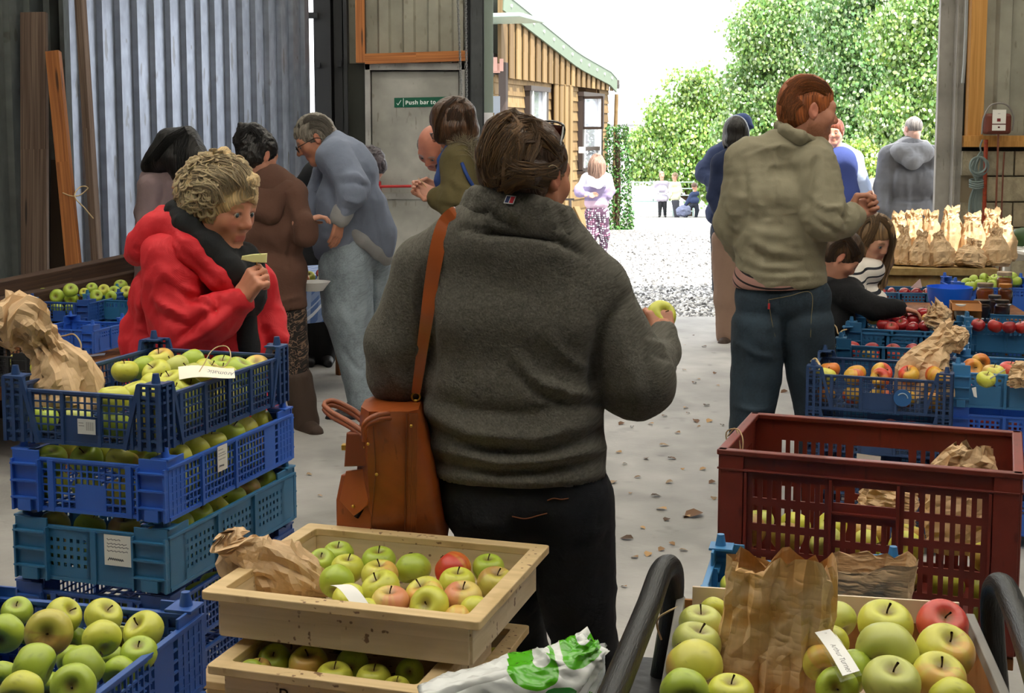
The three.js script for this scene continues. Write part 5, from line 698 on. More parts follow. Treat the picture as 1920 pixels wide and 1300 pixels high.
// a head: local axes z = face, y = up, x = sideways; S = size
function headFrame(c, f, S, up = V(0, 1, 0)) { const z = f.clone().normalize(), x = V(0, 0, 0).crossVectors(up, z).normalize(), y = V(0, 0, 0).crossVectors(z, x); const m = new THREE.Matrix4().makeBasis(x, y, z).setPosition(c); return { m, q: new THREE.Quaternion().setFromRotationMatrix(m), S, p: (a, b, d) => V(a * S, b * S, d * S).applyMatrix4(m), inv: m.clone().invert() }; }
function headPrims(H, o = {}) {
  const S = H.S, P = H.p, C = (a, b, ra, rb, k, op) => cap(P(...a), P(...b), ra * S, rb * S, k * S, op), El = (c, r, k, op, q) => ell(P(...c), V(...r).multiplyScalar(S), q ? H.q.clone().multiply(q) : H.q, k * S, op), L = [], jw = o.jaw ?? 1, n = o.nose ?? 1;
  L.push(El([0, 0.035, -0.014], [0.075, 0.084, 0.095], 0.02), El([0, -0.03, 0.028], [0.060 * jw, 0.078, 0.060], 0.04));
  for (const s of [-1, 1]) L.push(C([s * 0.052 * jw, -0.05, 0.0], [s * 0.016, -0.1, 0.058], 0.020, 0.016, 0.03), El([s * 0.040, -0.024, 0.058], [0.024, 0.022, 0.020], 0.03));
  L.push(C([-0.012, -0.104, 0.062], [0.012, -0.104, 0.062], 0.015, 0.015, 0.025), C([-0.040, 0.022, 0.070], [0.040, 0.022, 0.070], 0.015, 0.015, 0.02));
  for (const s of [-1, 1]) L.push(El([s * 0.032, -0.001, 0.094], [0.018, 0.012, 0.014], 0.014, -1));
  for (const s of [-1, 1]) L.push(C([s * 0.021, 0.0088, 0.0835], [s * 0.044, 0.0068, 0.0795], 0.0056, 0.0056, 0.006), C([s * 0.022, -0.0092, 0.0825], [s * 0.043, -0.0082, 0.0795], 0.0048, 0.0048, 0.008));
  L.push(C([0, 0.010, 0.082], [0, -0.028, 0.082 + 0.022 * n], 0.009, 0.0125, 0.014)); for (const s of [-1, 1]) L.push(El([s * 0.012, -0.034, 0.090], [0.009, 0.008, 0.010], 0.008));
  L.push(C([-0.019, -0.0635, 0.0795], [0.019, -0.0635, 0.0795], 0.0055, 0.0055, 0.010), C([-0.016, -0.0735, 0.079], [0.016, -0.0735, 0.079], 0.0062, 0.0062, 0.010), C([-0.022, -0.0685, 0.089], [0.022, -0.0685, 0.089], 0.0022, 0.0022, 0.004, -1));
  for (const s of [-1, 1]) { const q = new THREE.Quaternion().setFromEuler(new THREE.Euler(-0.15, s * 0.35, 0)); L.push(El([s * 0.079, -0.004, -0.012], [0.009, 0.032, 0.019], 0.008, 1, q), El([s * 0.088, -0.001, -0.008], [0.006, 0.020, 0.010], 0.006, -1, q)); }
  return L;
}
const lidMat = mat(0xc4b8ac, { roughness: 0.25, clearcoat: 0.6 }), irisMat = mat(0x3f4f58, { roughness: 0.3 }), pupilMat = mat(0x0a0a0a, { roughness: 0.3 });
function addEyes(t, H) { for (const s of [-1, 1]) { const e = part(t, 'eye', new THREE.SphereGeometry(0.0122 * H.S, 20, 14), lidMat); e.position.copy(H.p(s * 0.032, -0.001, 0.0755)); e.quaternion.copy(H.q); const i = part(e, 'iris', new THREE.SphereGeometry(0.0078 * H.S, 16, 10), irisMat); i.position.set(0, -0.001 * H.S, 0.0066 * H.S); const u = part(e, 'pupil', new THREE.SphereGeometry(0.0035 * H.S, 12, 8), pupilMat); u.position.set(0, -0.001 * H.S, 0.0104 * H.S); } }
// skin tints in head coordinates: lips, brows, flush
function faceTint(H, o = {}) {
  const skin = new THREE.Color(o.skin ?? 0xc98d70), lip = new THREE.Color(o.lip ?? 0xa8504a), brow = new THREE.Color(o.brow ?? 0x6a4a30), red = new THREE.Color(o.flush ?? 0xc06a54), beard = o.beard ? new THREE.Color(o.beard) : null, lash = new THREE.Color(0x2a1c16);
  return (c, x, y, z) => {
    c.copy(skin); const k = 1 + 0.06 * noise3(x * 60, y * 60, z * 60); c.multiplyScalar(k); if (!H) return;
    const q = _v.set(x, y, z).applyMatrix4(H.inv).divideScalar(H.S), a = abs(q.x);
    if (q.length() > 0.19) return;
    c.lerp(red, 0.5 * Math.exp(-(Math.pow((a - 0.04) / 0.02, 2) + Math.pow((q.y + 0.03) / 0.02, 2))) * sstep(0.03, 0.06, q.z) + 0.4 * Math.exp(-(Math.pow(q.x / 0.012, 2) + Math.pow((q.y + 0.03) / 0.012, 2))) * sstep(0.08, 0.1, q.z) + 0.45 * sstep(0.07, 0.085, a) * sstep(0.05, 0.02, abs(q.y + 0.004)));
    if (beard && q.y < -0.03 && q.z > -0.02) c.lerp(beard, (0.55 + 0.3 * noise3(x * 300, y * 200, z * 300)) * sstep(-0.03, -0.06, q.y) * (1 - Math.exp(-(Math.pow(a / 0.026, 2) + Math.pow((q.y + 0.068) / 0.01, 2)))));
    if (q.z > 0.06) { c.lerp(lip, 0.6 * sstep(0.026, 0.019, a) * sstep(0.0115, 0.007, abs(q.y + 0.069))); c.lerp(brow, 0.8 * sstep(0.0075, 0.004, abs(q.y - 0.024 + 2.6 * (a - 0.032) * (a - 0.032) * 6)) * sstep(0.014, 0.018, a) * sstep(0.055, 0.047, a)); c.lerp(lash, 0.55 * sstep(0.016, 0.013, Math.hypot(a - 0.032, (q.y + 0.001) * 1.5)) * sstep(0.010, 0.0125, Math.hypot(a - 0.032, (q.y + 0.001) * 1.5))); }
  };
}
// hair close to the skull, the face left free
function hairCap(H, o = {}) {
  const S = H.S, P = H.p, v = o.vol ?? 0.012, El = (c, r, k, op) => ell(P(...c), V(...r).multiplyScalar(S), H.q, k * S, op), L = [El([0, 0.037, -0.018], [0.075 + v, 0.086 + v, 0.094 + v], 0.02)];
  if (o.back ?? true) L.push(El([0, o.low ?? -0.02, -0.055], [0.066 + v * 0.8, 0.065, 0.052 + v], 0.03));
  if (o.sides) for (const s of [-1, 1]) L.push(El([s * (0.066 + v * 0.5), o.sides, 0.0], [0.018 + v * 0.6, 0.075, 0.045], 0.03));
  L.push(El([0, o.fringe ?? -0.035, 0.105], [o.faceW ?? 0.072, o.faceH ?? 0.088, 0.085], 0.012, -1));
  if (!o.coverEars) for (const s of [-1, 1]) L.push(El([s * 0.09, -0.006, -0.004], [0.022, 0.036, 0.024], 0.008, -1));
  return L;
}
function handPrims(o, yDir, zDir, curl = 0.4, side = 1, S = 1, extra = {}) {
  const y = yDir.clone().normalize(), z = zDir.clone().addScaledVector(y, -zDir.dot(y)).normalize(), x = V(0, 0, 0).crossVectors(y, z).multiplyScalar(side), P = (a, b, c) => o.clone().addScaledVector(x, a * S).addScaledVector(y, b * S).addScaledVector(z, c * S), L = [], k = 0.008 * S;
  L.push(cap(P(0, -0.05, 0), P(0, 0.012, 0), 0.025 * S, 0.024 * S, 0.02 * S));
  [-0.030, -0.010, 0.011, 0.030].forEach((a) => L.push(cap(P(a * 0.7, 0.015, 0), P(a, 0.085, 0), 0.0145 * S, 0.0115 * S, 0.012 * S)));
  [[-0.031, 0.055, 1.05], [-0.0105, 0.070, 1], [0.0105, 0.077, 0.97], [0.0315, 0.068, 0.85]].forEach(([a, len, m], i) => { let p = [a, 0.087 - abs(i - 2) * 0.003, 0], ang = 0; [0.48, 0.30, 0.22].forEach((f, j) => { ang += curl * m * [0.9, 1.15, 0.8][j] + 0.03; const q = [p[0] * (1 - 0.04 * j * (1 + curl)), p[1] + len * f * cos(ang), p[2] + len * f * sin(ang)]; L.push(cap(P(...p), P(...q), [0.0095, 0.0086, 0.0078][j] * S, [0.0086, 0.0078, 0.0066][j] * S, 0.004 * S)); p = q; }); });
  const tc = extra.thumb ?? 0.5; L.push(cap(P(0.026, 0.018, 0.006), P(0.046, 0.046, 0.018 + 0.012 * tc), 0.015 * S, 0.0115 * S, 0.014 * S), cap(P(0.046, 0.046, 0.018 + 0.012 * tc), P(0.050 - 0.024 * tc, 0.074, 0.022 + 0.024 * tc), 0.011 * S, 0.0095 * S, 0.004 * S), cap(P(0.050 - 0.024 * tc, 0.074, 0.022 + 0.024 * tc), P(0.046 - 0.046 * tc, 0.094 - 0.006 * tc, 0.024 + 0.028 * tc), 0.0095 * S, 0.0075 * S, 0.003 * S));
  return L;
}
// strands lying on a surface, along guide lines drawn in the picture
function strandsOn(ps, d0, guides, o = {}) {
  const r = rngOf(o.seed ?? 1), out = [];
  for (const gd of guides) { const n = gd.n ?? 20, spread = gd.spread ?? 14; for (let i = 0; i < n; i++) { const pts = [], a = (r() - 0.5) * 2 * spread, b = (r() - 0.5) * 2 * spread * (gd.tip ?? 1), ph = r() * 6, wv = (gd.wave ?? 0) * (0.6 + 0.8 * r()), N = gd.p.length / 2, lift = (gd.lift ?? o.lift ?? 0.0065) * (0.5 + r()); for (let k = 0; k < N; k++) { const t = k / (N - 1), k0 = max(0, k - 1) * 2, k1 = min(N - 1, k + 1) * 2, tx = gd.p[k1] - gd.p[k0], ty = gd.p[k1 + 1] - gd.p[k0 + 1], L = Math.hypot(tx, ty) || 1, w = lerp(a, b, t) + wv * sin(t * (gd.turns ?? 2) * 6.28 + ph), px = gd.p[k * 2] - ty / L * w, py = gd.p[k * 2 + 1] + tx / L * w, q = surf(ps, px, py, d0); if (!q) continue; const e = V(0, EYE, 0).sub(q).normalize(); pts.push(q.addScaledVector(e, lift)); } if (pts.length < 3) continue; const w = (gd.r ?? o.r ?? 0.0016) * (0.6 + 0.8 * r()); out.push(toned(taper(pts, [w * 0.6, w, w, w * 0.25], o.seg ?? 9, 4, 0.6), 0.45 + 1.1 * r() * r())); } }
  if (!out.length) return null;
  const g = merge(out); return g;
}
function curls(H, n) { const r = rngOf(n), G = []; while (G.length < n) { const a = r() * 6.28, b = r() * 1.75 - 0.75, s = Math.sqrt(max(0, 1 - b * b)), n0 = V(s * cos(a), b, s * sin(a)); if (n0.z > 0.5 && b < 0.5) continue; const t0 = V(-n0.z, 0.4 - r(), n0.x).normalize(), t1 = V(0, 0, 0).crossVectors(n0, t0), c = V(n0.x * 0.106, 0.036 + n0.y * 0.110, n0.z * 0.120 - 0.022), R = 0.010 + 0.012 * r(), pts = []; for (let i = 0; i < 7; i++) { const w = i / 6 * 4.4 + r() * 0.3, q = c.clone().addScaledVector(t0, R * cos(w) + (i - 3) * 0.004).addScaledVector(t1, R * sin(w)).addScaledVector(n0, 0.004 * sin(w * 1.3)); pts.push(H.p(q.x, q.y, q.z)); } G.push(toned(taper(pts, [0.0015, 0.0042, 0.0046, 0.0015], 10, 5, 0.6), 0.82 + 0.4 * r())); } return merge(G); }
const toned = (g, k) => { g.setAttribute('color', new THREE.Float32BufferAttribute(new Float32Array(g.attributes.position.count * 3).fill(k), 3)); return g; };
// ---------- one person ----------
// parts: [{ n: name, c: chains, m: material, cell, folds, wrinkle, extra: prims }]; a chain: [[px, py, dd, r px] ...]
function person(label, d0, spec) {
  const px = (x, y, dd = 0) => at(x, y, d0 + dd), s = d0 / F, base = at(spec.foot[0], spec.foot[1], d0 + (spec.foot[2] ?? 0));
  const t = thing('person', label, 'person', [base.x, spec.floor ?? 0, base.z]); const inner = new THREE.Matrix4().makeTranslation(-t.position.x, -t.position.y, -t.position.z);
  const chain = (pts, k) => { const L = []; for (let i = 0; i < pts.length - 1; i++) { const [a, b, c = 0, r] = pts[i], [e, f, g = 0, q] = pts[i + 1]; L.push(cap(px(a, b, c), px(e, f, g), r * s, q * s, k)); } if (pts.length === 1) { const [a, b, c = 0, r] = pts[0], q = px(a, b, c); L.push(cap(q, q.clone().add(V(0, 0.001, 0)), r * s, r * s, k)); } return L; };
  const put = (name, g, m, parent = t, lab) => part(parent, name, (Array.isArray(g) ? merge(g) : g).applyMatrix4(inner), m, lab);
  const prims = {}, all = [];
  for (const q of spec.parts ?? []) { const L = []; for (const c of q.c ?? []) { const f = Array.isArray(c[0]) ? { p: c } : c, C = chain(f.p, (f.k ?? q.k ?? 30) * s); L.push(...C); } if (q.extra) L.push(...q.extra); for (const y of q.below ? [q.below] : []) L.push(below(px(...y).y)); prims[q.n] = L; if (!q.skip) all.push(...L.filter((p) => p.op > 0)); }
  const H = spec.head ? headFrame(px(spec.head.at[0], spec.head.at[1], spec.head.at[2] ?? 0), V(...spec.head.f), spec.head.S ?? 1, spec.head.up ? V(...spec.head.up) : undefined) : null;
  const pieces = [], fine = spec.fine ?? 0.006;
  const bodyL = all.map((p) => p.t === 0 ? cap(p.a, p.b, max(p.ra * 0.72 - 0.006, 0.01), max(p.rb * 0.72 - 0.006, 0.01), p.k) : ell(p.c, p.r.clone().multiplyScalar(0.8), p.q ? p.q.clone().invert() : null, p.k));
  const skinL = (spec.skin ?? []).flatMap((c) => chain(Array.isArray(c[0]) ? c : c.p, 12 * s));
  if (H) { const neckTo = spec.head.neck ? px(...spec.head.neck) : H.p(0, -0.18, -0.05); skinL.push(cap(H.p(0, -0.05, -0.028), neckTo, 0.052 * H.S, 0.056 * H.S, 0.03)); }
  if (bodyL.length || skinL.length) pieces.push(meshOf([...bodyL, ...skinL], spec.coarse ?? 0.016));
  if (H) pieces.push(meshOf([...headPrims(H, spec.head), cap(H.p(0, -0.05, -0.028), spec.head.neck ? px(...spec.head.neck) : H.p(0, -0.17, -0.05), 0.053 * H.S, 0.057 * H.S, 0.03)], fine));
  for (const h of spec.hands ?? []) pieces.push(meshOf(handPrims(h.o.isVector3 ? h.o : px(...h.o), V(...h.y), V(...h.z), h.curl, h.side ?? 1, h.S ?? 1, h), h.cell ?? min(0.005, fine)));
  const body = merge(pieces.map((g) => tint(g, faceTint(H, spec.face))));
  put('body', body, skinMat);
  if (H && spec.eyes !== false) { const e = new THREE.Group(); addEyes(e, H); for (const c of [...e.children]) { c.position.sub(t.position); t.add(c); } }
  const nodes = {};
  for (const q of spec.parts ?? []) { const g = clothUV(meshOf(prims[q.n], q.cell ?? spec.cell ?? 0.012)); if (q.folds || q.wrinkle) dress(g, q); if (q.tint) tint(g, q.tint); nodes[q.n] = put(q.n, g, q.m, q.of ? nodes[q.of] : t, q.label); if (q.of) {} }
  if (spec.hair) { const L = typeof spec.hair.prims === 'function' ? spec.hair.prims(H, chain) : [...hairCap(H, spec.hair), ...(spec.hair.c ?? []).flatMap((c) => chain(c, (spec.hair.k ?? 12) * s))]; prims.hair = L; const g = clothUV(meshOf(L, spec.hair.cell ?? fine), 1); const w = spec.hair.wave ?? [0.006, 40, 0.5]; dress(g, { wrinkle: w }); nodes.hair = put('hair', g, spec.hair.m); if (spec.hair.curls) put('curls', curls(H, spec.hair.curls), vc(spec.hair.sm), nodes.hair); if (spec.hair.guides) { const sg = strandsOn(L, d0 + (spec.head.at[2] ?? 0), spec.hair.guides, spec.hair); if (sg) { put('strands', sg, vc(spec.hair.sm ?? spec.hair.m), nodes.hair); } } }
  for (const sh of spec.shoes ?? []) put('shoe', meshOf(chain(sh.p, 8 * s), sh.cell ?? 0.01), sh.m);
  return { t, px, s, H, prims, put, nodes, chain };
}
const vc = (m) => { const c = m.clone(); c.map = null; c.vertexColors = true; return c; };
const skinMat = mat(null, { vertexColors: true, roughness: 0.5, clearcoat: 0.08, clearcoatRoughness: 0.5 });
const hairMat = (c, rough = 0.45) => mat(c, { map: rep(T.hair, 6, 3), bumpMap: rep(T.hairB, 6, 3), bumpScale: 0.003, roughness: rough });
const cloth = (c, o = {}) => mat(c, { roughness: 0.9, bumpMap: rep(T.weave, 6), bumpScale: 0.0008, ...o });
const fleeceM = (c, near) => mat(c, { map: near ? rep(T.fleeceC, 4.6) : null, bumpMap: rep(T.fleece, near ? 4.6 : 2), bumpScale: near ? 0.0018 : 0.001, roughness: 1, sheen: 0.3, sheenColor: new THREE.Color(c), sheenRoughness: 0.6 });
const denim = (c) => mat(c, { map: rep(T.denim, 3), roughness: 0.9, bumpMap: rep(T.weave, 6), bumpScale: 0.0006 });
// ---------- the woman in the grey fleece ----------
{
  const d0 = 2.87, fl = fleeceM(0x65625a, true), jean = denim(0x10151f), ring = (rows, rx, dz, cx, cy, slope, r) => rows.map((dy, j) => { const pts = []; for (let i = 0; i <= 18; i++) { const a = i / 18 * PI * 2; pts.push([cx + rx * cos(a) * (1 + 0.06 * j), cy + dy + slope * rx * cos(a) - 10 * sin(a), -dz * sin(a), r]); } return { p: pts, k: 16 }; });
  const P = person('woman seen from behind in a grey fleece and dark jeans, holding up an apple', d0, {
    foot: [1010, 1540], fine: 0.005, coarse: 0.016, cell: 0.0085, eyes: true,
    head: { at: [994, 330, 0.02], f: [0.64, -0.08, -0.76], S: 0.95, neck: [978, 435, 0] }, face: { skin: 0xb97c60, brow: 0x4a3424 },
    hands: [{ o: [1246, 640, 0.20], y: [-0.12, 0.85, -0.5], z: [-0.2, -0.55, -0.8], curl: 1.0, side: 1, S: 0.82, thumb: 0.4, cell: 0.004 }, { o: [850, 725, 0.36], y: [0.6, 0, -1], z: [1, 0, 0.4], curl: 0.6, side: -1, cell: 0.006 }],
    skin: [[[1244, 640, 0.2, 24], [1243, 615, 0.21, 22]]],
    hair: { m: hairMat(0x5a3f2e), sm: hairMat(0xa0784f), vol: 0.010, k: 7, coverEars: false, low: -0.025, fringe: -0.04, cell: 0.005, wave: [0.005, 60, 0.45], r: 0.0016, seed: 7, c: [[[935, 285, -0.05, 38], [940, 250, -0.05, 30], [962, 230, -0.04, 22], [972, 252, -0.06, 20]], [[916, 330, -0.06, 20], [918, 285, -0.06, 24], [930, 245, -0.05, 24]], [[985, 235, -0.04, 20], [1002, 246, -0.05, 18], [998, 285, -0.08, 20]], [[960, 300, -0.09, 26], [965, 260, -0.08, 24]], [[1010, 262, -0.04, 30], [1034, 282, -0.02, 22]], [[946, 340, -0.08, 22], [985, 325, -0.1, 26], [1012, 318, -0.08, 16]], [[1020, 290, -0.05, 26], [1034, 304, -0.035, 20]]],
      guides: [{ p: [908, 352, 902, 310, 910, 262, 934, 226, 962, 212, 978, 236, 972, 275], n: 5, spread: 13, wave: 3, r: 0.0065, lift: 0.003 }, { p: [938, 350, 936, 310, 944, 268, 964, 236, 990, 224, 1008, 240, 1006, 275, 992, 305], n: 5, spread: 12, wave: 3, r: 0.006, lift: 0.003 }, { p: [1056, 318, 1020, 322, 985, 320, 955, 308], n: 4, spread: 14, wave: 3, r: 0.005, lift: 0.002 }, { p: [1052, 284, 1022, 260, 996, 256, 974, 270], n: 4, spread: 10, wave: 2, r: 0.005, lift: 0.002 }, { p: [905, 350, 898, 310, 906, 265, 930, 228, 958, 214, 972, 232, 965, 268], n: 60, spread: 16, wave: 3 }, { p: [930, 360, 925, 320, 935, 280, 955, 245, 980, 225, 1002, 232, 1000, 262, 985, 300], n: 60, spread: 14, wave: 3 }, { p: [1050, 320, 1020, 325, 985, 322, 955, 315, 940, 300], n: 55, spread: 22, wave: 2 }, { p: [1055, 280, 1025, 262, 998, 256, 975, 268, 962, 295], n: 50, spread: 18, wave: 3 }, { p: [945, 360, 965, 345, 990, 340, 1020, 345, 1042, 350], n: 40, spread: 14 }, { p: [965, 235, 975, 262, 972, 292, 958, 320, 935, 338], n: 40, spread: 16, wave: 3 }, { p: [1062, 300, 1040, 270, 1012, 245, 990, 240], n: 30, spread: 10 }, { p: [905, 300, 915, 330, 930, 350, 918, 330], n: 14, spread: 14, wave: 5 }] },
    parts: [
      { n: 'fleece', m: fl, k: 46, cell: 0.0075, below: [980, 908, -0.1], wrinkle: [0.006, 9, 0.9],
        c: [[[792, 500, 0, 54], [900, 462, 0, 78], [1010, 472, 0, 82], [1110, 535, 0, 66]], [[880, 590, 0, 98], [1045, 600, 0, 100]], [[884, 715, 0, 94], [1028, 725, 0, 96]], [[898, 800, 0, 92], [1038, 806, 0, 92]], [[905, 880, 0, 90], [1046, 882, 0, 88]],
          { p: [[796, 500, 0, 54], [742, 640, 0.01, 55], [748, 700, 0.03, 56], [835, 722, 0.30, 40]], k: 24 }, { p: [[1112, 548, 0, 62], [1192, 704, -0.01, 68], [1196, 718, 0.0, 66], [1238, 660, 0.17, 36], [1243, 628, 0.205, 29]], k: 22 }, { p: [[978, 430, 0, 62], [978, 470, 0, 70]], k: 40 }],
        folds: [[[872, 428, 915, 436, 985, 436, 1050, 452, 1090, 476], -0.020, 8], [[796, 770, 880, 812, 1000, 822, 1120, 790], 0.016, 13], [[800, 800, 900, 842, 1010, 850, 1128, 815], -0.014, 10], [[812, 838, 930, 866, 1050, 858, 1132, 838], 0.016, 12], [[818, 868, 940, 886, 1060, 876, 1130, 862], -0.012, 9], [[822, 892, 940, 902, 1060, 900, 1132, 890], 0.012, 12], [[800, 740, 880, 770, 990, 778, 1100, 752], -0.010, 14], [[955, 655, 1000, 712, 1060, 738, 1116, 742], 0.013, 11], [[960, 690, 1010, 738, 1070, 758, 1118, 758], -0.011, 9], [[1020, 620, 1060, 670, 1112, 700], 0.009, 12], [[1175, 560, 1130, 620, 1112, 700, 1116, 760], -0.020, 12], [[1188, 556, 1144, 622, 1124, 690], 0.006, 9], [[786, 520, 800, 600, 806, 690, 800, 740], -0.020, 13], [[770, 520, 782, 600, 786, 680], 0.008, 12], [[1160, 620, 1180, 690, 1200, 760], 0.010, 12], [[1200, 620, 1215, 690, 1222, 740], -0.008, 12], [[830, 560, 870, 640, 900, 720], 0.006, 20], [[700, 640, 730, 690, 760, 740], 0.010, 14], [[1215, 640, 1240, 650, 1256, 655], 0.008, 6], [[1218, 662, 1242, 672, 1258, 675], -0.006, 5], [[1226, 634, 1258, 634], -0.006, 4]] },
      { n: 'collar', of: 'fleece', m: fl, cell: 0.006, k: 16, c: ring([0, 16, 32, 46], 88, 0.082, 976, 388, 0.22, 14), skip: true, wrinkle: [0.006, 22], folds: [[[890, 405, 915, 398, 940, 420, 970, 432], -0.014, 9], [[1060, 400, 1050, 430, 1030, 442], -0.006, 8]] },
      { n: 'jeans', m: jean, k: 30, cell: 0.010, wrinkle: [0.007, 10, 1.6], c: [[[905, 880, 0, 78], [1045, 880, 0, 78]], [[912, 930, 0, 88], [1050, 930, 0, 92]], { p: [[1062, 950, 0, 92], [1080, 1100, 0.02, 76], [1098, 1220, 0.05, 62], [1095, 1400, 0.05, 52], [1090, 1510, 0.05, 46]], k: 10 }, { p: [[925, 950, 0, 90], [958, 1100, 0.12, 66], [985, 1220, 0.22, 46], [975, 1380, 0.22, 42], [970, 1450, 0.22, 38]], k: 10 }] },
    ],
    shoes: [{ p: [[1095, 1515, 0.05, 42], [1100, 1500, 0.2, 36]], m: M.dark }, { p: [[975, 1445, 0.22, 36], [985, 1395, 0.36, 32]], m: M.dark }],
  });
  const flS = P.prims.fleece, S = (x, y) => { const q = surf([...flS, ...P.prims.collar], x, y, d0); return q ?? P.px(x, y, -0.1); };
  { // small parallelogram emblem on the collar
    const tex = canvasTex(128, 96, (c) => { c.fillStyle = '#c9ccd2'; c.fillRect(0, 0, 128, 96); c.fillStyle = '#1d2f66'; c.fillRect(10, 10, 48, 76); c.fillStyle = '#c62034'; c.fillRect(66, 10, 52, 76); });
    const g = [S(944, 381), S(962, 383), S(968, 368), S(950, 366)].map((p) => p.addScaledVector(V(0, 0.05, 1), 0.0045)); P.put('emblem', sheet(g[0], g[1], g[2], g[3], 0.0012, 2, 2), mat(null, { map: tex, roughness: 0.6 }), P.nodes.fleece, 'blue and red emblem');
  }
  // brown leather pocket flourishes
  for (const pts of [[[1026, 938], [1038, 934], [1052, 936], [1066, 934]], [[960, 968], [985, 972], [1010, 966], [1026, 962]]]) P.put('stitching', tube(pts.map(([x, y]) => surf(P.prims.jeans, x, y, d0)?.addScaledVector(V(0, 0, 1), 0.004) ?? P.px(x, y, -0.11)), 0.0016, 16, 5), mat(0x6b3d20, { roughness: 0.8 }), P.nodes.jeans);
  { // hair grip and sunglasses pushed up on the head
    const t = thing('sunglasses', 'dark sunglasses pushed up on the hair of the woman in grey fleece', 'sunglasses', P.px(1045, 250, 0)), q = (x, y, d) => P.px(x, y, d).sub(t.position), fm = mat(0x1a1718, { roughness: 0.25, clearcoat: 0.8 });
    const temple = (xs) => tube(xs, 0.0026, 16, 8);
    part(t, 'arm', temple([q(1056, 238, 0.02), q(1054, 256, -0.015), q(1049, 280, -0.045), q(1044, 305, -0.06), q(1043, 318, -0.06)]), fm); part(t, 'arm', temple([q(960, 236, 0.14), q(955, 256, 0.13), q(950, 280, 0.12)]), fm);
    const lens = (a, b, c, d) => { part(t, 'frame', tube([a, b, c, d], 0.0028, 24, 8, true), fm); part(t, 'lens', sheet(d, c, b, a, 0.0015, 2, 2), mat(0x6a4038, { roughness: 0.05, transmission: 0.6, thickness: 0 })); };
    lens(q(1057, 236, 0.02), q(1014, 231, 0.07), q(1018, 258, 0.075), q(1052, 264, 0.03)); lens(q(1006, 231, 0.08), q(966, 234, 0.13), q(970, 258, 0.135), q(1004, 258, 0.085)); part(t, 'bridge', tube([q(1014, 236, 0.07), q(1010, 233, 0.075), q(1006, 236, 0.08)], 0.0025, 8, 6), fm);
  }
  P.put('hair_grip', new THREE.TorusGeometry(0.013, 0.0012, 6, 24, 4).rotateY(0.5).translate(...P.px(1036, 322, -0.09).toArray()), mat(0x9a8a70, { metalness: 0.8, roughness: 0.3 }), P.nodes.hair);
  apple('yellowgreen', P.px(1240, 592, 0.25), 0.036, 'olive green apple held up in the hand of the woman in grey fleece', null, { tilt: 60, az: 20 });
  { // tan leather handbag on a shoulder strap
    const B = at(735, 1034, 2.74), t = thing('handbag', 'tan leather handbag hanging from the grey fleece woman\'s shoulder', 'handbag', [B.x, B.y, B.z]), le = mat(0xa4501f, { roughness: 0.42, clearcoat: 0.2, map: rep(T.scuff, 2), bumpMap: rep(T.grit, 3), bumpScale: 0.0006 }), dk = mat(0x7a3a1a, { roughness: 0.5 }), gold = mat(0xc9a24a, { metalness: 0.9, roughness: 0.3 }), q = (x, y, d = 2.74) => at(x, y, d).sub(B);
    // body: gusset towards the camera, wide at the base
    const ring = (y, x0, x1, z0, z1) => [[x0, z1], [x1, z1], [x1 + 0.004, z0], [x0 - 0.004, z0]].map(([a, b]) => V(a, y, b));
    const D = (py) => 2.731 + 0.06 * (py - 772) / 262, qd = (x, y, k = 0) => q(x, y, D(y) - k); const rows = []; const N = 14; for (let j = 0; j <= N; j++) { const t2 = j / N, bulge = sin(t2 * PI) * 0.008, xl = lerp(q(648, 1000).x, q(672, 775).x, Math.pow(t2, 0.9)) - bulge, xr = lerp(q(835, 1000).x, q(783, 772).x, t2) + bulge * 0.6, y = lerp(0, q(740, 772).y, t2), zf = -0.06 + bulge + 0.06 * t2, zb = -0.30 + 0.07 * t2; rows.push([V(xl + 0.055 * (1 - t2 * 0.6), y, zf), V(xr - 0.02, y, zf), V(xr, y, zf - 0.02), V(xr + 0.0, y, zb), V(xl + 0.04, y, zb - 0.01), V(xl, y, lerp(zf, zb, 0.55)), V(xl + 0.02 * (1 - t2), y, zf - 0.05)]); }
    const pos = [], idx = [], W = rows[0].length; for (const r of rows) for (const p of r) pos.push(p.x, p.y, p.z); for (let j = 0; j < N; j++) for (let i = 0; i < W; i++) { const a = j * W + i, b = j * W + (i + 1) % W; idx.push(a, b, b + W, a, b + W, a + W); } for (let i = 1; i < W - 1; i++) idx.push(0, i + 1, i); for (let i = 1; i < W - 1; i++) idx.push(N * W, N * W + i, N * W + i + 1);
    const g = new THREE.BufferGeometry(); g.setAttribute('position', new THREE.Float32BufferAttribute(pos, 3)); g.setIndex(idx); g.computeVertexNormals(); clothUV(g); part(t, 'body', toCreasedNormals(g, 0.9), le);
    // piping lines, centre strip, studs
    part(t, 'piping', tube([qd(763, 776), qd(761, 850), qd(760, 930), qd(759, 1010)], 0.0016, 20, 6), dk); part(t, 'strip', sheet(qd(762, 1010), qd(780, 1010), qd(784, 776), qd(767, 776), 0.003), le); part(t, 'piping', tube([qd(700, 800), qd(704, 880), qd(700, 940), qd(694, 1005)], 0.0014, 20, 6), dk);
    for (const [x, y] of [[771, 799], [706, 890], [690, 833]]) part(t, 'stud', new THREE.SphereGeometry(0.0036, 10, 8).translate(...qd(x, y, 0.006).toArray()), gold);
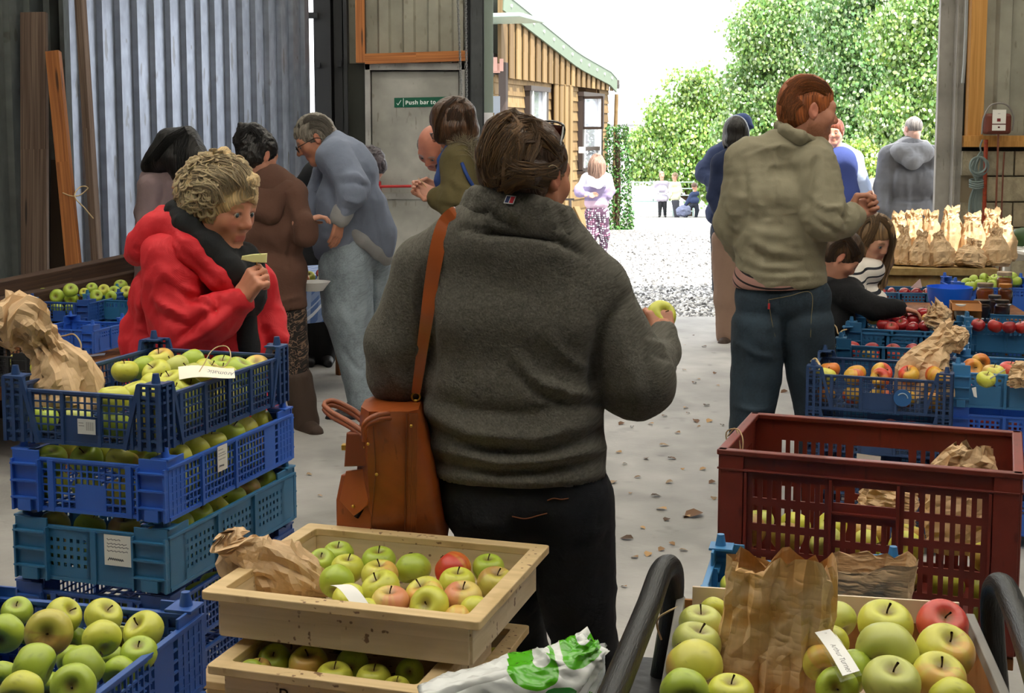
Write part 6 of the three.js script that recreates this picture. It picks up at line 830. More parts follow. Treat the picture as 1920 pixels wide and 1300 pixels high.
    // pocket with its flap on the front, lock tab above
    const pocket = extrude([[0, 0], [0.075, -0.012], [0.085, 0.09], [0.070, 0.125], [0.012, 0.112], [0, 0.06]], 0.026, 0.004); pocket.rotateY(-0.35); pocket.translate(...q(645, 982, 2.84).toArray()); part(t, 'pocket', pocket, le); const flap = extrude([[-0.004, 0.052], [0.03, 0.022], [0.06, 0.05], [0.074, 0.128], [0.012, 0.116]], 0.005, 0.002); flap.rotateY(-0.35); flap.translate(...q(644, 982, 2.808).toArray()); part(t, 'pocket_flap', flap, mat(0xb05a26, { roughness: 0.4, clearcoat: 0.2 })); part(t, 'pocket_gap', tube([q(703, 878, 2.80), q(697, 910, 2.796), q(686, 940, 2.794), q(668, 970, 2.794)], 0.006, 16, 6), mat(0x1c0f0a, { roughness: 0.9 }));
    part(t, 'stud', new THREE.SphereGeometry(0.004, 10, 8).translate(...q(662, 950, 2.79).toArray()), gold);
    const up = extrude([[0, 0], [0.055, 0.006], [0.058, 0.07], [0.006, 0.066]], 0.02, 0.004); up.rotateY(-0.3); up.translate(...q(656, 868, 2.80).toArray()); part(t, 'lock_tab', up, dk); part(t, 'buckle', [bx(0.018, 0.004, 0.012, 0, 0, 0).translate(...q(690, 838, 2.77).toArray()), bx(0.016, 0.012, 0.02, 0, 0, 0, 0.002).translate(...q(648, 838, 2.80).toArray())], gold);
    // handles
    const hd = (pts) => part(t, 'handle', [tube(pts, 0.0062, 40, 10), tube(pts.map((p) => p.clone().add(V(0, -0.009, 0.002))), 0.0055, 40, 10)], le);
    hd([q(688, 815, 2.76), q(655, 792, 2.80), q(620, 772, 2.84), q(608, 758, 2.86), q(622, 752, 2.87), q(660, 768, 2.86), q(690, 792, 2.84)]); hd([q(683, 820, 2.72), q(684, 795, 2.72), q(705, 780, 2.73), q(735, 776, 2.75), q(756, 786, 2.78)]);
    part(t, 'lining', sheet(q(728, 782, 2.80), q(764, 776, 2.80), q(764, 758, 2.84), q(740, 762, 2.84), 0.003), mat(0xc8923a, { roughness: 0.6 }), 'yellow lining');
    // strap: flat leather over the shoulder and down the back, with its clasp
    const line = [[852, 404], [838, 416], [827, 440], [816, 490], [808, 540], [800, 600], [792, 655], [786, 700], [780, 738]], c3 = line.map(([x, y], i) => S(x, y).addScaledVector(V(0, 0.3, 1), 0.006).sub(B)); c3.unshift(P.px(866, 408, 0.06).sub(B));
    const wS = [0.017, 0.017, 0.0165, 0.016, 0.0155, 0.0145, 0.0135, 0.012, 0.011, 0.0095], sp = [], sidx = [], curve = new THREE.CatmullRomCurve3(c3), M2 = 40; for (let i = 0; i <= M2; i++) { const u = i / M2, p = curve.getPoint(u), tn = curve.getTangent(u), sd = V(0, 0, 0).crossVectors(tn, V(0.1, 0.25, 1)).normalize(), k = u * 9, k0 = min(floor(k), 8), w = lerp(wS[k0], wS[k0 + 1], k - k0), nn = V(0, 0, 0).crossVectors(sd, tn).normalize().multiplyScalar(-0.0022); for (const [a, b] of [[-1, 1], [1, 1], [1, -1], [-1, -1]]) { const v = p.clone().addScaledVector(sd, a * w).addScaledVector(nn, b); sp.push(v.x, v.y, v.z); } if (i) for (let e = 0; e < 4; e++) { const a = (i - 1) * 4 + e, b = (i - 1) * 4 + (e + 1) % 4; sidx.push(a, b, b + 4, a, b + 4, a + 4); } }
    const sg = new THREE.BufferGeometry(); sg.setAttribute('position', new THREE.Float32BufferAttribute(sp, 3)); sg.setIndex(sidx); part(t, 'strap', toCreasedNormals(clothUV(sg), 0.6), mat(0xa8562a, { roughness: 0.35, clearcoat: 0.35 }));
    const cz = c3[c3.length - 1]; part(t, 'clasp', [new THREE.TorusGeometry(0.009, 0.002, 8, 20).translate(cz.x, cz.y - 0.008, cz.z), bx(0.008, 0.024, 0.008, cz.x, cz.y - 0.026, cz.z, 0.002), new THREE.TorusGeometry(0.011, 0.002, 8, 20).rotateY(0.6).translate(cz.x - 0.002, cz.y - 0.045, cz.z)], gold, 'brass clasp'); part(t, 'strap_tab', bx(0.02, 0.032, 0.008, cz.x - 0.004, cz.y - 0.06, cz.z, 0.002), le);
  }
}
// ---------- the others in the barn ----------
const Tx = {};
Tx.leopard = dataTex(256, (u, v) => { const n = noise3(u * 22, v * 22, 3, 22), m = noise3(u * 40, v * 40, 9, 40); return abs(n) < 0.16 ? [0.50, 0.40, 0.33] : m > 0.45 ? [0.36, 0.28, 0.24] : [0.10, 0.08, 0.08]; });
Tx.floral = dataTex(256, (u, v) => { const n = 26, x = u * n, y = v * n, xi = floor(x), yi = floor(y), h = hash3(xi, yi, 4), d = Math.hypot(x - xi - 0.5 + (h - 0.5) * 0.5, y - yi - 0.5); return d < 0.18 + 0.24 * h && h > 0.25 ? (h > 0.7 ? [0.95, 0.92, 0.96] : h > 0.5 ? [0.80, 0.52, 0.62] : [0.55, 0.62, 0.60]) : [0.30, 0.20, 0.28]; });
Tx.stripe = dataTex(8, (u, v) => (v % 1) < 0.22 ? [0.16, 0.17, 0.20] : [0.93, 0.90, 0.86], true, 64);
Tx.cloth = dataTex(512, (u, v) => { const a = (u * 6) % 1, b = (v * 6) % 1, s = (x) => x < 0.12 ? 1 : x > 0.3 && x < 0.36 ? 0.7 : x > 0.5 && x < 0.72 ? 0.35 : 0, k = max(s(a) * 0.45, s(b)); return mix3([0.33, 0.44, 0.66], [0.86, 0.88, 0.92], k); });
const shoeBlack = mat(0x141416, { roughness: 0.5 }), shoeBrown = mat(0x3a2a20, { roughness: 0.75 });
{ // woman in the red coat
  const d0 = 3.85, red = mat(0xc81222, { roughness: 0.72, bumpMap: rep(T.weave, 5), bumpScale: 0.0006 }), black = cloth(0x15181b), blond = hairMat(0xf2d098, 0.6);
  const P = person('blonde woman in a red hooded coat looking at an apple slice on a stick', d0, {
    foot: [400, 1220], fine: 0.0042, cell: 0.009, coarse: 0.016,
    head: { at: [414, 388, 0], f: [0.86, -0.22, 0.44], up: [0.06, 1, 0], S: 1.04, neck: [362, 470, 0.02], nose: 0.9, jaw: 1.04 }, face: { skin: 0xc6866a, lip: 0xa83a3c, brow: 0x9a7248, flush: 0xb05a48 },
    hands: [{ o: [452, 562, -0.13], y: [0.55, 0.78, 0.30], z: [0.55, -0.2, -0.85], curl: 1.15, side: 1, S: 0.95, thumb: 0.9, cell: 0.0042 }],
    hair: { m: blond, sm: hairMat(0xffe4b4, 0.55), curls: 420, seed: 5, r: 0.0022, cell: 0.0055, wave: [0.006, 55, 0.9], prims: (H, chain) => { const r = rngOf(12), L = hairCap(H, { vol: 0.022, low: -0.015, fringe: -0.052, faceW: 0.066, faceH: 0.092, coverEars: true }); const cut = L.pop(); for (let i = 0; i < 150; i++) { const a = r() * 6.28, b = r() * 2 - 0.75, s = Math.sqrt(max(0, 1 - b * b)), x = s * cos(a), z = s * sin(a); if (z > 0.55 && b < 0.45) continue; L.push(ell(H.p(x * 0.088, 0.036 + b * 0.094, z * 0.105 - 0.022), V(0.015, 0.012, 0.015).multiplyScalar(0.8 + 0.6 * r()), null, 0.008)); } L.push(cut); for (let i = 0; i < 9; i++) L.push(ell(H.p(-0.052 + i * 0.0135, 0.090 + 0.006 * sin(i * 2), 0.072 - abs(i - 4) * 0.005), V(0.018, 0.014, 0.02), null, 0.01)); return L; },
      guides: [{ p: [355, 300, 390, 288, 430, 296, 462, 325, 476, 368], n: 60, spread: 18, wave: 5, turns: 2 }, { p: [335, 330, 365, 318, 400, 322, 430, 338, 440, 360], n: 60, spread: 18, wave: 6, turns: 3 }, { p: [326, 372, 340, 350, 368, 346, 395, 356, 402, 385], n: 60, spread: 18, wave: 6, turns: 3 }, { p: [330, 388, 350, 380, 368, 386, 380, 398], n: 40, spread: 12, wave: 6, turns: 2 }, { p: [400, 282, 440, 292, 470, 320, 480, 360], n: 40, spread: 10, wave: 3 }, { p: [360, 290, 345, 320, 332, 350, 330, 380], n: 40, spread: 14, wave: 6, turns: 2 }] },
    parts: [
      { n: 'coat', m: red, k: 34, cell: 0.008, wrinkle: [0.020, 9, 0.8], c: [[[318, 470, 0.06, 42], [400, 500, 0.08, 50], [480, 530, 0.10, 36]], [[310, 560, 0.03, 66], [430, 575, 0.06, 58]], [[312, 660, 0.03, 76], [440, 665, 0.06, 66]], [[312, 760, 0.03, 84], [446, 765, 0.06, 72]], [[315, 840, 0.03, 86], [450, 845, 0.06, 74]],
        { p: [[318, 492, -0.04, 56], [338, 610, -0.10, 50], [352, 628, -0.12, 48], [405, 596, -0.14, 38], [447, 566, -0.14, 27]], k: 16 }, { p: [[478, 540, 0.12, 36], [500, 600, 0.12, 32], [524, 640, 0.06, 21]], k: 16 }, [[250, 612, 0.02, 18], [246, 640, 0.0, 16]]],
        folds: [[[300, 590, 350, 606, 420, 572], -0.016, 9], [[290, 560, 330, 590, 370, 610], 0.014, 9], [[340, 648, 380, 628, 430, 590], 0.012, 8], [[330, 640, 360, 612, 378, 600], -0.016, 8], [[300, 500, 330, 540, 392, 560], 0.010, 9], [[310, 530, 350, 556, 398, 578], -0.013, 7], [[255, 520, 270, 580, 262, 640], 0.013, 10], [[280, 540, 290, 600, 285, 645], -0.012, 9], [[395, 530, 405, 560, 398, 600], -0.016, 7]] },
      { n: 'hood', of: 'coat', m: red, k: 22, cell: 0.008, wrinkle: [0.012, 10], c: [[[306, 405, 0.03, 20], [296, 430, -0.02, 30], [268, 462, -0.02, 28], [256, 478, 0.04, 24]], [[318, 415, -0.03, 22], [352, 470, -0.09, 24], [408, 520, -0.10, 20], [440, 566, -0.08, 14]], [[262, 450, 0.06, 26], [300, 470, 0.02, 34]]], folds: [[[250, 468, 290, 478, 330, 474], -0.014, 6], [[310, 420, 340, 470, 380, 510, 420, 540], -0.008, 6]] },
      { n: 'scarf', m: black, k: 18, cell: 0.008, wrinkle: [0.018, 11], c: [[[328, 398, -0.01, 22], [350, 420, -0.05, 24], [386, 464, -0.07, 25], [424, 508, -0.07, 24], [452, 548, -0.05, 20]], [[345, 430, 0.04, 34], [420, 490, 0.0, 38], [462, 560, 0.0, 34]], [[462, 480, 0.02, 22], [478, 520, 0.02, 20]]] },
      { n: 'lining', m: black, k: 14, cell: 0.01, c: [[[462, 560, 0.0, 18], [464, 650, 0.0, 22], [464, 700, 0.0, 24]]] },
      { n: 'trousers', m: cloth(0x22242a), k: 20, cell: 0.014, c: [[[340, 880, 0.05, 66], [420, 880, 0.06, 60]], { k: 8, p: [[350, 910, 0.05, 56], [355, 1080, 0.05, 38], [355, 1180, 0.05, 30]] }, { k: 8, p: [[420, 910, 0.06, 54], [430, 1080, 0.06, 38], [432, 1180, 0.06, 30]] }] },
    ],
    shoes: [{ p: [[356, 1196, 0.05, 26], [376, 1222, -0.05, 20]], m: shoeBlack }, { p: [[432, 1194, 0.06, 26], [452, 1220, -0.04, 20]], m: shoeBlack }],
  });
  const t = thing('apple_slice', 'thin green apple slice on a wooden stick held by the woman in red', 'apple slice', P.px(478, 498, -0.13)), q = (x, y, d = -0.13) => P.px(x, y, d).sub(t.position);
  part(t, 'stick', tube([q(479, 530), q(481, 505), q(482, 486)], 0.0022, 6, 6), mat(0xa98a5a)); const sl = extrude([[-0.032, -0.004], [0, -0.011], [0.034, -0.012], [0.036, 0.010], [0.0, 0.008], [-0.03, 0.003]], 0.008, 0.002); sl.translate(...q(476, 483).toArray()); part(t, 'flesh', sl, mat(0xe8e3a0, { roughness: 0.4 })); part(t, 'peel', bx(0.006, 0.022, 0.011).translate(...q(488, 483).add(V(0.002, 0, 0.004)).toArray()), mat(0x8fb53a, { roughness: 0.4 }));
}
{ // stooping man in the blue-grey sweatshirt
  const d0 = 7.1, sw = fleeceM(0x7f889c), rib = fleeceM(0x9a9a9a), jean = denim(0xa6b4be);
  const P = person('grey-haired man in glasses stooping in a blue-grey sweatshirt and pale jeans', d0, {
    foot: [680, 790], fine: 0.0055, cell: 0.010,
    head: { at: [590, 262, 0], f: [-0.86, -0.48, 0.18], up: [-0.35, 1, 0], S: 1.02, neck: [634, 286, 0.02], nose: 1.2 }, face: { skin: 0xbd8064, brow: 0x8a8478, flush: 0xb4644c },
    hair: { m: hairMat(0xa59b8c, 0.5), vol: 0.012, low: -0.01, fringe: -0.04, cell: 0.006, wave: [0.008, 50], r: 0.0022, guides: [{ p: [556, 232, 580, 220, 606, 222, 626, 242], n: 60, spread: 10, wave: 2 }, { p: [580, 236, 600, 236, 620, 252], n: 40, spread: 8, wave: 2 }] },
    hands: [{ o: [637, 412, -0.24], y: [-0.2, -1, 0.1], z: [-0.7, 0, -0.5], curl: 0.25, side: 1, S: 0.98, thumb: 0.3 }],
    parts: [
      { n: 'sweatshirt', m: sw, k: 26, cell: 0.010, wrinkle: [0.013, 7, 0.8], c: [[[628, 268, 0, 22], [640, 290, 0, 34]], [[634, 292, -0.08, 34], [640, 296, 0.14, 34]], [[660, 320, -0.02, 46], [665, 330, 0.1, 44]], [[648, 380, -0.02, 56], [655, 380, 0.1, 52]], [[640, 440, -0.03, 52], [690, 440, 0.04, 44]], [[618, 470, -0.02, 26], [640, 455, 0.05, 36]], [[690, 390, 0.0, 36], [704, 440, 0.0, 31], [714, 468, 0.0, 22]],
        { p: [[628, 296, -0.16, 34], [664, 350, -0.24, 27], [662, 358, -0.25, 27], [640, 402, -0.24, 19]], k: 12 }, { p: [[622, 300, 0.2, 28], [600, 370, 0.25, 24], [585, 400, 0.2, 18]], k: 12 }],
        folds: [[[640, 330, 665, 330, 688, 342], 0.018, 6], [[640, 344, 665, 342, 690, 350], -0.016, 5], [[645, 372, 668, 378, 682, 372], 0.014, 5], [[640, 390, 660, 396, 672, 392], -0.012, 4], [[600, 300, 615, 350, 632, 395], -0.018, 7], [[690, 300, 712, 360, 728, 440], 0.010, 6], [[680, 330, 700, 400, 712, 460], -0.010, 7], [[600, 430, 620, 440, 640, 420], -0.012, 6]] },
      { n: 'waistband', of: 'sweatshirt', m: rib, k: 8, cell: 0.009, c: [[[652, 428, -0.13, 11], [680, 452, -0.13, 11], [706, 474, -0.07, 11], [724, 486, -0.0, 11], [716, 484, 0.08, 11]]] }, { n: 'cuff', of: 'sweatshirt', m: rib, k: 6, cell: 0.007, c: [[[643, 398, -0.24, 20], [638, 408, -0.24, 19]]] },
      { n: 'jeans', m: jean, k: 22, cell: 0.010, wrinkle: [0.012, 8, 0.6], c: [[[650, 470, -0.04, 46], [690, 480, 0.06, 40]], { p: [[648, 500, -0.06, 50], [652, 580, -0.06, 46], [668, 660, -0.05, 37], [682, 735, -0.04, 32], [684, 750, -0.04, 33]], k: 5 }, { p: [[694, 505, 0.12, 40], [704, 600, 0.12, 32], [704, 680, 0.12, 27], [710, 735, 0.14, 25]], k: 5 }],
        folds: [[[655, 470, 660, 560, 668, 640, 680, 730], 0.007, 2.5], [[630, 560, 650, 600, 672, 640], 0.014, 7], [[660, 690, 680, 705, 700, 700], 0.012, 5], [[640, 650, 665, 690, 700, 720], -0.012, 6], [[690, 500, 700, 560, 690, 620], -0.015, 6], [[690, 560, 680, 600, 684, 640], 0.010, 6]] },
    ],
    shoes: [{ p: [[690, 772, -0.06, 24], [640, 785, -0.10, 17], [622, 786, -0.1, 13]], m: shoeBlack }, { p: [[700, 752, 0.14, 18], [660, 764, 0.14, 14]], m: shoeBlack }],
  });
  { const t = thing('glasses', 'black-framed glasses on the stooping grey-haired man', 'glasses', P.H.p(0, 0, 0.1)), fm = mat(0x101113, { roughness: 0.3 }), q = (a, b, c) => P.H.p(a, b, c).sub(t.position), loop = (s) => tube([0, 1, 2, 3, 4, 5, 6, 7].map((i) => { const a = i / 8 * PI * 2; return q(s * 0.033 + 0.025 * cos(a), -0.004 + 0.017 * sin(a), 0.104); }), 0.0026, 32, 6, true);
    for (const s of [-1, 1]) { part(t, 'frame', loop(s), fm); part(t, 'lens', new THREE.CircleGeometry(0.022, 20).applyQuaternion(P.H.q).translate(...q(s * 0.033, -0.004, 0.104).toArray()), mat(0xffffff, { transmission: 1, roughness: 0.02, thickness: 0 })); part(t, 'arm', tube([q(s * 0.058, 0.004, 0.10), q(s * 0.082, 0.004, 0.05), q(s * 0.085, 0.0, -0.01), q(s * 0.082, -0.02, -0.03)], 0.0022, 16, 6), fm); } part(t, 'bridge', tube([q(-0.009, 0, 0.106), q(0, 0.003, 0.11), q(0.009, 0, 0.106)], 0.0022, 6, 6), fm); }
}
{ // girl with a bun, brown hoodie
  const d0 = 6.76, hood = fleeceM(0x5d4034);
  person('young woman with a dark bun, brown hoodie, spotted leggings and tall boots', d0, {
    foot: [560, 818], fine: 0.006, cell: 0.010, eyes: false, head: { at: [486, 292, 0], f: [0.62, -0.35, -0.70], S: 0.96, neck: [500, 345, 0] }, face: { skin: 0xc08870 },
    hair: { m: hairMat(0x1d1614, 0.4), vol: 0.012, low: -0.03, cell: 0.006, wave: [0.010, 40], c: [[[462, 268, -0.02, 20], [474, 256, 0, 19]], [[450, 262, 0, 13], [460, 244, 0, 11]], [[478, 246, 0, 14], [486, 262, 0, 12]], [[452, 240, 0, 4], [450, 234, 0, 2]]], r: 0.0024, guides: [{ p: [442, 268, 452, 250, 470, 242, 486, 252, 484, 268], n: 40, spread: 8, wave: 4 }, { p: [470, 330, 468, 300, 476, 275], n: 40, spread: 16, wave: 2 }] },
    hands: [{ o: [572, 414, -0.12], y: [0.9, 0.25, -0.3], z: [0, -1, 0], curl: 0.5, S: 0.9 }],
    parts: [{ n: 'hoodie', m: hood, k: 26, cell: 0.010, below: [520, 582, -0.1], wrinkle: [0.010, 7], c: [[[455, 360, 0, 30], [505, 345, 0, 32], [546, 362, 0, 28]], [[470, 430, 0, 46], [535, 430, 0, 46]], [[480, 510, 0, 48], [532, 510, 0, 46]], [[482, 570, 0, 48], [530, 570, 0, 45]], { p: [[548, 370, -0.04, 28], [570, 430, -0.1, 22], [574, 440, -0.11, 21], [574, 414, -0.13, 15]], k: 12 }], folds: [[[505, 350, 540, 365, 560, 420], 0.010, 5], [[540, 390, 546, 440, 540, 500], -0.014, 5], [[490, 560, 520, 566, 566, 556], 0.012, 5], [[500, 440, 530, 470, 560, 470], 0.008, 8]] },
      { n: 'hood', of: 'hoodie', m: hood, k: 14, cell: 0.010, wrinkle: [0.008, 10], c: [[[482, 352, -0.06, 16], [480, 392, -0.10, 20], [508, 402, -0.11, 17], [540, 352, -0.06, 16]], [[490, 372, -0.08, 18], [520, 368, -0.08, 18]]] },
      { n: 'leggings', m: mat(null, { map: rep(Tx.leopard, 5), roughness: 0.9 }), k: 14, cell: 0.010, c: [[[492, 585, 0, 42], [530, 585, 0, 40]], { k: 5, p: [[536, 590, 0, 40], [548, 650, 0, 30], [556, 705, 0, 24], [572, 770, 0, 18]] }, { k: 5, p: [[494, 590, 0.03, 40], [496, 650, 0.05, 30], [500, 705, 0.07, 24], [505, 760, 0.08, 18]] }] }],
    shoes: [{ p: [[558, 712, 0, 29], [566, 750, 0, 26], [574, 792, 0, 24], [578, 808, -0.02, 19]], m: shoeBrown }, { p: [[574, 804, -0.01, 22], [592, 812, -0.12, 15]], m: shoeBrown }, { p: [[501, 712, 0.07, 28], [506, 790, 0.08, 24], [520, 800, 0.0, 17]], m: shoeBrown }],
  });
}
// girl in mauve behind the red coat; a figure in black; hidden person behind the stooping man
person('girl in a mauve top with long straight black hair bending by the corrugated wall', 7.9, { foot: [330, 745], fine: 0.008, eyes: false, head: { at: [338, 292, 0], f: [0.75, -0.6, 0.1], S: 1.0, neck: [305, 340, 0.02] }, face: { skin: 0xb98068 },
  hair: { m: hairMat(0x17120f, 0.4), vol: 0.012, coverEars: true, cell: 0.008, wave: [0.006, 30, 0.3], c: [[[320, 270, 0, 30], [296, 302, -0.02, 24], [280, 312, -0.02, 16]], [[345, 270, 0, 28], [372, 300, -0.02, 18], [378, 345, -0.06, 14]], [[330, 300, -0.06, 24], [345, 345, -0.08, 14]], [[352, 256, 0, 18], [384, 300, 0.04, 10]]], r: 0.003, guides: [{ p: [350, 246, 318, 262, 292, 292, 274, 314], n: 50, spread: 10 }, { p: [340, 250, 336, 285, 334, 330], n: 40, spread: 18 }] },
  parts: [{ n: 'top', m: fleeceM(0x8f7a7c), k: 26, cell: 0.011, wrinkle: [0.008, 7], c: [[[284, 336, 0, 22], [330, 350, 0, 26], [370, 360, 0, 22]], [[290, 400, 0, 38], [350, 400, 0, 36]], [[292, 480, 0, 42], [346, 480, 0, 40]], [[292, 540, 0, 44], [346, 540, 0, 42]], { p: [[282, 350, -0.08, 24], [275, 420, -0.12, 19], [300, 460, -0.2, 15]], k: 10 }] }, { n: 'trousers', m: denim(0x1d222c), k: 16, cell: 0.014, c: [[[300, 560, 0, 42], [342, 560, 0, 40]], [[300, 580, 0, 36], [302, 660, 0, 26], [302, 725, 0, 22]], [[344, 580, 0, 36], [346, 660, 0, 26], [346, 725, 0, 22]]] }], shoes: [{ p: [[302, 738, 0, 16], [312, 742, -0.1, 13]], m: shoeBlack }, { p: [[346, 738, 0, 16], [358, 742, -0.1, 13]], m: shoeBlack }] });
person('person in a black jacket bent over between the hoodie and the stooping man', 8.7, { foot: [588, 686], fine: 0.009, eyes: false, head: { at: [606, 292, 0.1], f: [0.2, -0.9, 0.3], S: 1.0, neck: [598, 322, 0.05] }, face: { skin: 0xb98068 }, hair: { m: hairMat(0x2a221e), cell: 0.009 },
  parts: [{ n: 'jacket', m: cloth(0x14161a), k: 24, cell: 0.012, wrinkle: [0.008, 8], c: [[[560, 352, 0, 16], [596, 330, 0, 24], [640, 350, 0, 22]], [[570, 400, 0, 32], [625, 400, 0, 32]], [[568, 470, 0, 36], [620, 470, 0, 34]], [[572, 510, 0, 36], [618, 510, 0, 34]]] }, { n: 'trousers', m: cloth(0x101114), k: 14, cell: 0.014, c: [[[578, 540, 0, 30], [610, 540, 0, 30]], [[576, 560, 0, 28], [578, 620, 0, 22], [578, 670, 0, 18]], [[612, 560, 0, 28], [612, 620, 0, 22], [612, 670, 0, 18]]] }], shoes: [{ p: [[578, 674, 0, 14], [582, 681, -0.12, 9]], m: shoeBlack }, { p: [[612, 674, 0, 14], [616, 681, -0.12, 9]], m: shoeBlack }] });
person('person mostly hidden behind the stooping man, only curly dark hair showing', 8.5, { foot: [690, 696], fine: 0.009, eyes: false, head: { at: [692, 312, 0], f: [-0.8, -0.4, 0], S: 0.92, neck: [684, 350, 0] }, face: { skin: 0xb98068 }, hair: { m: hairMat(0x5a5058), vol: 0.014, coverEars: true, cell: 0.009, wave: [0.014, 40] },
  parts: [{ n: 'jacket', m: cloth(0x23262c), k: 24, cell: 0.013, c: [[[660, 378, 0, 20], [690, 372, 0, 22], [712, 382, 0, 14]], [[668, 460, 0, 32], [700, 460, 0, 28]], [[668, 520, 0, 34], [700, 520, 0, 30]]] }, { n: 'trousers', m: cloth(0x1a1c20), k: 14, cell: 0.014, c: [[[672, 545, 0, 28], [698, 545, 0, 26]], [[674, 560, 0, 26], [674, 620, 0, 20], [674, 678, 0, 18]], [[700, 560, 0, 24], [700, 620, 0, 20], [700, 678, 0, 18]]] }], shoes: [{ p: [[674, 684, 0, 14], [662, 688, -0.02, 10]], m: shoeBlack }, { p: [[700, 684, 0, 14], [690, 688, -0.02, 10]], m: shoeBlack }] });
{ // woman in the olive parka
  const d0 = 6.6, ol = cloth(0x5b5130), furM = mat(0x9c8f76, { roughness: 1, map: rep(T.hair, 8, 4) });
  const P = person('woman in an olive parka with a fur-trimmed hood and glasses, holding a stick', d0, { foot: [880, 805], fine: 0.006, cell: 0.010,
    head: { at: [846, 236, 0], f: [-0.90, -0.42, -0.05], up: [-0.2, 1, 0], S: 1.0, neck: [868, 285, 0.02] }, face: { skin: 0xc98f78, brow: 0x5a4434 },
    hair: { m: hairMat(0x66462f, 0.35), vol: 0.014, coverEars: true, sides: -0.03, low: -0.05, cell: 0.006, wave: [0.006, 40, 0.3], fringe: -0.05, r: 0.0024, c: [[[862, 215, -0.03, 30], [870, 250, -0.04, 24]], [[834, 214, -0.05, 22], [826, 256, -0.07, 13]], [[850, 240, -0.08, 22], [852, 262, -0.08, 16]]], guides: [{ p: [852, 182, 832, 200, 820, 232, 816, 262], n: 50, spread: 7 }, { p: [858, 182, 852, 215, 846, 262], n: 60, spread: 16 }, { p: [868, 186, 880, 215, 884, 262], n: 40, spread: 9 }] },
    hands: [{ o: [818, 366, -0.2], y: [-0.9, 0.30, -0.1], z: [0.2, 0.2, 1], curl: 0.75, side: -1, S: 0.95, thumb: 0.7 }, { o: [815, 352, -0.02], y: [-1, 0.0, 0.2], z: [0, 0, 1], curl: 0.7, side: 1, S: 0.95 }],
    parts: [{ n: 'parka', m: ol, k: 26, cell: 0.010, wrinkle: [0.012, 7], c: [[[862, 300, -0.1, 34], [880, 296, 0.12, 36]], [[880, 370, -0.06, 52], [890, 370, 0.1, 50]], [[884, 460, -0.06, 58], [892, 460, 0.1, 56]], [[884, 560, -0.06, 62], [892, 560, 0.1, 58]], { p: [[862, 306, -0.18, 36], [862, 372, -0.26, 31], [858, 382, -0.26, 30], [822, 372, -0.22, 20]], k: 12 }], folds: [[[840, 330, 860, 350, 885, 360], 0.012, 6], [[832, 385, 860, 392, 890, 382], -0.012, 5], [[850, 320, 846, 345, 850, 370], -0.010, 6]] },
      { n: 'scarf', m: mat(0x2f4a86, { roughness: 0.9 }), k: 10, cell: 0.008, wrinkle: [0.008, 16], label: 'blue and red scarf', tint: (c, x, y, z) => { if (noise3(x * 26, y * 26, z * 26) > 0.18) c.setRGB(2.4, 0.35, 0.25); }, c: [[[840, 280, -0.10, 8], [830, 300, -0.09, 8], [825, 340, -0.11, 9], [827, 362, -0.1, 8]]] },
      { n: 'trousers', m: denim(0x242830), k: 16, cell: 0.014, c: [[[872, 600, 0, 46], [890, 600, 0.08, 46]], { k: 5, p: [[872, 620, 0, 42], [876, 700, 0, 30], [878, 795, 0, 24]] }, { k: 5, p: [[892, 620, 0.14, 40], [894, 700, 0.14, 30], [894, 785, 0.14, 24]] }] }],
    shoes: [{ p: [[878, 804, 0, 18], [860, 809, 0, 14]], m: shoeBlack }, { p: [[894, 796, 0.14, 18], [876, 799, 0.14, 14]], m: shoeBlack }] });
  { // fur trim made of many short hairs around the hood edge
    const r = rngOf(4), G = [], path = [[852, 290, -0.2], [866, 270, -0.18], [880, 272, -0.22], [890, 300, -0.25], [896, 330, -0.22], [900, 352, -0.18]], c = new THREE.CatmullRomCurve3(path.map((a) => P.px(...a))); for (let i = 0; i < 520; i++) { const p = c.getPoint(r()), a = r() * 6.28, L = 0.045 + 0.03 * r(), d = V(cos(a), sin(a), 0.7 * (r() - 0.3)).normalize(); p.addScaledVector(d, 0.010 * r()); G.push(taper([p, p.clone().addScaledVector(d, L * 0.5), p.clone().addScaledVector(d, L).add(V(0.008 * (r() - 0.5), -0.008, 0))], [0.0022, 0.0016, 0.0004], 3, 4)); }
    P.put('fur_trim', merge(G), furM, P.nodes.parka, 'grey-beige fur trim'); const h = clothUV(meshOf([...P.chain([[876, 286, -0.08, 18], [900, 300, -0.04, 24], [902, 340, -0.02, 20]], 14)], 0.01)); P.put('hood', dress(h, { wrinkle: [0.01, 10] }), ol, P.nodes.parka); P.put('backpack_strap', tube([P.px(866, 306, -0.28), P.px(876, 330, -0.31), P.px(888, 352, -0.3), P.px(896, 378, -0.24)], 0.009, 20, 8), mat(0x1d3f86, { roughness: 0.7 }), P.nodes.parka, 'blue strap'); }
  { const t = thing('glasses', 'thin-rimmed glasses on the woman in the olive parka', 'glasses', P.H.p(0, 0, 0.1)), fm = mat(0x3a3a3e, { roughness: 0.3, metalness: 0.5 }), q = (a, b, c) => P.H.p(a, b, c).sub(t.position); for (const s of [-1, 1]) { part(t, 'frame', tube([0, 1, 2, 3, 4, 5, 6, 7].map((i) => { const a = i / 8 * PI * 2; return q(s * 0.033 + 0.023 * cos(a), -0.006 + 0.017 * sin(a), 0.106); }), 0.0018, 32, 6, true), fm); part(t, 'arm', tube([q(s * 0.056, 0.002, 0.10), q(s * 0.084, 0.002, 0.05), q(s * 0.088, 0, -0.01)], 0.0016, 12, 6), fm); } part(t, 'bridge', tube([q(-0.01, -0.004, 0.107), q(0, 0, 0.112), q(0.01, -0.004, 0.107)], 0.0016, 6, 6), fm); }
  soleThing('cocktail_stick', 'thin wooden stick in the fingers of the woman in the olive parka', 'stick', tube([P.px(800, 352, -0.2), P.px(792, 342, -0.2), P.px(784, 334, -0.2)], 0.002, 6, 6), mat(0xc9a878));
}
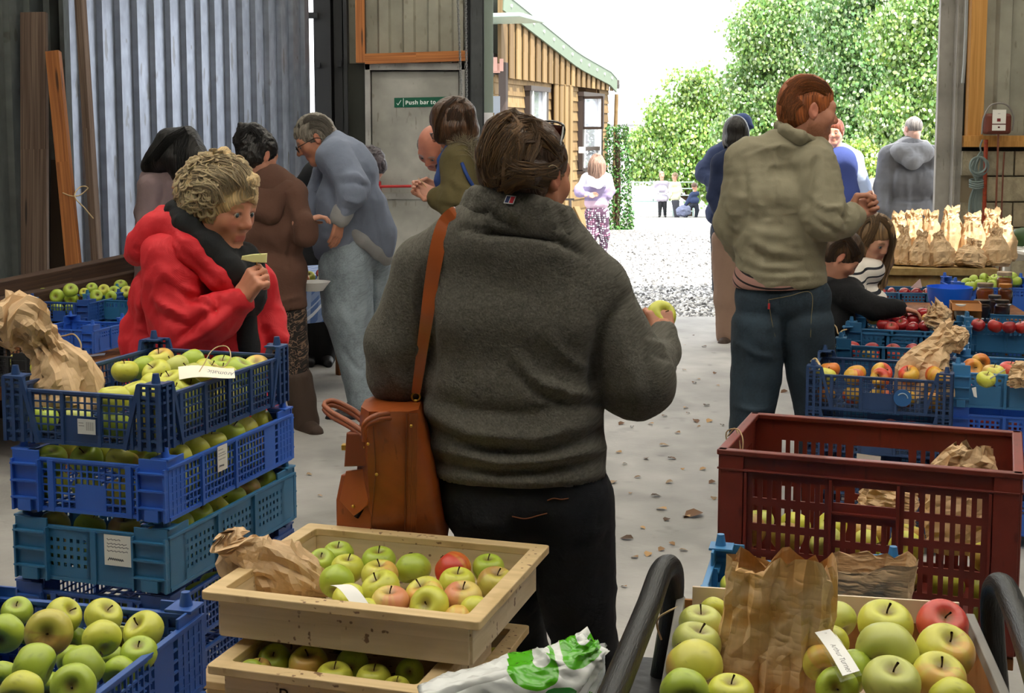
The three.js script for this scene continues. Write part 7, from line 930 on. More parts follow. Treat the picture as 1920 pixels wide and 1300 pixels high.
person('bald elderly man bending forward behind the woman in the olive parka', 7.4, { foot: [850, 765], fine: 0.007, head: { at: [812, 276, 0], f: [-0.35, -0.75, 0.55], up: [0, 1, 0.4], S: 1.0, neck: [838, 300, 0.06] }, face: { skin: 0xc98068, brow: 0xb0aaa4, flush: 0xc0604c },
  hair: { m: hairMat(0xb8b4ae, 0.5), cell: 0.007, prims: (H) => [...[-1, 1].map((s) => ell(H.p(s * 0.07, 0.005, -0.02), V(0.022, 0.04, 0.055), H.q, 0.02)), ell(H.p(0, -0.01, -0.085), V(0.06, 0.04, 0.03), H.q, 0.02)], wave: [0.012, 60] },
  parts: [{ n: 'jacket', m: cloth(0x2a3350), k: 20, cell: 0.012, wrinkle: [0.008, 8], c: [[[834, 310, 0, 18], [868, 322, 0, 32], [892, 330, 0, 26]], [[874, 400, 0, 34], [896, 400, 0, 32]], [[876, 500, 0, 36], [896, 500, 0, 34]]] }, { n: 'trousers', m: cloth(0x23252b), k: 16, cell: 0.014, c: [[[876, 550, 0, 32], [896, 550, 0, 30]], [[872, 570, 0, 28], [872, 740, 0, 20]], [[902, 570, 0, 28], [902, 740, 0, 20]]] }], shoes: [{ p: [[872, 752, 0, 15], [866, 757, -0.1, 12]], m: shoeBlack }, { p: [[902, 752, 0, 15], [898, 757, -0.1, 12]], m: shoeBlack }] });
{ // ginger man
  const d0 = 5.25, kh = cloth(0x878069, { roughness: 0.75 }), jean = denim(0x2b3c49), gin = hairMat(0xc06a34, 0.5);
  const P = person('ginger-haired man seen from behind in a khaki jacket and dark blue jeans', d0, { foot: [1465, 965], fine: 0.0045, cell: 0.009,
    head: { at: [1517, 207, 0], f: [0.93, -0.10, -0.12], S: 1.06, neck: [1500, 268, 0], nose: 1.0 }, face: { skin: 0xb97f66, brow: 0x7a4420, lip: 0xa05a50, beard: 0x8a5434 },
    hair: { m: gin, sm: hairMat(0xcf7a40, 0.5), vol: 0.009, low: -0.015, fringe: -0.045, faceW: 0.085, cell: 0.0045, wave: [0.004, 70], r: 0.0013, guides: [{ p: [1480, 165, 1500, 150, 1525, 146, 1550, 152, 1566, 168], n: 120, spread: 12, wave: 1 }, { p: [1472, 200, 1478, 178, 1496, 160], n: 80, spread: 14, wave: 1 }, { p: [1500, 165, 1530, 160, 1556, 170], n: 80, spread: 14, wave: 1 }, { p: [1478, 225, 1482, 200, 1500, 185], n: 70, spread: 16, wave: 1 }] },
    hands: [{ o: [1597, 402, -0.02], y: [0.85, 0.42, -0.3], z: [0.2, 0.5, 0.85], curl: 1.35, side: -1, S: 1.05, thumb: 1, cell: 0.0045 }],
    parts: [{ n: 'jacket', m: kh, k: 34, cell: 0.0085, below: [1460, 540, -0.1], wrinkle: [0.020, 7, 1.3], c: [[[1402, 300, 0, 36], [1470, 280, 0, 30], [1516, 290, 0, 40]], [[1420, 370, 0, 58], [1502, 370, 0, 56]], [[1436, 450, 0, 58], [1494, 448, 0, 56]], [[1444, 520, 0, 58], [1494, 518, 0, 54]],
      { p: [[1398, 302, 0.02, 38], [1374, 415, 0.05, 30], [1376, 428, 0.05, 29], [1396, 480, 0.20, 22]], k: 12 }, { p: [[1526, 305, -0.06, 40], [1545, 400, -0.12, 37], [1548, 412, -0.12, 36], [1575, 415, -0.08, 30], [1598, 404, -0.03, 24]], k: 12 }],
      folds: [[[1400, 292, 1460, 274, 1540, 276], 0.007, 3], [[1450, 290, 1456, 340, 1462, 380], 0.010, 4], [[1530, 300, 1516, 350, 1512, 400], -0.020, 7], [[1396, 310, 1402, 370, 1398, 430], -0.016, 7], [[1400, 440, 1440, 470, 1500, 478], 0.012, 8], [[1396, 480, 1430, 500, 1490, 505], 0.012, 7], [[1400, 460, 1450, 488, 1500, 492], -0.012, 6], [[1400, 420, 1440, 440, 1490, 440], 0.009, 9], [[1530, 380, 1550, 390, 1575, 388], 0.012, 5], [[1528, 410, 1550, 425, 1575, 438], -0.012, 5], [[1568, 398, 1584, 410, 1590, 428], -0.012, 5], [[1388, 505, 1440, 520, 1540, 518], 0.010, 6], [[1360, 380, 1375, 400, 1392, 402], 0.010, 5], [[1362, 420, 1378, 440, 1392, 440], -0.010, 5]] },
      { n: 'collar', of: 'jacket', m: kh, k: 8, cell: 0.007, wrinkle: [0.005, 20], skip: true, c: [[[1468, 236, 0.10, 10], [1461, 236, 0, 8], [1474, 242, -0.07, 8], [1502, 254, -0.10, 8], [1528, 266, -0.04, 8]], [[1468, 248, -0.05, 9], [1500, 264, -0.09, 9]]] },
      { n: 'shirt', m: mat(0xb08a86, { roughness: 0.9, map: rep(Tx.stripe, 1, 30) }), k: 16, cell: 0.009, skip: true, c: [[[1432, 526, 0, 58], [1450, 536, 0, 56], [1490, 520, 0, 50]]], below: [1430, 545, -0.1], label: 'pink checked shirt tail' },
      { n: 'jeans', m: jean, k: 26, cell: 0.009, wrinkle: [0.012, 7, 0.7], c: [[[1428, 560, 0, 50], [1504, 560, 0, 52]], { p: [[1426, 610, 0, 52], [1418, 700, 0, 45], [1408, 800, 0, 38], [1402, 900, 0, 34], [1400, 940, 0, 34]], k: 6 }, { p: [[1508, 610, 0, 54], [1520, 690, 0, 44], [1528, 790, 0, 37], [1532, 900, 0, 33], [1534, 940, 0, 33]], k: 6 }], folds: [[[1380, 640, 1420, 665, 1452, 672], 0.012, 5], [[1500, 690, 1520, 720, 1556, 735], 0.012, 5], [[1380, 760, 1410, 770, 1440, 765], 0.010, 5], [[1436, 545, 1440, 600, 1452, 650], 0.005, 2.5], [[1468, 600, 1470, 650, 1478, 690], -0.016, 7]] }],
    shoes: [{ p: [[1400, 942, 0, 26], [1403, 930, 0.16, 20]], m: shoeBrown }, { p: [[1534, 942, 0, 26], [1540, 930, 0.16, 20]], m: shoeBrown }] });
  const on = (x, y) => (surf(P.prims.jeans, x, y, d0) ?? P.px(x, y, -0.12)).add(V(0, 0, 0.008)), th = mat(0x8a7a52, { roughness: 0.9 }); P.put('pocket_stitching', [tube([[1440, 562], [1478, 555], [1519, 548], [1520, 600], [1519, 632]].map((a) => on(...a)), 0.0011, 24, 4), tube([[1440, 562], [1446, 600], [1455, 642]].map((a) => on(...a)), 0.0011, 16, 4)], th, P.nodes.jeans); P.put('pocket_tab', bx(0.008, 0.022, 0.004, ...on(1441, 574).toArray()), mat(0xa02026), P.nodes.jeans, 'red pocket tab');
}
{ // children at the crates
  const P = person('small boy in a black top reaching over the crates of apples', 6.05, { foot: [1572, 862], fine: 0.006, head: { at: [1578, 482, 0], f: [0.72, -0.62, 0.10], S: 0.86, neck: [1568, 528, 0.02], nose: 0.6 }, face: { skin: 0xc98f74, brow: 0x6a4a30 },
    hair: { m: hairMat(0x5c4128, 0.4), vol: 0.014, low: -0.02, coverEars: false, fringe: -0.05, cell: 0.006, wave: [0.007, 40, 0.4], r: 0.0024, c: [[[1590, 462, -0.02, 20], [1604, 478, -0.03, 9]]], guides: [{ p: [1566, 450, 1584, 446, 1600, 462, 1606, 480], n: 50, spread: 9, wave: 1 }, { p: [1556, 490, 1562, 465, 1580, 452], n: 40, spread: 9 }] },
    hands: [{ o: [1688, 578, -0.15], y: [0.95, -0.25, 0.1], z: [0, -1, 0.2], curl: 0.4, S: 0.75 }],
    parts: [{ n: 'top', m: fleeceM(0x17181b), k: 20, cell: 0.009, wrinkle: [0.008, 9], c: [[[1555, 545, 0, 28], [1590, 548, 0, 30]], [[1554, 600, 0, 32], [1574, 600, 0, 30]], [[1540, 660, 0, 34], [1558, 660, 0, 32]], { p: [[1592, 556, -0.05, 26], [1640, 578, -0.12, 21], [1686, 578, -0.15, 15]], k: 10 }] }, { n: 'trousers', m: denim(0x1d222a), k: 14, cell: 0.013, c: [[[1538, 690, 0, 32], [1556, 690, 0, 30]], { k: 5, p: [[1530, 710, 0, 26], [1526, 850, 0, 19]] }, { k: 5, p: [[1560, 710, 0, 26], [1560, 850, 0, 19]] }] }], shoes: [{ p: [[1526, 860, 0, 17], [1534, 866, 0, 12]], m: shoeBlack }, { p: [[1560, 860, 0, 17], [1568, 866, 0, 12]], m: shoeBlack }] });
  person('girl in a striped cream top with long fair hair looking down at crates', 6.5, { foot: [1620, 830], fine: 0.006, head: { at: [1642, 447, 0], f: [0.40, -0.50, 0.78], S: 0.90, neck: [1628, 492, 0.05], nose: 0.6 }, face: { skin: 0xd19c80, brow: 0x8a6a4a },
    hair: { m: hairMat(0xa8845c, 0.4), vol: 0.012, low: -0.02, coverEars: true, cell: 0.006, wave: [0.005, 40, 0.3], fringe: -0.04, r: 0.0022, c: [[[1616, 440, 0, 22], [1608, 466, 0.02, 16]], [[1672, 450, 0.04, 9], [1666, 490, 0.02, 8], [1654, 530, -0.0, 7], [1646, 552, -0.02, 3]], [[1614, 452, 0.0, 18], [1612, 490, 0.04, 12]]], guides: [{ p: [1640, 404, 1618, 416, 1606, 446, 1606, 480], n: 50, spread: 9 }, { p: [1644, 404, 1664, 418, 1674, 446, 1664, 490, 1650, 535], n: 40, spread: 7 }, { p: [1640, 408, 1640, 420, 1632, 440, 1620, 460], n: 40, spread: 10 }] },
    parts: [{ n: 'top', m: mat(null, { map: rep(Tx.stripe, 1, 24), roughness: 0.9 }), k: 20, cell: 0.009, wrinkle: [0.006, 9], c: [[[1600, 512, 0, 26], [1632, 508, 0, 26]], [[1602, 570, 0, 34], [1632, 570, 0, 32]], [[1602, 640, 0, 36], [1632, 640, 0, 34]], { p: [[1598, 516, -0.05, 24], [1604, 570, -0.1, 20], [1640, 600, -0.14, 14]], k: 10 }] }, { n: 'skirt', m: denim(0x2b3444), k: 14, cell: 0.013, c: [[[1604, 690, 0, 36], [1630, 690, 0, 36]], [[1602, 740, 0, 26], [1602, 815, 0, 18]], [[1632, 740, 0, 26], [1632, 815, 0, 18]]] }], shoes: [{ p: [[1602, 826, 0, 15], [1610, 828, -0.08, 12]], m: shoeBlack }, { p: [[1632, 826, 0, 15], [1640, 828, -0.08, 12]], m: shoeBlack }] });
}
{ // people at the doorway
  person('woman with a dark bob in a navy jumper and pinkish trousers at the doorway', 9.7, { foot: [1362, 650], fine: 0.008, eyes: false, cell: 0.011, head: { at: [1380, 252, 0], f: [0.3, -0.1, -0.9], S: 0.98, neck: [1378, 288, 0] }, face: { skin: 0xb98068 }, hair: { m: hairMat(0x2b2724, 0.35), vol: 0.014, coverEars: true, sides: -0.035, low: -0.05, cell: 0.008, wave: [0.004, 40, 0.3], r: 0.003, guides: [{ p: [1378, 226, 1360, 240, 1354, 280], n: 40, spread: 8 }, { p: [1382, 226, 1382, 250, 1382, 284], n: 50, spread: 20 }] },
    parts: [{ n: 'jumper', m: cloth(0x1a2748), k: 18, cell: 0.011, wrinkle: [0.008, 7], c: [[[1354, 306, 0, 20], [1382, 292, 0, 18], [1412, 306, 0, 20]], [[1364, 350, 0, 28], [1398, 350, 0, 28]], [[1362, 420, 0, 28], [1392, 420, 0, 28]], { p: [[1352, 310, 0, 18], [1340, 370, 0, 14], [1352, 410, -0.1, 11]], k: 8 }] }, { n: 'trousers', m: cloth(0x937766), k: 12, cell: 0.012, wrinkle: [0.012, 7, 0.5], c: [[[1362, 450, 0, 28], [1388, 450, 0, 26]], [[1360, 480, 0, 25], [1360, 560, 0, 20], [1362, 630, 0, 18]], [[1392, 480, 0.08, 24], [1396, 560, 0.1, 19], [1394, 625, 0.12, 17]]] }], shoes: [{ p: [[1362, 640, 0, 13], [1356, 646, -0.1, 11]], m: shoeBrown }, { p: [[1394, 636, 0.12, 13], [1390, 640, 0.02, 11]], m: shoeBrown }] });
  person('man in a navy coat and dark cap standing just outside the doorway', 12.6, { foot: [1358, 556], floor: -0.03, fine: 0.01, eyes: false, cell: 0.013, head: { at: [1388, 246, 0], f: [0.6, -0.1, -0.8], S: 1.0, neck: [1380, 280, 0] }, face: { skin: 0xb98068 }, hair: { m: hairMat(0x4a423a), cell: 0.01 },
    parts: [{ n: 'coat', m: cloth(0x1d2846), k: 18, cell: 0.013, wrinkle: [0.014, 7], c: [[[1345, 292, 0, 18], [1372, 282, 0, 18], [1396, 292, 0, 18]], [[1350, 350, 0, 26], [1384, 350, 0, 26]], [[1346, 400, 0, 24], [1382, 400, 0, 26]], { p: [[1342, 296, 0, 17], [1320, 318, -0.05, 14], [1318, 328, -0.08, 13], [1345, 350, -0.25, 11]], k: 8 }] }, { n: 'trousers', m: cloth(0x20242c), k: 12, cell: 0.014, c: [[[1354, 430, 0, 22], [1374, 430, 0, 22]], [[1350, 450, 0, 18], [1348, 540, 0, 13]], [[1376, 450, 0, 18], [1378, 540, 0, 13]]] }, { n: 'cap', m: cloth(0x24345a), cell: 0.01, k: 8, skip: true, c: [[[1380, 232, 0, 17], [1392, 230, 0, 18]], [[1396, 234, -0.02, 8], [1410, 238, -0.06, 4]]] }], shoes: [{ p: [[1348, 550, 0, 10], [1346, 554, -0.12, 8]], m: shoeBlack }, { p: [[1378, 550, 0, 10], [1376, 554, -0.12, 8]], m: shoeBlack }] });
  person('woman with red hair in a navy top and pale blue coat outside the doorway', 13.2, { foot: [1580, 545], floor: -0.04, fine: 0.009, cell: 0.012, head: { at: [1565, 248, 0], f: [-0.45, -0.1, 0.9], S: 1.0, neck: [1570, 284, 0.02] }, face: { skin: 0xd9a088, brow: 0x8a5030 }, hair: { m: hairMat(0x9a4a26), vol: 0.012, cell: 0.01, coverEars: true },
    parts: [{ n: 'top', m: cloth(0x34427c), k: 18, cell: 0.012, c: [[[1560, 312, -0.02, 20], [1586, 312, -0.02, 20]], [[1566, 370, -0.02, 24], [1588, 370, -0.02, 24]], [[1566, 430, 0, 26], [1590, 430, 0, 26]], [[1572, 300, -0.02, 22], [1576, 450, 0, 30]], [[1580, 300, -0.02, 20], [1582, 450, 0, 30]]] }, { n: 'coat', m: cloth(0xb9c8e6), k: 18, cell: 0.012, wrinkle: [0.012, 7], label: 'pale blue coat', c: [[[1545, 300, 0.04, 18], [1574, 290, 0.08, 18], [1600, 300, 0.04, 18]], [[1606, 360, 0.02, 14], [1606, 420, 0.02, 16]], { p: [[1602, 304, 0, 17], [1616, 350, 0, 15], [1626, 390, -0.1, 11]], k: 8 }, { p: [[1546, 304, 0, 17], [1536, 350, 0, 15], [1540, 390, -0.1, 11]], k: 8 }] }, { n: 'lapel', m: cloth(0x24345e), cell: 0.01, k: 8, skip: true, label: 'navy lining', c: [[[1588, 286, -0.02, 6], [1600, 330, -0.06, 6], [1604, 400, -0.06, 6]]] }, { n: 'trousers', m: cloth(0x2a3350), k: 12, cell: 0.014, c: [[[1570, 450, 0, 22], [1590, 450, 0, 22]], [[1568, 470, 0, 18], [1568, 532, 0, 12]], [[1592, 470, 0, 18], [1592, 532, 0, 12]]] }], shoes: [{ p: [[1568, 539, 0, 10], [1564, 542, -0.12, 8]], m: shoeBlack }, { p: [[1592, 539, 0, 10], [1588, 542, -0.12, 8]], m: shoeBlack }] });
  person('balding man from behind in a grey hooded jacket outside the doorway', 13.0, { foot: [1702, 548], floor: -0.03, fine: 0.008, eyes: false, cell: 0.011, head: { at: [1712, 242, 0], f: [-0.25, -0.15, -0.95], S: 1.0, neck: [1712, 278, 0] }, face: { skin: 0xc9a090 }, hair: { m: hairMat(0xa39c98, 0.55), cell: 0.008, wave: [0.002, 60], prims: (H) => [ell(H.p(0, 0.03, -0.02), V(0.079, 0.084, 0.093), H.q), ell(H.p(0, 0.10, 0.0), V(0.05, 0.06, 0.06), H.q, 0.01, -1), ell(H.p(0, -0.02, 0.1), V(0.08, 0.1, 0.09), H.q, 0.01, -1), ell(H.p(0.09, -0.005, 0), V(0.02, 0.034, 0.024), H.q, 0.01, -1), ell(H.p(-0.09, -0.005, 0), V(0.02, 0.034, 0.024), H.q, 0.01, -1)] },
    parts: [{ n: 'jacket', m: cloth(0x5c5c60, { roughness: 0.6 }), k: 18, cell: 0.010, wrinkle: [0.015, 7, 0.7], c: [[[1672, 292, 0, 20], [1706, 282, 0, 22], [1742, 292, 0, 20]], [[1682, 340, 0, 30], [1730, 340, 0, 30]], [[1680, 400, 0, 30], [1728, 400, 0, 30]], [[1682, 430, 0, 30], [1726, 430, 0, 30]], { p: [[1668, 294, 0, 19], [1656, 350, 0, 15], [1654, 392, -0.08, 12]], k: 8 }, { p: [[1746, 294, 0, 19], [1758, 350, 0, 15], [1758, 392, -0.08, 12]], k: 8 }], folds: [[[1680, 300, 1672, 350, 1668, 400], -0.02, 5], [[1672, 378, 1700, 384, 1740, 380], 0.014, 4], [[1700, 330, 1702, 370, 1700, 410], 0.012, 5]] }, { n: 'hood', of: 'jacket', m: cloth(0x77777a, { roughness: 0.6 }), k: 10, cell: 0.010, wrinkle: [0.012, 10], c: [[[1690, 272, 0, 10], [1684, 286, -0.08, 14], [1710, 302, -0.14, 14], [1736, 286, -0.08, 14], [1732, 272, 0, 10]], [[1700, 280, -0.1, 12], [1724, 280, -0.1, 12]]] }, { n: 'trousers', m: denim(0x3a4452), k: 12, cell: 0.014, c: [[[1692, 460, 0, 26], [1716, 460, 0, 26]], [[1688, 480, 0, 21], [1688, 535, 0, 14]], [[1720, 480, 0, 21], [1720, 535, 0, 14]]] }], shoes: [{ p: [[1688, 541, 0, 11], [1686, 544, 0.1, 9]], m: shoeBlack }, { p: [[1720, 541, 0, 11], [1722, 544, 0.1, 9]], m: shoeBlack }] });
  person('white-haired child in a striped top between the coats outside the doorway', 14.2, { foot: [1640, 524], floor: -0.04, fine: 0.01, cell: 0.013, head: { at: [1640, 356, 0], f: [0.3, -0.2, 0.9], S: 0.9, neck: [1640, 386, 0] }, face: { skin: 0xe0b8a4 }, hair: { m: hairMat(0xdedad2), cell: 0.01, vol: 0.014, coverEars: true }, parts: [{ n: 'top', m: mat(null, { map: rep(Tx.stripe, 1, 18), roughness: 0.9 }), k: 12, cell: 0.012, c: [[[1624, 398, 0, 14], [1656, 398, 0, 14]], [[1630, 430, 0, 18], [1650, 430, 0, 18]], [[1630, 460, 0, 18], [1650, 460, 0, 18]]] }, { n: 'trousers', m: denim(0x3a4a66), k: 10, cell: 0.014, c: [[[1632, 475, 0, 16], [1632, 520, 0, 10]], [[1650, 475, 0, 16], [1650, 520, 0, 10]]] }], shoes: [{ p: [[1632, 524, 0, 8], [1634, 527, -0.1, 7]], m: shoeBlack }, { p: [[1650, 524, 0, 8], [1652, 527, -0.1, 7]], m: shoeBlack }] });
}
// ---------- the yard: girl, far people, timber house, trees, gate ----------
{
  const d0 = 17, yd = -0.04;
  person('girl from behind in a white and lilac hoodie and flowered leggings by the house', d0, { foot: [1118, 487], floor: yd, fine: 0.009, eyes: false, cell: 0.012, head: { at: [1120, 306, 0], f: [0.25, -0.05, -0.95], S: 0.92, neck: [1119, 326, 0] }, face: { skin: 0xd9a58c }, hair: { m: hairMat(0xa07c68, 0.45), vol: 0.014, coverEars: true, sides: -0.04, low: -0.09, cell: 0.01, wave: [0.004, 40, 0.3], c: [[[1112, 310, -0.06, 8], [1108, 332, -0.08, 6]], [[1126, 310, -0.06, 8], [1128, 330, -0.08, 6]], [[1119, 310, -0.09, 9], [1119, 334, -0.1, 6]]], r: 0.004, guides: [{ p: [1118, 290, 1108, 305, 1106, 330], n: 30, spread: 5 }, { p: [1120, 290, 1120, 310, 1119, 336], n: 40, spread: 11 }] },
    hands: [{ o: [1104, 366, -0.16], y: [0.9, 0.1, -0.1], z: [0, 0, 1], curl: 0.3, S: 0.8, cell: 0.008 }],
    parts: [{ n: 'hoodie', m: mat(0xffffff, { roughness: 0.9, vertexColors: true }), k: 10, cell: 0.012, wrinkle: [0.014, 9], tint: (c, x, y, z) => { const k = y < at(1118, 352, d0).y + yd * 0 && y > at(1118, 378, d0).y ? 1 : 0; if (y > at(1118, 350, d0).y) c.setRGB(0.62, 0.60, 0.66); else c.setRGB(0.27, 0.22, 0.36); if (y < at(1118, 376, d0).y) c.setRGB(0.50, 0.36, 0.45); }, c: [[[1100, 334, 0, 9], [1119, 328, 0, 9], [1136, 334, 0, 9]], [[1108, 356, 0, 14], [1130, 356, 0, 14]], [[1110, 380, 0, 14], [1128, 380, 0, 14]], { p: [[1098, 336, 0, 9], [1086, 356, 0.02, 8], [1086, 360, 0, 8], [1102, 366, -0.14, 6]], k: 5 }, { p: [[1138, 336, 0, 9], [1146, 358, 0, 7], [1142, 368, -0.05, 6]], k: 5 }] }, { n: 'hood', of: 'hoodie', m: cloth(0xe6e4ea), k: 5, cell: 0.011, wrinkle: [0.01, 14], c: [[[1106, 328, -0.06, 6], [1110, 342, -0.14, 7], [1122, 346, -0.16, 7], [1132, 338, -0.12, 7], [1134, 328, -0.05, 6]]] },
      { n: 'leggings', m: mat(null, { map: rep(Tx.floral, 1.3), roughness: 0.9 }), k: 7, cell: 0.012, c: [[[1110, 398, 0, 13], [1128, 398, 0, 13]], [[1109, 405, 0, 12], [1110, 440, 0, 9], [1107, 470, -0.02, 8]], [[1130, 405, 0, 12], [1134, 440, 0, 9], [1130, 478, 0.05, 7.5]]] }], shoes: [{ p: [[1107, 478, -0.02, 6], [1105, 482, -0.12, 5]], m: shoeBlack }, { p: [[1129, 484, 0.05, 6], [1132, 487, 0.14, 5]], m: shoeBlack }] });
}
{
  const d0 = 44, fl = yardY(-44);
  const far = (label, x, o) => person(label, d0, { foot: [x, 408], floor: fl, fine: 0.014, coarse: 0.03, eyes: false, cell: 0.022, face: { skin: 0xd9a088 }, ...o });
  far('distant woman in a lilac-grey coat and black leggings by the gate', 1241, { head: { at: [1241, 329, 0], f: [0.2, -0.1, 1], S: 1.0, neck: [1241, 337, 0] }, hair: { m: hairMat(0xc9a088), cell: 0.014 }, parts: [{ n: 'coat', m: cloth(0xb9b2c2), k: 4, c: [[[1233, 343, 0, 4], [1249, 343, 0, 4]], [[1237, 355, 0, 6.5], [1246, 355, 0, 6.5]], [[1236, 372, 0, 7], [1247, 372, 0, 7]], { p: [[1231, 344, 0, 4], [1226, 354, 0.1, 3], [1234, 362, -0.15, 2.5]], k: 2 }, { p: [[1251, 344, 0, 4], [1257, 354, 0.1, 3], [1249, 362, -0.15, 2.5]], k: 2 }] }, { n: 'leggings', m: cloth(0x1c1d22), k: 2, c: [[[1238, 378, 0, 4.5], [1237, 404, 0, 2.8]], [[1246, 378, 0, 4.5], [1247, 404, 0, 2.8]]] }], shoes: [{ p: [[1237, 405, 0, 2.4], [1236, 406, -0.2, 2]], m: shoeBlack, cell: 0.02 }, { p: [[1247, 405, 0, 2.4], [1248, 406, -0.2, 2]], m: shoeBlack, cell: 0.02 }] });
  far('distant person in a pale yellow top and grey trousers by the gate', 1267, { head: { at: [1265, 331, 0], f: [-0.9, -0.1, 0.3], S: 1.0, neck: [1265, 339, 0] }, hair: { m: hairMat(0xb89a78), cell: 0.014 }, parts: [{ n: 'top', m: cloth(0xe8e6c8), k: 4, c: [[[1260, 345, 0, 4.5], [1271, 345, 0, 4.5]], [[1262, 358, 0, 6.5], [1271, 358, 0, 6.5]], [[1262, 370, 0, 6.5], [1270, 370, 0, 6.5]], { p: [[1273, 346, 0, 4], [1277, 358, 0, 3], [1272, 368, -0.1, 2.5]], k: 2 }, { p: [[1258, 346, 0, 4], [1255, 358, 0, 3], [1258, 366, -0.2, 2.5]], k: 2 }] }, { n: 'trousers', m: cloth(0x4a4a52), k: 2, c: [[[1264, 378, 0, 5], [1267, 406, 0, 3]], [[1269, 378, 0, 5], [1271, 408, 0, 3]]] }], shoes: [{ p: [[1267, 410, 0, 2.6], [1264, 412, -0.2, 2.2]], m: shoeBlack, cell: 0.02 }, { p: [[1271, 411, 0, 2.6], [1269, 413, -0.2, 2.2]], m: shoeBlack, cell: 0.02 }] });
  far('distant person in dark blue bending beside a bag near the gate', 1300, { head: { at: [1302, 350, 0], f: [-0.6, -0.6, 0.4], S: 1.0, neck: [1303, 358, 0] }, hair: { m: hairMat(0x8a6a58), cell: 0.014 }, parts: [{ n: 'jacket', m: cloth(0x3a4668), k: 4, c: [[[1299, 364, 0, 4.5], [1307, 363, 0, 4.5]], [[1299, 376, 0, 6.5], [1305, 376, 0, 6.5]], { p: [[1296, 366, 0, 4], [1290, 378, 0, 3.5], [1284, 386, 0, 3]], k: 2 }] }, { n: 'trousers', m: cloth(0x30343e), k: 2, c: [[[1299, 384, 0, 5], [1290, 392, 0, 4], [1288, 404, 0, 3]], [[1305, 384, 0, 5], [1307, 394, 0, 4], [1305, 407, 0, 3]]] }], shoes: [{ p: [[1287, 407, 0, 2.6], [1284, 408, 0, 2.2]], m: shoeBlack, cell: 0.02 }, { p: [[1304, 409, 0, 2.6], [1301, 410, 0, 2.2]], m: shoeBlack, cell: 0.02 }] });
  const b = at(1283, 396, 43.5), bg = soleThing('duffel_bag', 'crumpled grey bag on the ground beside the distant bending person', 'bag', bagLoft([[V(-0.25, 0, 0), 0.1, 0.1, 2], [V(-0.05, 0.05, 0), 0.2, 0.2, 2], [V(0.2, 0.1, 0), 0.12, 0.12, 2]], { crumple: 0.05, capTop: true, nu: 20, nv: 12, side: V(0, 0, 1) }), cloth(0x7a7f98)); bg.position.set(b.x, yardY(-43.5) + 0.16, -43.5);
}
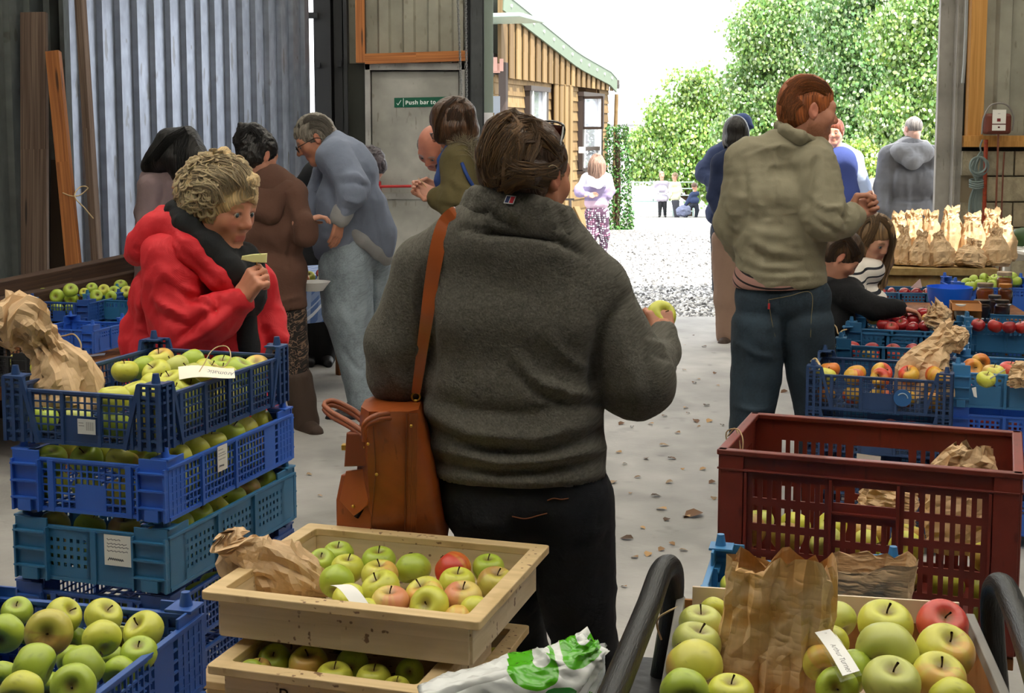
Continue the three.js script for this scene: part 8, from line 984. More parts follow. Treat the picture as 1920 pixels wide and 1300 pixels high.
{ // timber house: boards, windows, roof, each piece its own mesh
  const t = structGroup('timber_house'); t.userData.kind = undefined; delete t.userData.kind; t.name = numbered('timber_house'); tag(t, 'timber-clad house with upright boards over horizontal weatherboards across the yard', 'house');
  // facade line: from the near left end A to the far right end B on plan
  const A = at(930, 300, 17.6), B = at(1143, 300, 23.1), dir = V(B.x - A.x, 0, B.z - A.z), L = dir.length(); dir.normalize(); const nrm = V(-dir.z, 0, dir.x).multiplyScalar(dir.x * 1 > 0 ? 1 : 1); if (nrm.z < 0) nrm.multiplyScalar(-1);
  t.position.set(A.x, -0.05, A.z); t.rotation.y = Math.atan2(-dir.z, dir.x);
  // local: x along the wall (0..L), y up, z outwards
  const toL = (px, py) => { // hit of a pixel's ray with the wall plane, in local x,y
    const o = V(0, EYE, 0), q = at(px, py, 10).sub(o), dn = q.dot(nrm), s = A.clone().setY(0).sub(o.clone().setY(0)).dot(nrm) / dn, h = o.addScaledVector(q, s); return [h.clone().sub(A).setY(0).dot(dir), h.y + 0.05]; };
  const woods = [0x9a8c7c, 0x8e806c, 0xa69a8a, 0x827462].map((c) => mat(c, { map: rep(T.woodPale, 1.2, 0.5), roughness: 0.75 })), r = rngOf(8), wood = () => woods[floor(r() * 4)];
  const dk = mat(0x3a302c, { roughness: 0.5 }), grn = mat(0x687564, { roughness: 0.6 }), glass = mat(0xf4f8ff, { transmission: 0.85, roughness: 0.03, thickness: 0 });
  const yBand = toL(1040, 153)[1], w1 = [toL(989, 250)[0], toL(1021, 250)[0], 0.95, toL(1005, 167)[1]], w2 = [toL(1088, 250)[0], toL(1124, 250)[0], toL(1100, 318)[1], toL(1105, 178)[1]], mid = [toL(1036, 200)[0], toL(1066, 200)[0]];
  const H = (x) => { const P = [[toL(955, 36)[0], toL(955, 36)[1]], [toL(1010, 78)[0], toL(1010, 78)[1]], [toL(1075, 128)[0], toL(1075, 128)[1]], [toL(1143, 164)[0], toL(1143, 164)[1]]]; if (x < P[0][0]) return P[0][1] + (P[0][0] - x) * 0.15; for (let i = 0; i < 3; i++) if (x <= P[i + 1][0]) return lerp(P[i][1], P[i + 1][1], (x - P[i][0]) / (P[i + 1][0] - P[i][0])); return P[3][1] - (x - P[3][0]) * 0.5; };
  part(t, 'wall', [bx(w1[0], 2.4, 0.18, w1[0] / 2, 1.2, -0.15), bx(w2[0] - w1[1], 2.4, 0.18, (w2[0] + w1[1]) / 2, 1.2, -0.15), bx(L - w2[1], 2.4, 0.18, (L + w2[1]) / 2, 1.2, -0.15), bx(w1[1] - w1[0], 0.95, 0.18, (w1[0] + w1[1]) / 2, 0.475, -0.15), bx(w2[1] - w2[0], w2[2], 0.18, (w2[0] + w2[1]) / 2, w2[2] / 2, -0.15), bx(0.18, 2.6, 2, L - 0.1, 1.3, -1.1), bx(L, 2.6, 0.15, L / 2, 1.3, -2.1), bx(0.15, 3.0, 2, 0.05, 1.5, -1.1)], mat(0x8a6a48, { roughness: 0.9 }));
  // weatherboards
  const step = 0.155; for (let y = 0.08, k = 0; y < yBand - 0.02; y += step, k++) { const spans = []; let cuts = [[0.02, 0.02]]; const add = (a, b) => { if (b - a > 0.05) spans.push([a, b]); }; const inW1 = y + step > w1[2] && y < w1[3] + 0.02, inW2 = y + step > w2[2] && y < w2[3] + 0.05; let x = 0.02; if (inW1) { add(x, w1[0] - 0.05); x = w1[1] + 0.05; } add(x, mid[0]); x = mid[1]; if (inW2) { add(x, w2[0] - 0.06); x = w2[1] + 0.06; } add(x, L - 0.01);
    for (const [a, b] of spans) { const g = extrude([[0, 0], [0.032, 0.0], [0.010, step + 0.03], [0, step + 0.03]], b - a); g.rotateY(PI / 2); g.translate(a, y, 0); g.scale(1, 1, 1); const p = g.attributes.position; for (let i = 0; i < p.count; i++) { const z = p.getZ(i); p.setZ(i, -z - 0.05); } g.computeVertexNormals(); boxUV(g); part(t, 'weatherboard', g, wood()); } }
  // upright boards of the gable and of the strip between the windows
  const bw = 0.17; for (let x = 0.12, k = 0; x < L; x += bw * 0.86, k++) { const y0 = yBand - 0.04, y1 = H(x + bw / 2) + 0.06; if (y1 - y0 < 0.05) break; part(t, 'upright_board', bx(bw * (k % 2 ? 0.72 : 0.95), y1 - y0, 0.022, x + bw / 2, (y0 + y1) / 2, k % 2 ? 0.012 : 0.042, 0.003), wood()); }
  part(t, 'wall', [bx(L, 0.3, 0.1, L / 2, yBand + 0.12, -0.08)], dk);
  for (let i = 0, x = mid[0]; x < mid[1] - 0.02; i++, x += 0.135) part(t, 'upright_board', bx(0.125, yBand - 0.05, 0.024, x + 0.065, yBand / 2, i % 2 ? 0.006 : 0.03, 0.003), wood());
  // windows
  const win = (x0, x1, y0, y1, tr) => { const f = part(t, 'window', [bx(0.07, y1 - y0, 0.1, x0, (y0 + y1) / 2, 0), bx(0.07, y1 - y0, 0.1, x1, (y0 + y1) / 2, 0), bx(x1 - x0, 0.07, 0.1, (x0 + x1) / 2, y0, 0), bx(x1 - x0 + 0.12, 0.07, 0.13, (x0 + x1) / 2, y1, 0.01), ...(tr ? [bx(x1 - x0, 0.06, 0.09, (x0 + x1) / 2, tr, 0)] : []), bx(x1 - x0 + 0.14, 0.05, 0.16, (x0 + x1) / 2, y0 - 0.04, 0.03)], dk); part(f, 'pane', bx(x1 - x0, y1 - y0, 0.008, (x0 + x1) / 2, (y0 + y1) / 2, 0), glass); part(f, 'sash', [bx(0.045, y1 - y0 - 0.06, 0.05, x1 - 0.10, (y0 + y1) / 2, 0.03), bx(0.045, y1 - y0 - 0.06, 0.05, x0 + 0.10, (y0 + y1) / 2, 0.03)], mat(0xe8e8e4, { roughness: 0.5 })); };
  win(w1[0], w1[1], w1[2], w1[3], 0); win(w2[0], w2[1], w2[2], w2[3], lerp(w2[2], w2[3], 0.28));
  { const x = w2[0] - 0.12, g = part(t, 'open_casement', [bx(0.03, 0.5, 0.04, 0, 0, 0), bx(0.03, 0.5, 0.04, 0, 0, 0.36), bx(0.03, 0.04, 0.38, 0, 0.24, 0.18), bx(0.03, 0.04, 0.38, 0, -0.24, 0.18)], dk); part(g, 'pane', bx(0.008, 0.44, 0.34, 0, 0, 0.18), glass); g.position.set(w2[0], w2[3] - 0.3, 0.05); g.rotation.y = -0.3; part(t, 'meter_box', bx(0.12, 0.10, 0.07, x - 0.05, w2[2] + 0.32, 0.07, 0.01), mat(0xe9e9e6)); }
  // roof edge with its bolts, gutter and roof sheet
  const N = 14, pts = []; for (let i = 0; i <= N; i++) { const x = lerp(0.05, L + 0.12, i / N); pts.push([x, H(x) + 0.0]); } const barge = extrude([...pts, ...pts.slice().reverse().map(([x, y]) => [x + 0.03, y + 0.26])], 0.03); barge.translate(0, 0, 0.06); boxUV(barge); part(t, 'bargeboard', barge, grn, 'grey-green roof edge'); for (let i = 0; i < 12; i++) { const x = lerp(0.35, L, i / 11.5); part(t, 'bolt', new THREE.CylinderGeometry(0.022, 0.022, 0.02, 8).rotateX(PI / 2).translate(x, H(x) + 0.13, 0.095), mat(0xf2f2f0)); }
  const rs = extrude([...pts.map(([x, y]) => [x, y + 0.22]), ...pts.slice().reverse().map(([x, y]) => [x, y + 0.28])], 2.4); rs.translate(0, 0, -2.3); boxUV(rs); part(t, 'roof', rs, mat(0x8d9a90, { roughness: 0.5 })); part(t, 'gutter', bx(0.14, 0.12, 2.4, L + 0.2, H(L) + 0.10, -1.1, 0.02), dk); part(t, 'gutter', bx(0.2, 0.1, 0.12, L + 0.34, H(L) + 0.06, 0.0, 0.02), dk);
  // porch side at the left: dark post, canopy, cords
  part(t, 'porch_post', bx(0.10, 2.5, 0.10, -0.05, 1.25, 0.12, 0.01), mat(0x40342e)); part(t, 'corner_board', [bx(0.16, 1.2, 0.05, 0.08, yBand + 0.62, 0.05)], woods[3]); part(t, 'porch_canopy', bx(1.0, 0.05, 0.9, -0.45, toL(945, 45)[1], 0.2, 0.01), mat(0xa9c0b4, { roughness: 0.4 })); part(t, 'downpipe', tube([V(L - 0.02, H(L) - 0.1, 0.12), V(L - 0.03, 1.2, 0.1), V(L - 0.03, 0.05, 0.1)], 0.035, 10, 8), woods[1]);
  // leaning plank and dark post at its foot
  const lp = soleThing('leaning_plank', 'bare plank leaning against the foot of the timber house', 'plank', bar(at(1080, 388, 20.2), at(1107, 442, 20.0).setY(-0.02), 0.12, 0.03), woods[1]); const dp = soleThing('spade', 'dark garden spade standing against the timber house wall', 'spade', [bar(at(1069, 375, 20.1), at(1071, 440, 20.0).setY(-0.02), 0.035, 0.035), bx(0.14, 0.03, 0.03).translate(...at(1068, 374, 20.1).toArray())], mat(0x2a2320));
  const lf = at(936, 128, 17.5); soleThing('leaflet_rack', 'rack of coloured leaflets on the porch post of the timber house', 'rack', [bx(0.16, 0.12, 0.05, 0, 0, 0), bx(0.05, 0.18, 0.02, -0.05, 0.05, 0.03), bx(0.05, 0.16, 0.02, 0.03, 0.04, 0.03)].map((g) => g.translate(lf.x, lf.y, lf.z)), mat(0xc79a8c)); const nb = at(930, 196, 12.2); soleThing('notice', 'pale blue notice board beside the doorway jamb', 'notice', [bx(0.075, 0.15, 0.015).translate(nb.x, nb.y, nb.z), bx(0.03, nb.y + 0.05, 0.02).translate(nb.x, nb.y / 2 - 0.025, nb.z - 0.015)], mat(0xcfdcf4)); const nb2 = at(915, 230, 11.3); soleThing('notice', 'white paper notice fixed to the doorway jamb', 'notice', bx(0.085, 0.17, 0.004).translate(nb2.x, nb2.y, -11.39), mat(0xf4f4f8));
  // ivy column at the corner
  const r2 = rngOf(77), leaf = leafGeo(), c0 = at(1156, 432, 22.4), g = new THREE.Group(); g.name = numbered('ivy_bush'); scene.add(g); tag(g, 'narrow dark green ivy column at the corner of the timber house', 'ivy'); g.position.set(c0.x, -0.08, c0.z); const n = 2600, im = new THREE.InstancedMesh(leaf, mat(0xffffff, { roughness: 0.6 }), n), o = new THREE.Object3D(), c = new THREE.Color(); for (let i = 0; i < n; i++) { const y = Math.pow(r2(), 1.2) * 1.75, w = 0.17 + 0.10 * (1 - y / 1.75), a = r2() * 6.28; o.position.set(cos(a) * w * (0.8 + 0.3 * r2()), y, sin(a) * w * (0.8 + 0.3 * r2())); o.rotation.set(r2() * 6, r2() * 6, r2() * 6); o.scale.setScalar(0.035 + 0.03 * r2()); o.updateMatrix(); im.setMatrixAt(i, o.matrix); c.setRGB(0.05 + 0.06 * r2(), 0.13 + 0.12 * r2(), 0.03 + 0.03 * r2()); im.setColorAt(i, c); } im.name = 'leaves'; im.userData.kind = 'stuff'; g.add(im); part(g, 'stem', tube([V(0, 0, 0), V(0.02, 0.8, 0), V(0, 1.6, 0)], 0.05, 8, 6), M.beam);
}
function leafGeo() { const g = new THREE.BufferGeometry(), p = [[0, 0, 0], [0.32, 0.25, 0.08], [0.38, 0.6, 0.05], [0, 1, -0.05], [-0.38, 0.6, 0.05], [-0.32, 0.25, 0.08], [0, 0.5, -0.02]]; g.setAttribute('position', new THREE.Float32BufferAttribute(p.flat(), 3)); g.setIndex([0, 1, 6, 1, 2, 6, 2, 3, 6, 3, 4, 6, 4, 5, 6, 5, 0, 6]); g.computeVertexNormals(); return g; }
{ // trees beyond the yard
  const leaf = leafGeo(), lm = mat(0xffffff, { roughness: 0.42, transmission: 0.35, thickness: 0 }), bark = mat(0x4a3b2c, { roughness: 0.95 }), o = new THREE.Object3D(), c = new THREE.Color();
  const tree = (label, clumps, d, n, size, tone, seed, base) => {
    const r = rngOf(seed), b = at(base, 400, d), t = thing('tree', label, 'tree', [b.x, yardY(-d) - 0.1, -d]); const cen = clumps.map(([px, py, rp, dd = 0]) => [at(px, py, d + dd).sub(t.position), rp * (d + dd) / F]);
    const vol = cen.map((q) => q[1] * q[1]), tot = vol.reduce((a, b) => a + b), im = new THREE.InstancedMesh(leaf, lm, n); let k = 0;
    cen.forEach(([p, R], i) => { const m = i === cen.length - 1 ? n - k : Math.round(n * vol[i] / tot); for (let j = 0; j < m && k < n; j++, k++) { const u = r() * 2 - 1, a = r() * 6.28, s = Math.sqrt(1 - u * u), rad = R * (0.40 + 0.75 * Math.pow(r(), 0.8) + (r() < 0.12 ? 0.45 * r() : 0)), x = p.x + s * cos(a) * rad, y = p.y + u * rad * 0.85, z = p.z + s * sin(a) * rad * 0.8, g = noise3(x * 0.9, y * 0.9, z * 0.9 + seed); if (g < -0.25 && r() < 0.8) { o.position.set(p.x + s * cos(a) * R * 0.5, p.y + u * R * 0.5, p.z); } else o.position.set(x, y, z); o.rotation.set(r() * 1.6 - 0.8, r() * 6.28, r() * 1.6 - 0.8 + 2.6); o.scale.setScalar(size * (0.6 + 0.8 * r())); o.updateMatrix(); im.setMatrixAt(k, o.matrix); const v = 0.65 + 0.6 * r() + 0.25 * g; c.setRGB(tone[0] * v * (0.8 + 0.5 * r()), tone[1] * v, tone[2] * v * (0.6 + 0.6 * r())); if (r() < 0.14) c.setRGB(0.62, 0.70, 0.50); im.setColorAt(k, c); } });
    im.name = 'foliage'; im.userData.kind = 'stuff'; t.add(im); im.castShadow = im.receiveShadow = true;
    const hT = min(3.4, max(...cen.map((q) => q[0].y)) * 0.6), G = [taper([V(0, 0, 0), V(0.04 * hT, 0.45 * hT, 0), V(0, hT, 0)], [0.06 * hT, 0.05 * hT, 0.035 * hT], 10, 8)]; for (const [p, R] of cen) G.push(taper([V(0, min(1.2, p.y * 0.4), 0), V(p.x * 0.5, p.y * 0.6 + 0.2, p.z * 0.5), p], [0.09, 0.06, 0.02], 8, 6)); part(t, 'trunk', merge(G), bark); return t;
  };
  const A1 = [0.28, 0.46, 0.12], A2 = [0.22, 0.38, 0.12], A3 = [0.16, 0.31, 0.10];
  tree('bright yellow-green bushy tree left of the navy-coated man, behind the gate', [[1215, 270, 40], [1270, 220, 55], [1300, 170, 50], [1260, 300, 60], [1320, 260, 60], [1350, 200, 50], [1200, 320, 30], [1330, 330, 50]], 48, 42000, 0.12, A1, 1, 1290);
  tree('tall green tree rising behind the ginger man', [[1440, 60, 70], [1500, 20, 80], [1430, 160, 70], [1480, 120, 80], [1400, 250, 60], [1460, 230, 70], [1420, 330, 60], [1560, -20, 70], [1500, 320, 60]], 42, 60000, 0.11, A2, 2, 1450);
  tree('dense green tree above the red-haired woman', [[1590, 60, 85], [1660, 20, 80], [1600, 170, 80], [1570, 250, 60], [1640, 130, 80], [1600, 330, 60], [1700, -40, 80]], 36, 52000, 0.10, A3, 3, 1610);
  tree('green tree filling the doorway beside the right steel column', [[1710, 60, 75], [1745, 150, 70], [1690, 220, 70], [1740, 280, 60], [1660, 320, 60], [1780, 30, 80], [1640, 390, 55], [1720, 380, 60]], 30, 52000, 0.09, [0.22, 0.38, 0.10], 4, 1700);
  tree('low leafy shrub between the red-haired woman and the grey jacket', [[1610, 300, 40], [1640, 350, 40], [1600, 380, 40], [1660, 390, 40]], 26, 16000, 0.075, [0.30, 0.44, 0.09], 6, 1625);
}
{ // field gate across the end of the yard
  const d = 46, m = mat(0xa7bdb8, { roughness: 0.5, metalness: 0.3 }), x0 = at(1150, 380, d).x, x1 = at(1300, 380, d).x, y0 = yardY(-d), t = thing('field_gate', 'pale metal field gate of horizontal rails across the end of the yard', 'gate', [x0, y0, -d]), W = x1 - x0; for (const y of [0.2, 0.36, 0.54, 0.75, 0.98, 1.2]) part(t, 'rail', tube([V(0, y, 0), V(W, y, 0)], 0.022, 2, 6), m); for (let i = 0; i <= 4; i++) part(t, 'upright', bx(0.05, 1.25, 0.04, W * i / 4, 0.63, 0), m);
  const s = canvasTex(256, 128, (c) => { c.fillStyle = '#9fbab0'; c.fillRect(0, 0, 256, 128); c.fillStyle = '#e8efe9'; for (let r = 0; r < 2; r++) for (let i = 0; i < 9; i++) c.fillRect(24 + i * 24, 24 + r * 48, 14 + (i * 7 + r * 5) % 7, 26); }); const b = part(scene, numbered('gate_sign'), sheet(V(0, 0, 0), V(0.95, 0, 0), V(0.95, 0.45, 0), V(0, 0.45, 0), 0.02).translate(at(1190, 368, d).x, y0 + 0.62, -d + 0.06), mat(null, { map: s })); tag(b, 'pale green sign with two rows of letters on the field gate', 'sign');
  // distant house roofs behind the trees
  const hx = at(1160, 300, 70), h = thing('house', 'faint grey distant house with a slate roof beyond the yard', 'house', [hx.x, yardY(-70), -70]); const wl = mat(0xcfd0d4), rf = mat(0xa7abb8); part(h, 'wall', bx(5, 4.6, 5, 0, 2.3, 0), wl); const rg = extrude([[-2.8, 0], [2.8, 0], [0, 2.2]], 5.6); rg.rotateY(PI / 2); rg.translate(-2.8, 4.6, 0); part(h, 'roof', rg, rf); part(h, 'chimney', bx(0.7, 1.2, 0.7, 1.2, 6.9, 0), wl); for (const x of [-1.2, 1.2]) { const f = part(h, 'window', bx(0.9, 1.1, 0.06, x, 3.0, 2.5), mat(0x8a93a4)); part(f, 'pane', bx(0.75, 0.95, 0.02, x, 3.0, 2.54), mat(0xb8c4d8, { roughness: 0.1 })); }
}
// ---------- left back: timber stack, low bench with crates, planks ----------
{
  const pl = (label, a, b, w, h, m) => soleThing('plank', label, 'plank', bar(a, b, w, h, V(0, 0, 1), 0.003), m);
  pl('tall weathered grey-brown plank leaning on the dark recess wall', at(66, 540, 8.35), at(64, 24, 8.6), 0.165, 0.045, M.board);
  pl('orange-brown plank leaning at a slant beside the tall weathered plank', at(140, 515, 8.25), at(100, 97, 8.5), 0.085, 0.06, M.timber);
  pl('thin edge board leaning against the end of the corrugated sheet', at(184, 520, 8.35), at(148, -40, 8.45), 0.045, 0.10, M.board);
  pl('dark narrow board behind the slanted orange plank', at(110, 520, 8.7), at(112, 300, 8.8), 0.11, 0.03, mat(0x4a3c30, { roughness: 0.9 }));
  const beam = (label, a, b, w, h) => soleThing('timber_baulk', label, 'timber', bar(a, b, w, h, V(0, 1, 0), 0.006), M.beam);
  beam('long brown timber beam on top of the pile behind the back crates', at(-40, 556, 6.9), at(262, 492, 8.1), 0.10, 0.12); beam('second brown timber lower in the pile behind the back crates', at(-40, 584, 6.8), at(262, 520, 8.0), 0.12, 0.10); beam('third timber beam low in the pile behind the back crates', at(-40, 616, 6.7), at(262, 552, 7.9), 0.12, 0.14);
  for (const [i, x] of [[0, 20], [1, 200]]) { const p = at(x, 560, [7.05, 7.75][i]); soleThing('timber_block', ['squat timber block propping the near end of the beam pile', 'squat timber block propping the far end of the beam pile'][i], 'block', bx(0.16, p.y, 0.16, p.x, p.y / 2, p.z - 0.03, 0.004), M.beam); }
  string('thin orange twine tied round the slanted orange plank', [at(118, 362, 8.3), at(135, 368, 8.25), at(150, 366, 8.28), at(165, 352, 8.3), at(152, 350, 8.3), at(140, 368, 8.24), at(160, 392, 8.25), at(175, 410, 8.25)], 0.004);
  const bench = table('low brown wooden bench carrying the crates behind the tall stack', -2.45, 0.40, -6.72, 1.6, 1.5, -17, tableDark, 0.07);
  const mk = (label, px, py, Y, w, l, h, st, m, deg) => { const p = onY(px, py, Y), c = V(-w / 2, 0, -l / 2).applyAxisAngle(V(0, 1, 0), deg * PI / 180); return crate(label, w, l, h, st, m, p.x + c.x, Y, p.z + c.z, deg); };
  const k1 = mk('blue crate of bright green apples at the back left by the beams', 168, 570, 0.62, 0.37, 0.34, 0.10, 'plate', C.royal, -14);
  const k1b = copyOf(k1, 'dark blue crate beneath the back left crate of green apples'); k1b.position.y -= 0.115;
  const k2 = mk('teal crate of green apples beside the red coat at the back', 262, 566, 0.62, 0.34, 0.34, 0.10, 'slot', C.teal, -14); const k2b = copyOf(k2, 'teal crate beneath the one beside the red coat'); k2b.position.y -= 0.115;
  const k3 = mk('bright blue crate with twine over its side, in front of the back left crates', 176, 622, 0.545, 0.34, 0.30, 0.11, 'slot', C.bright, -16);
  const k4 = mk('black crate half hidden behind the twisted paper bag', 52, 672, 0.55, 0.4, 0.3, 0.13, 'plate', C.black, -14);
  const W = ['big green apple at the left end of the back left crate', 'green apple facing its hollow forward in the back left crate', 'green apple on top of the pile in the back left crate', 'green apple at the front middle of the back left crate', 'small yellow apple in the middle of the back left crate', 'green apple behind the yellow one in the back left crate', 'yellow-green apple under the clear bag scrap at the back', 'green apple near the right of the back left crate', 'pale green apple by the corner post of the back left crate'];
  applesAt([[80, 553, 13, 'green', 70, 30], [107, 556, 14, 'green', 80, 0], [132, 545, 14, 'green', 50, 20], [134, 560, 13, 'green', 110, 0], [158, 549, 9, 'yellowgreen', 60, 0], [172, 541, 11, 'green', 50, 0], [195, 544, 11, 'yellowgreen', 60, 0], [180, 555, 12, 'green', 70, 40], [165, 560, 10, 'green', 90, 0]].map((a, i) => [...a, 0, W[i]]), 0.625, '', 'green apples in the back left crate', { lift: (i) => [0.01, 0.01, 0.045, 0, 0.03, 0.04, 0.04, 0.02, 0][i] });
  applesAt([[214, 548, 12, 'green', 60, 0], [226, 537, 13, 'green', 30, 20], [208, 556, 11, 'green', 90, 0], [238, 548, 12, 'yellowgreen', 60, 0]].map((a, i) => [...a, 0, ['green apple against the red coat in the back teal crate', 'green apple with its hollow up on the back teal crate', 'green apple at the corner of the back teal crate', 'yellow-green apple at the edge of the red coat'][i]]), 0.63, '', 'green apples in the back teal crate');
  fill(k1, { seed: 91, r: 0.035, layers: [0.06], types: ['green'], where: 'the back left crate', group: 'apples low in the back left crate', same: true, keep: (i, k, L, nx) => k === 0 || i === nx - 1 });
  applesAt([[100, 630, 11, 'redyellow', 30, 0, 0, 'red and yellow apple in the bright blue crate behind the twisted bag'], [70, 690, 13, 'yellowgreen', 60, 0, 0, 'yellow-green apple in the black crate behind the twisted bag'], [30, 676, 13, 'yellowgreen', 60, 0, 0, 'yellow-green apple at the left of the black crate']], 0.52, '', 'odd apples behind the twisted bag');
  string('pale twine looped over the side of the bright blue back crate', [at(100, 634, 6.5), at(120, 630, 6.45), at(140, 628, 6.4), at(152, 648, 6.36), at(148, 664, 6.36), at(136, 670, 6.36), at(128, 664, 6.36)], 0.004); soleThing('paper_slip', 'long narrow white slip lying on the low brown bench', 'paper', sheet(onY(140, 671, 0.403), onY(196, 666, 0.403), onY(198, 662, 0.403), onY(150, 668, 0.403), 0.002), mat(0xeeeeee));
  soleThing('cardboard', 'piece of brown cardboard behind the twisted paper bag', 'cardboard', bx(0.30, 0.14, 0.01).rotateY(-0.3).translate(...at(-10, 595, 5.2).toArray()), mat(0xa07850, { map: rep(T.kraft, 2) }));
}
{ // tasting table with its blue checked cloth
  const c = at(610, 545, 7.35), yT = 0.70, m = mat(null, { map: rep(Tx.cloth, 1), roughness: 0.85 }), t = table('folding tasting table beneath the blue checked cloth', -1.38, 0.695, -7.78, 1.2, 0.5, 40, tableDark, 0.04); const a = 40 * PI / 180, L = (x, y, z) => V(x, y, z).applyAxisAngle(V(0, 1, 0), a).add(V(-1.38, 0, -7.78));
  const G = []; const w = 0.62, l = 0.27; const quadG = (p, nu, nv, f) => { const g = sheet(...p, 0.003, nu, nv, f); const q = g.attributes.position, uv = g.attributes.uv; for (let i = 0; i < q.count; i++) uv.setXY(i, (q.getX(i) * 0.9 + q.getZ(i) * 0.2) * 1.1, (q.getY(i) + q.getZ(i) * 0.9) * 1.1); return g; };
  G.push(quadG([L(-w, yT, l), L(w, yT, l), L(w, yT, -l), L(-w, yT, -l)], 8, 12)); const drop = 0.27, wv = (u, v) => 0.012 * sin(u * 26) * (1 - v);
  G.push(quadG([L(-w, yT - drop, l + 0.02), L(w, yT - drop, l + 0.02), L(w, yT, l), L(-w, yT, l)], 40, 3, wv), quadG([L(w + 0.02, yT - drop, l), L(w + 0.02, yT - drop, -l), L(w, yT, -l), L(w, yT, l)], 40, 3, wv), quadG([L(-w - 0.02, yT - drop, -l), L(-w - 0.02, yT - drop, l), L(-w, yT, l), L(-w, yT, -l)], 40, 3, wv));
  soleThing('tablecloth', 'blue and white checked cloth hanging over the tasting table', 'tablecloth', merge(G), m);
  const P = (px, py, y = yT + 0.004) => onY(px, py, y); const b = soleThing('bowl', 'shallow white bowl of apple pieces on the checked cloth', 'bowl', lathe([[0, 0], [0.05, 0], [0.085, 0.045], [0.088, 0.047], [0.082, 0.047], [0.05, 0.006], [0, 0.006]], 28), mat(0xf2f2f0, { roughness: 0.35 })); b.position.copy(P(588, 545));
  applesAt([[580, 520, 12, 'yellowgreen', 40, 0, 0, 'yellow apple on the checked cloth beside the white bowl'], [570, 524, 11, 'orange', 40, 0, 0, 'orange apple partly behind the brown hoodie on the checked cloth'], [601, 513, 9, 'crimson', 60, 0, 0, 'dark red apple behind the white bowl on the checked cloth']], yT + 0.036, '', 'apples on the checked cloth');
  for (const [i, x] of [[0, 600], [1, 606]]) { const q = soleThing('pot', ['small white pot on the checked cloth', 'second small white pot nearer the pale jeans'][i], 'pot', lathe([[0, 0], [0.014, 0], [0.016, 0.03], [0.009, 0.036], [0.009, 0.05], [0, 0.05]], 16), mat(0xf4f4f2, { roughness: 0.4 })); q.position.copy(P(x, 530)); }
}
{ // hanging chains by the door, tools and rope on the right
  const link = new THREE.TorusGeometry(0.0125, 0.0032, 6, 14); link.scale(0.75, 1.35, 1); const cm = mat(0x8a8a88, { metalness: 0.7, roughness: 0.4 });
  for (const [label, xa, xb, y0, y1, d] of [['lighter steel hoist chain hanging in front of the fire door', 858, 866, -6, 195, 11.05], ['darker steel hoist chain hanging against the steel jamb', 873, 875, -6, 205, 11.12]]) { const a = at(xa, y0, d), b = at(xb, y1, d), n = 46, t = thing('hoist_chain', label, 'chain', a); for (let i = 0; i < n; i++) { const p = a.clone().lerp(b, i / n).sub(a), k = part(t, 'link', link, cm); k.position.copy(p); k.rotation.y = i % 2 ? PI / 2 + 0.3 : 0.3; } }
  const d = 10.98, q = (x, y, dd = 0) => at(x, y, d + dd), rope = mat(0x7d8a86, { roughness: 0.95, bumpMap: rep(T.weave, 2), bumpScale: 0.002 }), G = []; const r = rngOf(9);
  for (let i = 0; i < 9; i++) { const o = (r() - 0.5) * 16; G.push(tube([q(1840 + o * 0.3, 285), q(1826 + o, 315, r() * 0.03), q(1834 + o, 340), q(1824 + o * 1.2, 375, r() * 0.03), q(1826 + o * 1.4, 412), q(1832 + o, 414), q(1834 + o, 378), q(1838 + o * 0.6, 330), q(1842, 290)], 0.007, 40, 6)); }
  for (let i = 0; i < 4; i++) G.push(tube([q(1818, 338 + i * 4, -0.03), q(1830, 342 + i * 4, -0.06), q(1844, 339 + i * 4, -0.03), q(1831, 336 + i * 4, 0.02)], 0.007, 24, 6, true)); G.push(tube([q(1842, 262), q(1838, 276), q(1842, 290)], 0.007, 8, 6));
  G.push(new THREE.TorusGeometry(0.075, 0.009, 6, 28).translate(...q(1836, 312, -0.04).toArray()), new THREE.TorusGeometry(0.066, 0.009, 6, 28).translate(...q(1834, 310, -0.06).toArray())); soleThing('rope', 'coil of grey-blue rope hanging on the painted blockwork', 'rope', G, rope);
  soleThing('spade', 'orange wooden tool handle hanging beside the rope coil', 'tool', tube([q(1849, 262, -0.03), q(1847, 340, -0.03), at(1840, 590, 10.98)], 0.016, 12, 10), mat(0xc8732a, { map: rep(T.woodOrange, 2), roughness: 0.6 }));
  soleThing('rod', 'thicker rusty brown rod standing against the blockwork', 'rod', tube([q(1872, 252, -0.02), q(1869, 340, -0.02), at(1862, 592, 10.98)], 0.0085, 8, 8), mat(0x7a4630, { roughness: 0.7 })); soleThing('rod', 'thinner rusty brown rod nearer the right edge of the photo', 'rod', tube([q(1883, 285, -0.02), q(1880, 340, -0.02), at(1872, 592, 10.98)], 0.0075, 8, 8), mat(0x6e3f2c, { roughness: 0.7 }));
  soleThing('pipe', 'grey pipe hanging down the pale timber post', 'pipe', tube([q(1813, -10, -0.02), q(1811, 60, -0.02), q(1808, 120, -0.02), q(1805, 156, -0.03)], 0.013, 16, 10), mat(0x8f8f8c, { roughness: 0.5 }));
  const e = q(1868, 252, 0.0), t = thing('alarm_unit', 'reddish-brown unit with a white label under a wire hoop on the timber rail', 'unit', e), bm = mat(0x6b3324, { roughness: 0.5 }); part(t, 'body', bx(0.22, 0.17, 0.10, 0, 0.085, 0, 0.03), bm); part(t, 'hoop', tube([V(-0.13, 0, 0.03), V(-0.12, 0.14, 0.04), V(-0.06, 0.24, 0.04), V(0.06, 0.24, 0.04), V(0.12, 0.14, 0.04), V(0.12, 0.03, 0.03)], 0.007, 40, 8), mat(0x8a8580, { roughness: 0.5, metalness: 0.4 }));
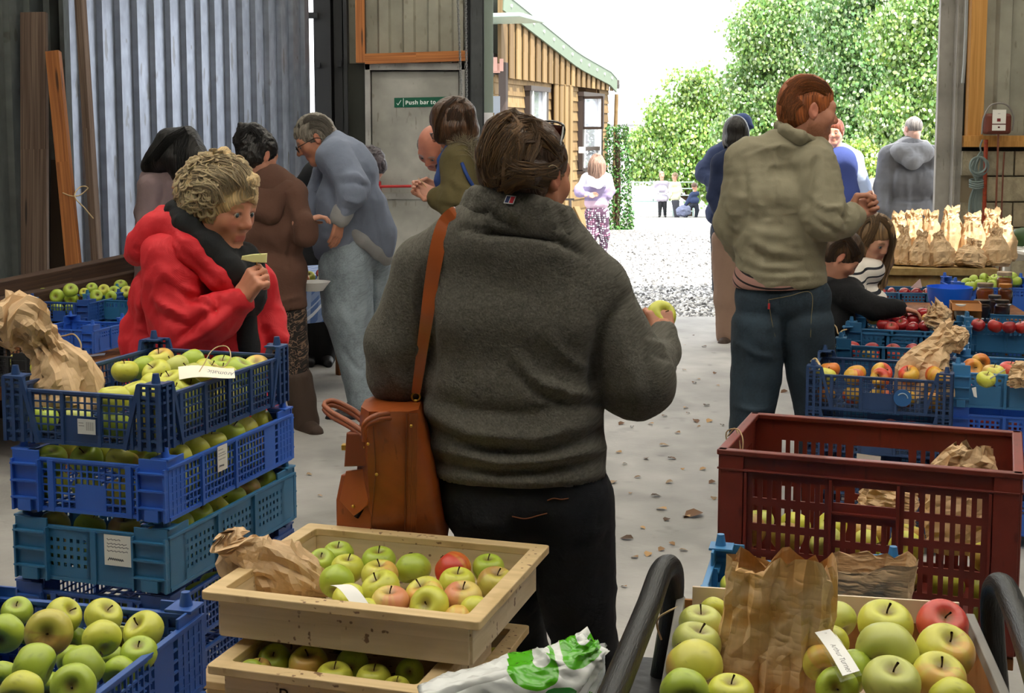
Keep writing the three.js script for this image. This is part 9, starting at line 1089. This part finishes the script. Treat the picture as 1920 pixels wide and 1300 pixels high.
  const lb = canvasTex(128, 200, (c) => { c.fillStyle = '#eceae0'; c.fillRect(0, 0, 128, 200); c.fillStyle = '#7a2420'; c.fillRect(44, 84, 34, 30); c.fillStyle = '#5a2a22'; c.fillRect(0, 134, 128, 10); c.fillRect(54, 160, 20, 16); c.fillStyle = '#999'; c.fillRect(50, 36, 24, 4); }); part(t, 'label_plate', sheet(V(-0.055, 0.03, 0.053), V(0.055, 0.03, 0.053), V(0.055, 0.20, 0.053), V(-0.055, 0.20, 0.053), 0.003), mat(null, { map: lb, roughness: 0.5 }), 'white label with a red square');
}
{ // dry leaves blown onto the floor
  const r = rngOf(33), g = leafGeo(); const p = g.attributes.position; for (let i = 0; i < p.count; i++) p.setXYZ(i, p.getX(i), p.getZ(i) * 1.4 + 0.06 * noise3(p.getX(i) * 4, p.getY(i) * 4, 2) + 0.05, p.getY(i) - 0.5); g.computeVertexNormals();
  const ms = [0x6a4a30, 0x8a6a48, 0xb08c60, 0x4e3a2a, 0x9c8468].map((c) => mat(c, { roughness: 0.8 })), S = [[1160, 848], [1195, 895], [1240, 1031], [1300, 967], [1287, 969], [1175, 1010], [1205, 990], [1150, 905], [1172, 870], [1230, 930], [1255, 905], [1280, 880], [1335, 905], [1338, 935], [1318, 880], [1212, 860], [1245, 835], [1270, 812], [1305, 790], [1290, 775], [1330, 790], [1354, 797], [1310, 800], [1286, 765], [1325, 760], [1346, 723], [1340, 700], [1302, 718], [1283, 694], [1310, 711], [1246, 780], [1220, 795], [1185, 800], [1165, 795], [1260, 1020], [1282, 1032], [1215, 1040], [1190, 1045], [1230, 1090], [1170, 1100], [1250, 975], [1240, 955], [1300, 629], [1320, 650], [1283, 647], [1420, 640], [1470, 735], [1448, 775], [580, 890], [600, 930], [660, 860], [1200, 1150], [1182, 925], [1260, 860]];
  S.forEach(([x, y], i) => { const q = onY(x, y, 0.004), o = i ? null : soleThing('dry_leaf', 'brown dry leaf lying on the concrete floor', 'leaf', g, ms[0], 'dry leaves on the concrete floor'), l = i ? copyOf(scene.getObjectByName('dry_leaf')) : o; l.material = ms[floor(r() * 5)]; l.position.copy(q); l.rotation.set((r() - 0.5) * 0.3, r() * 6.28, (r() - 0.5) * 0.3); const s = (i === 3 ? 0.09 : 0.022 + 0.028 * r()); l.scale.set(s, s, s * (0.7 + 0.5 * r())); });
}
shade(scene);
renderer.render(scene, camera);
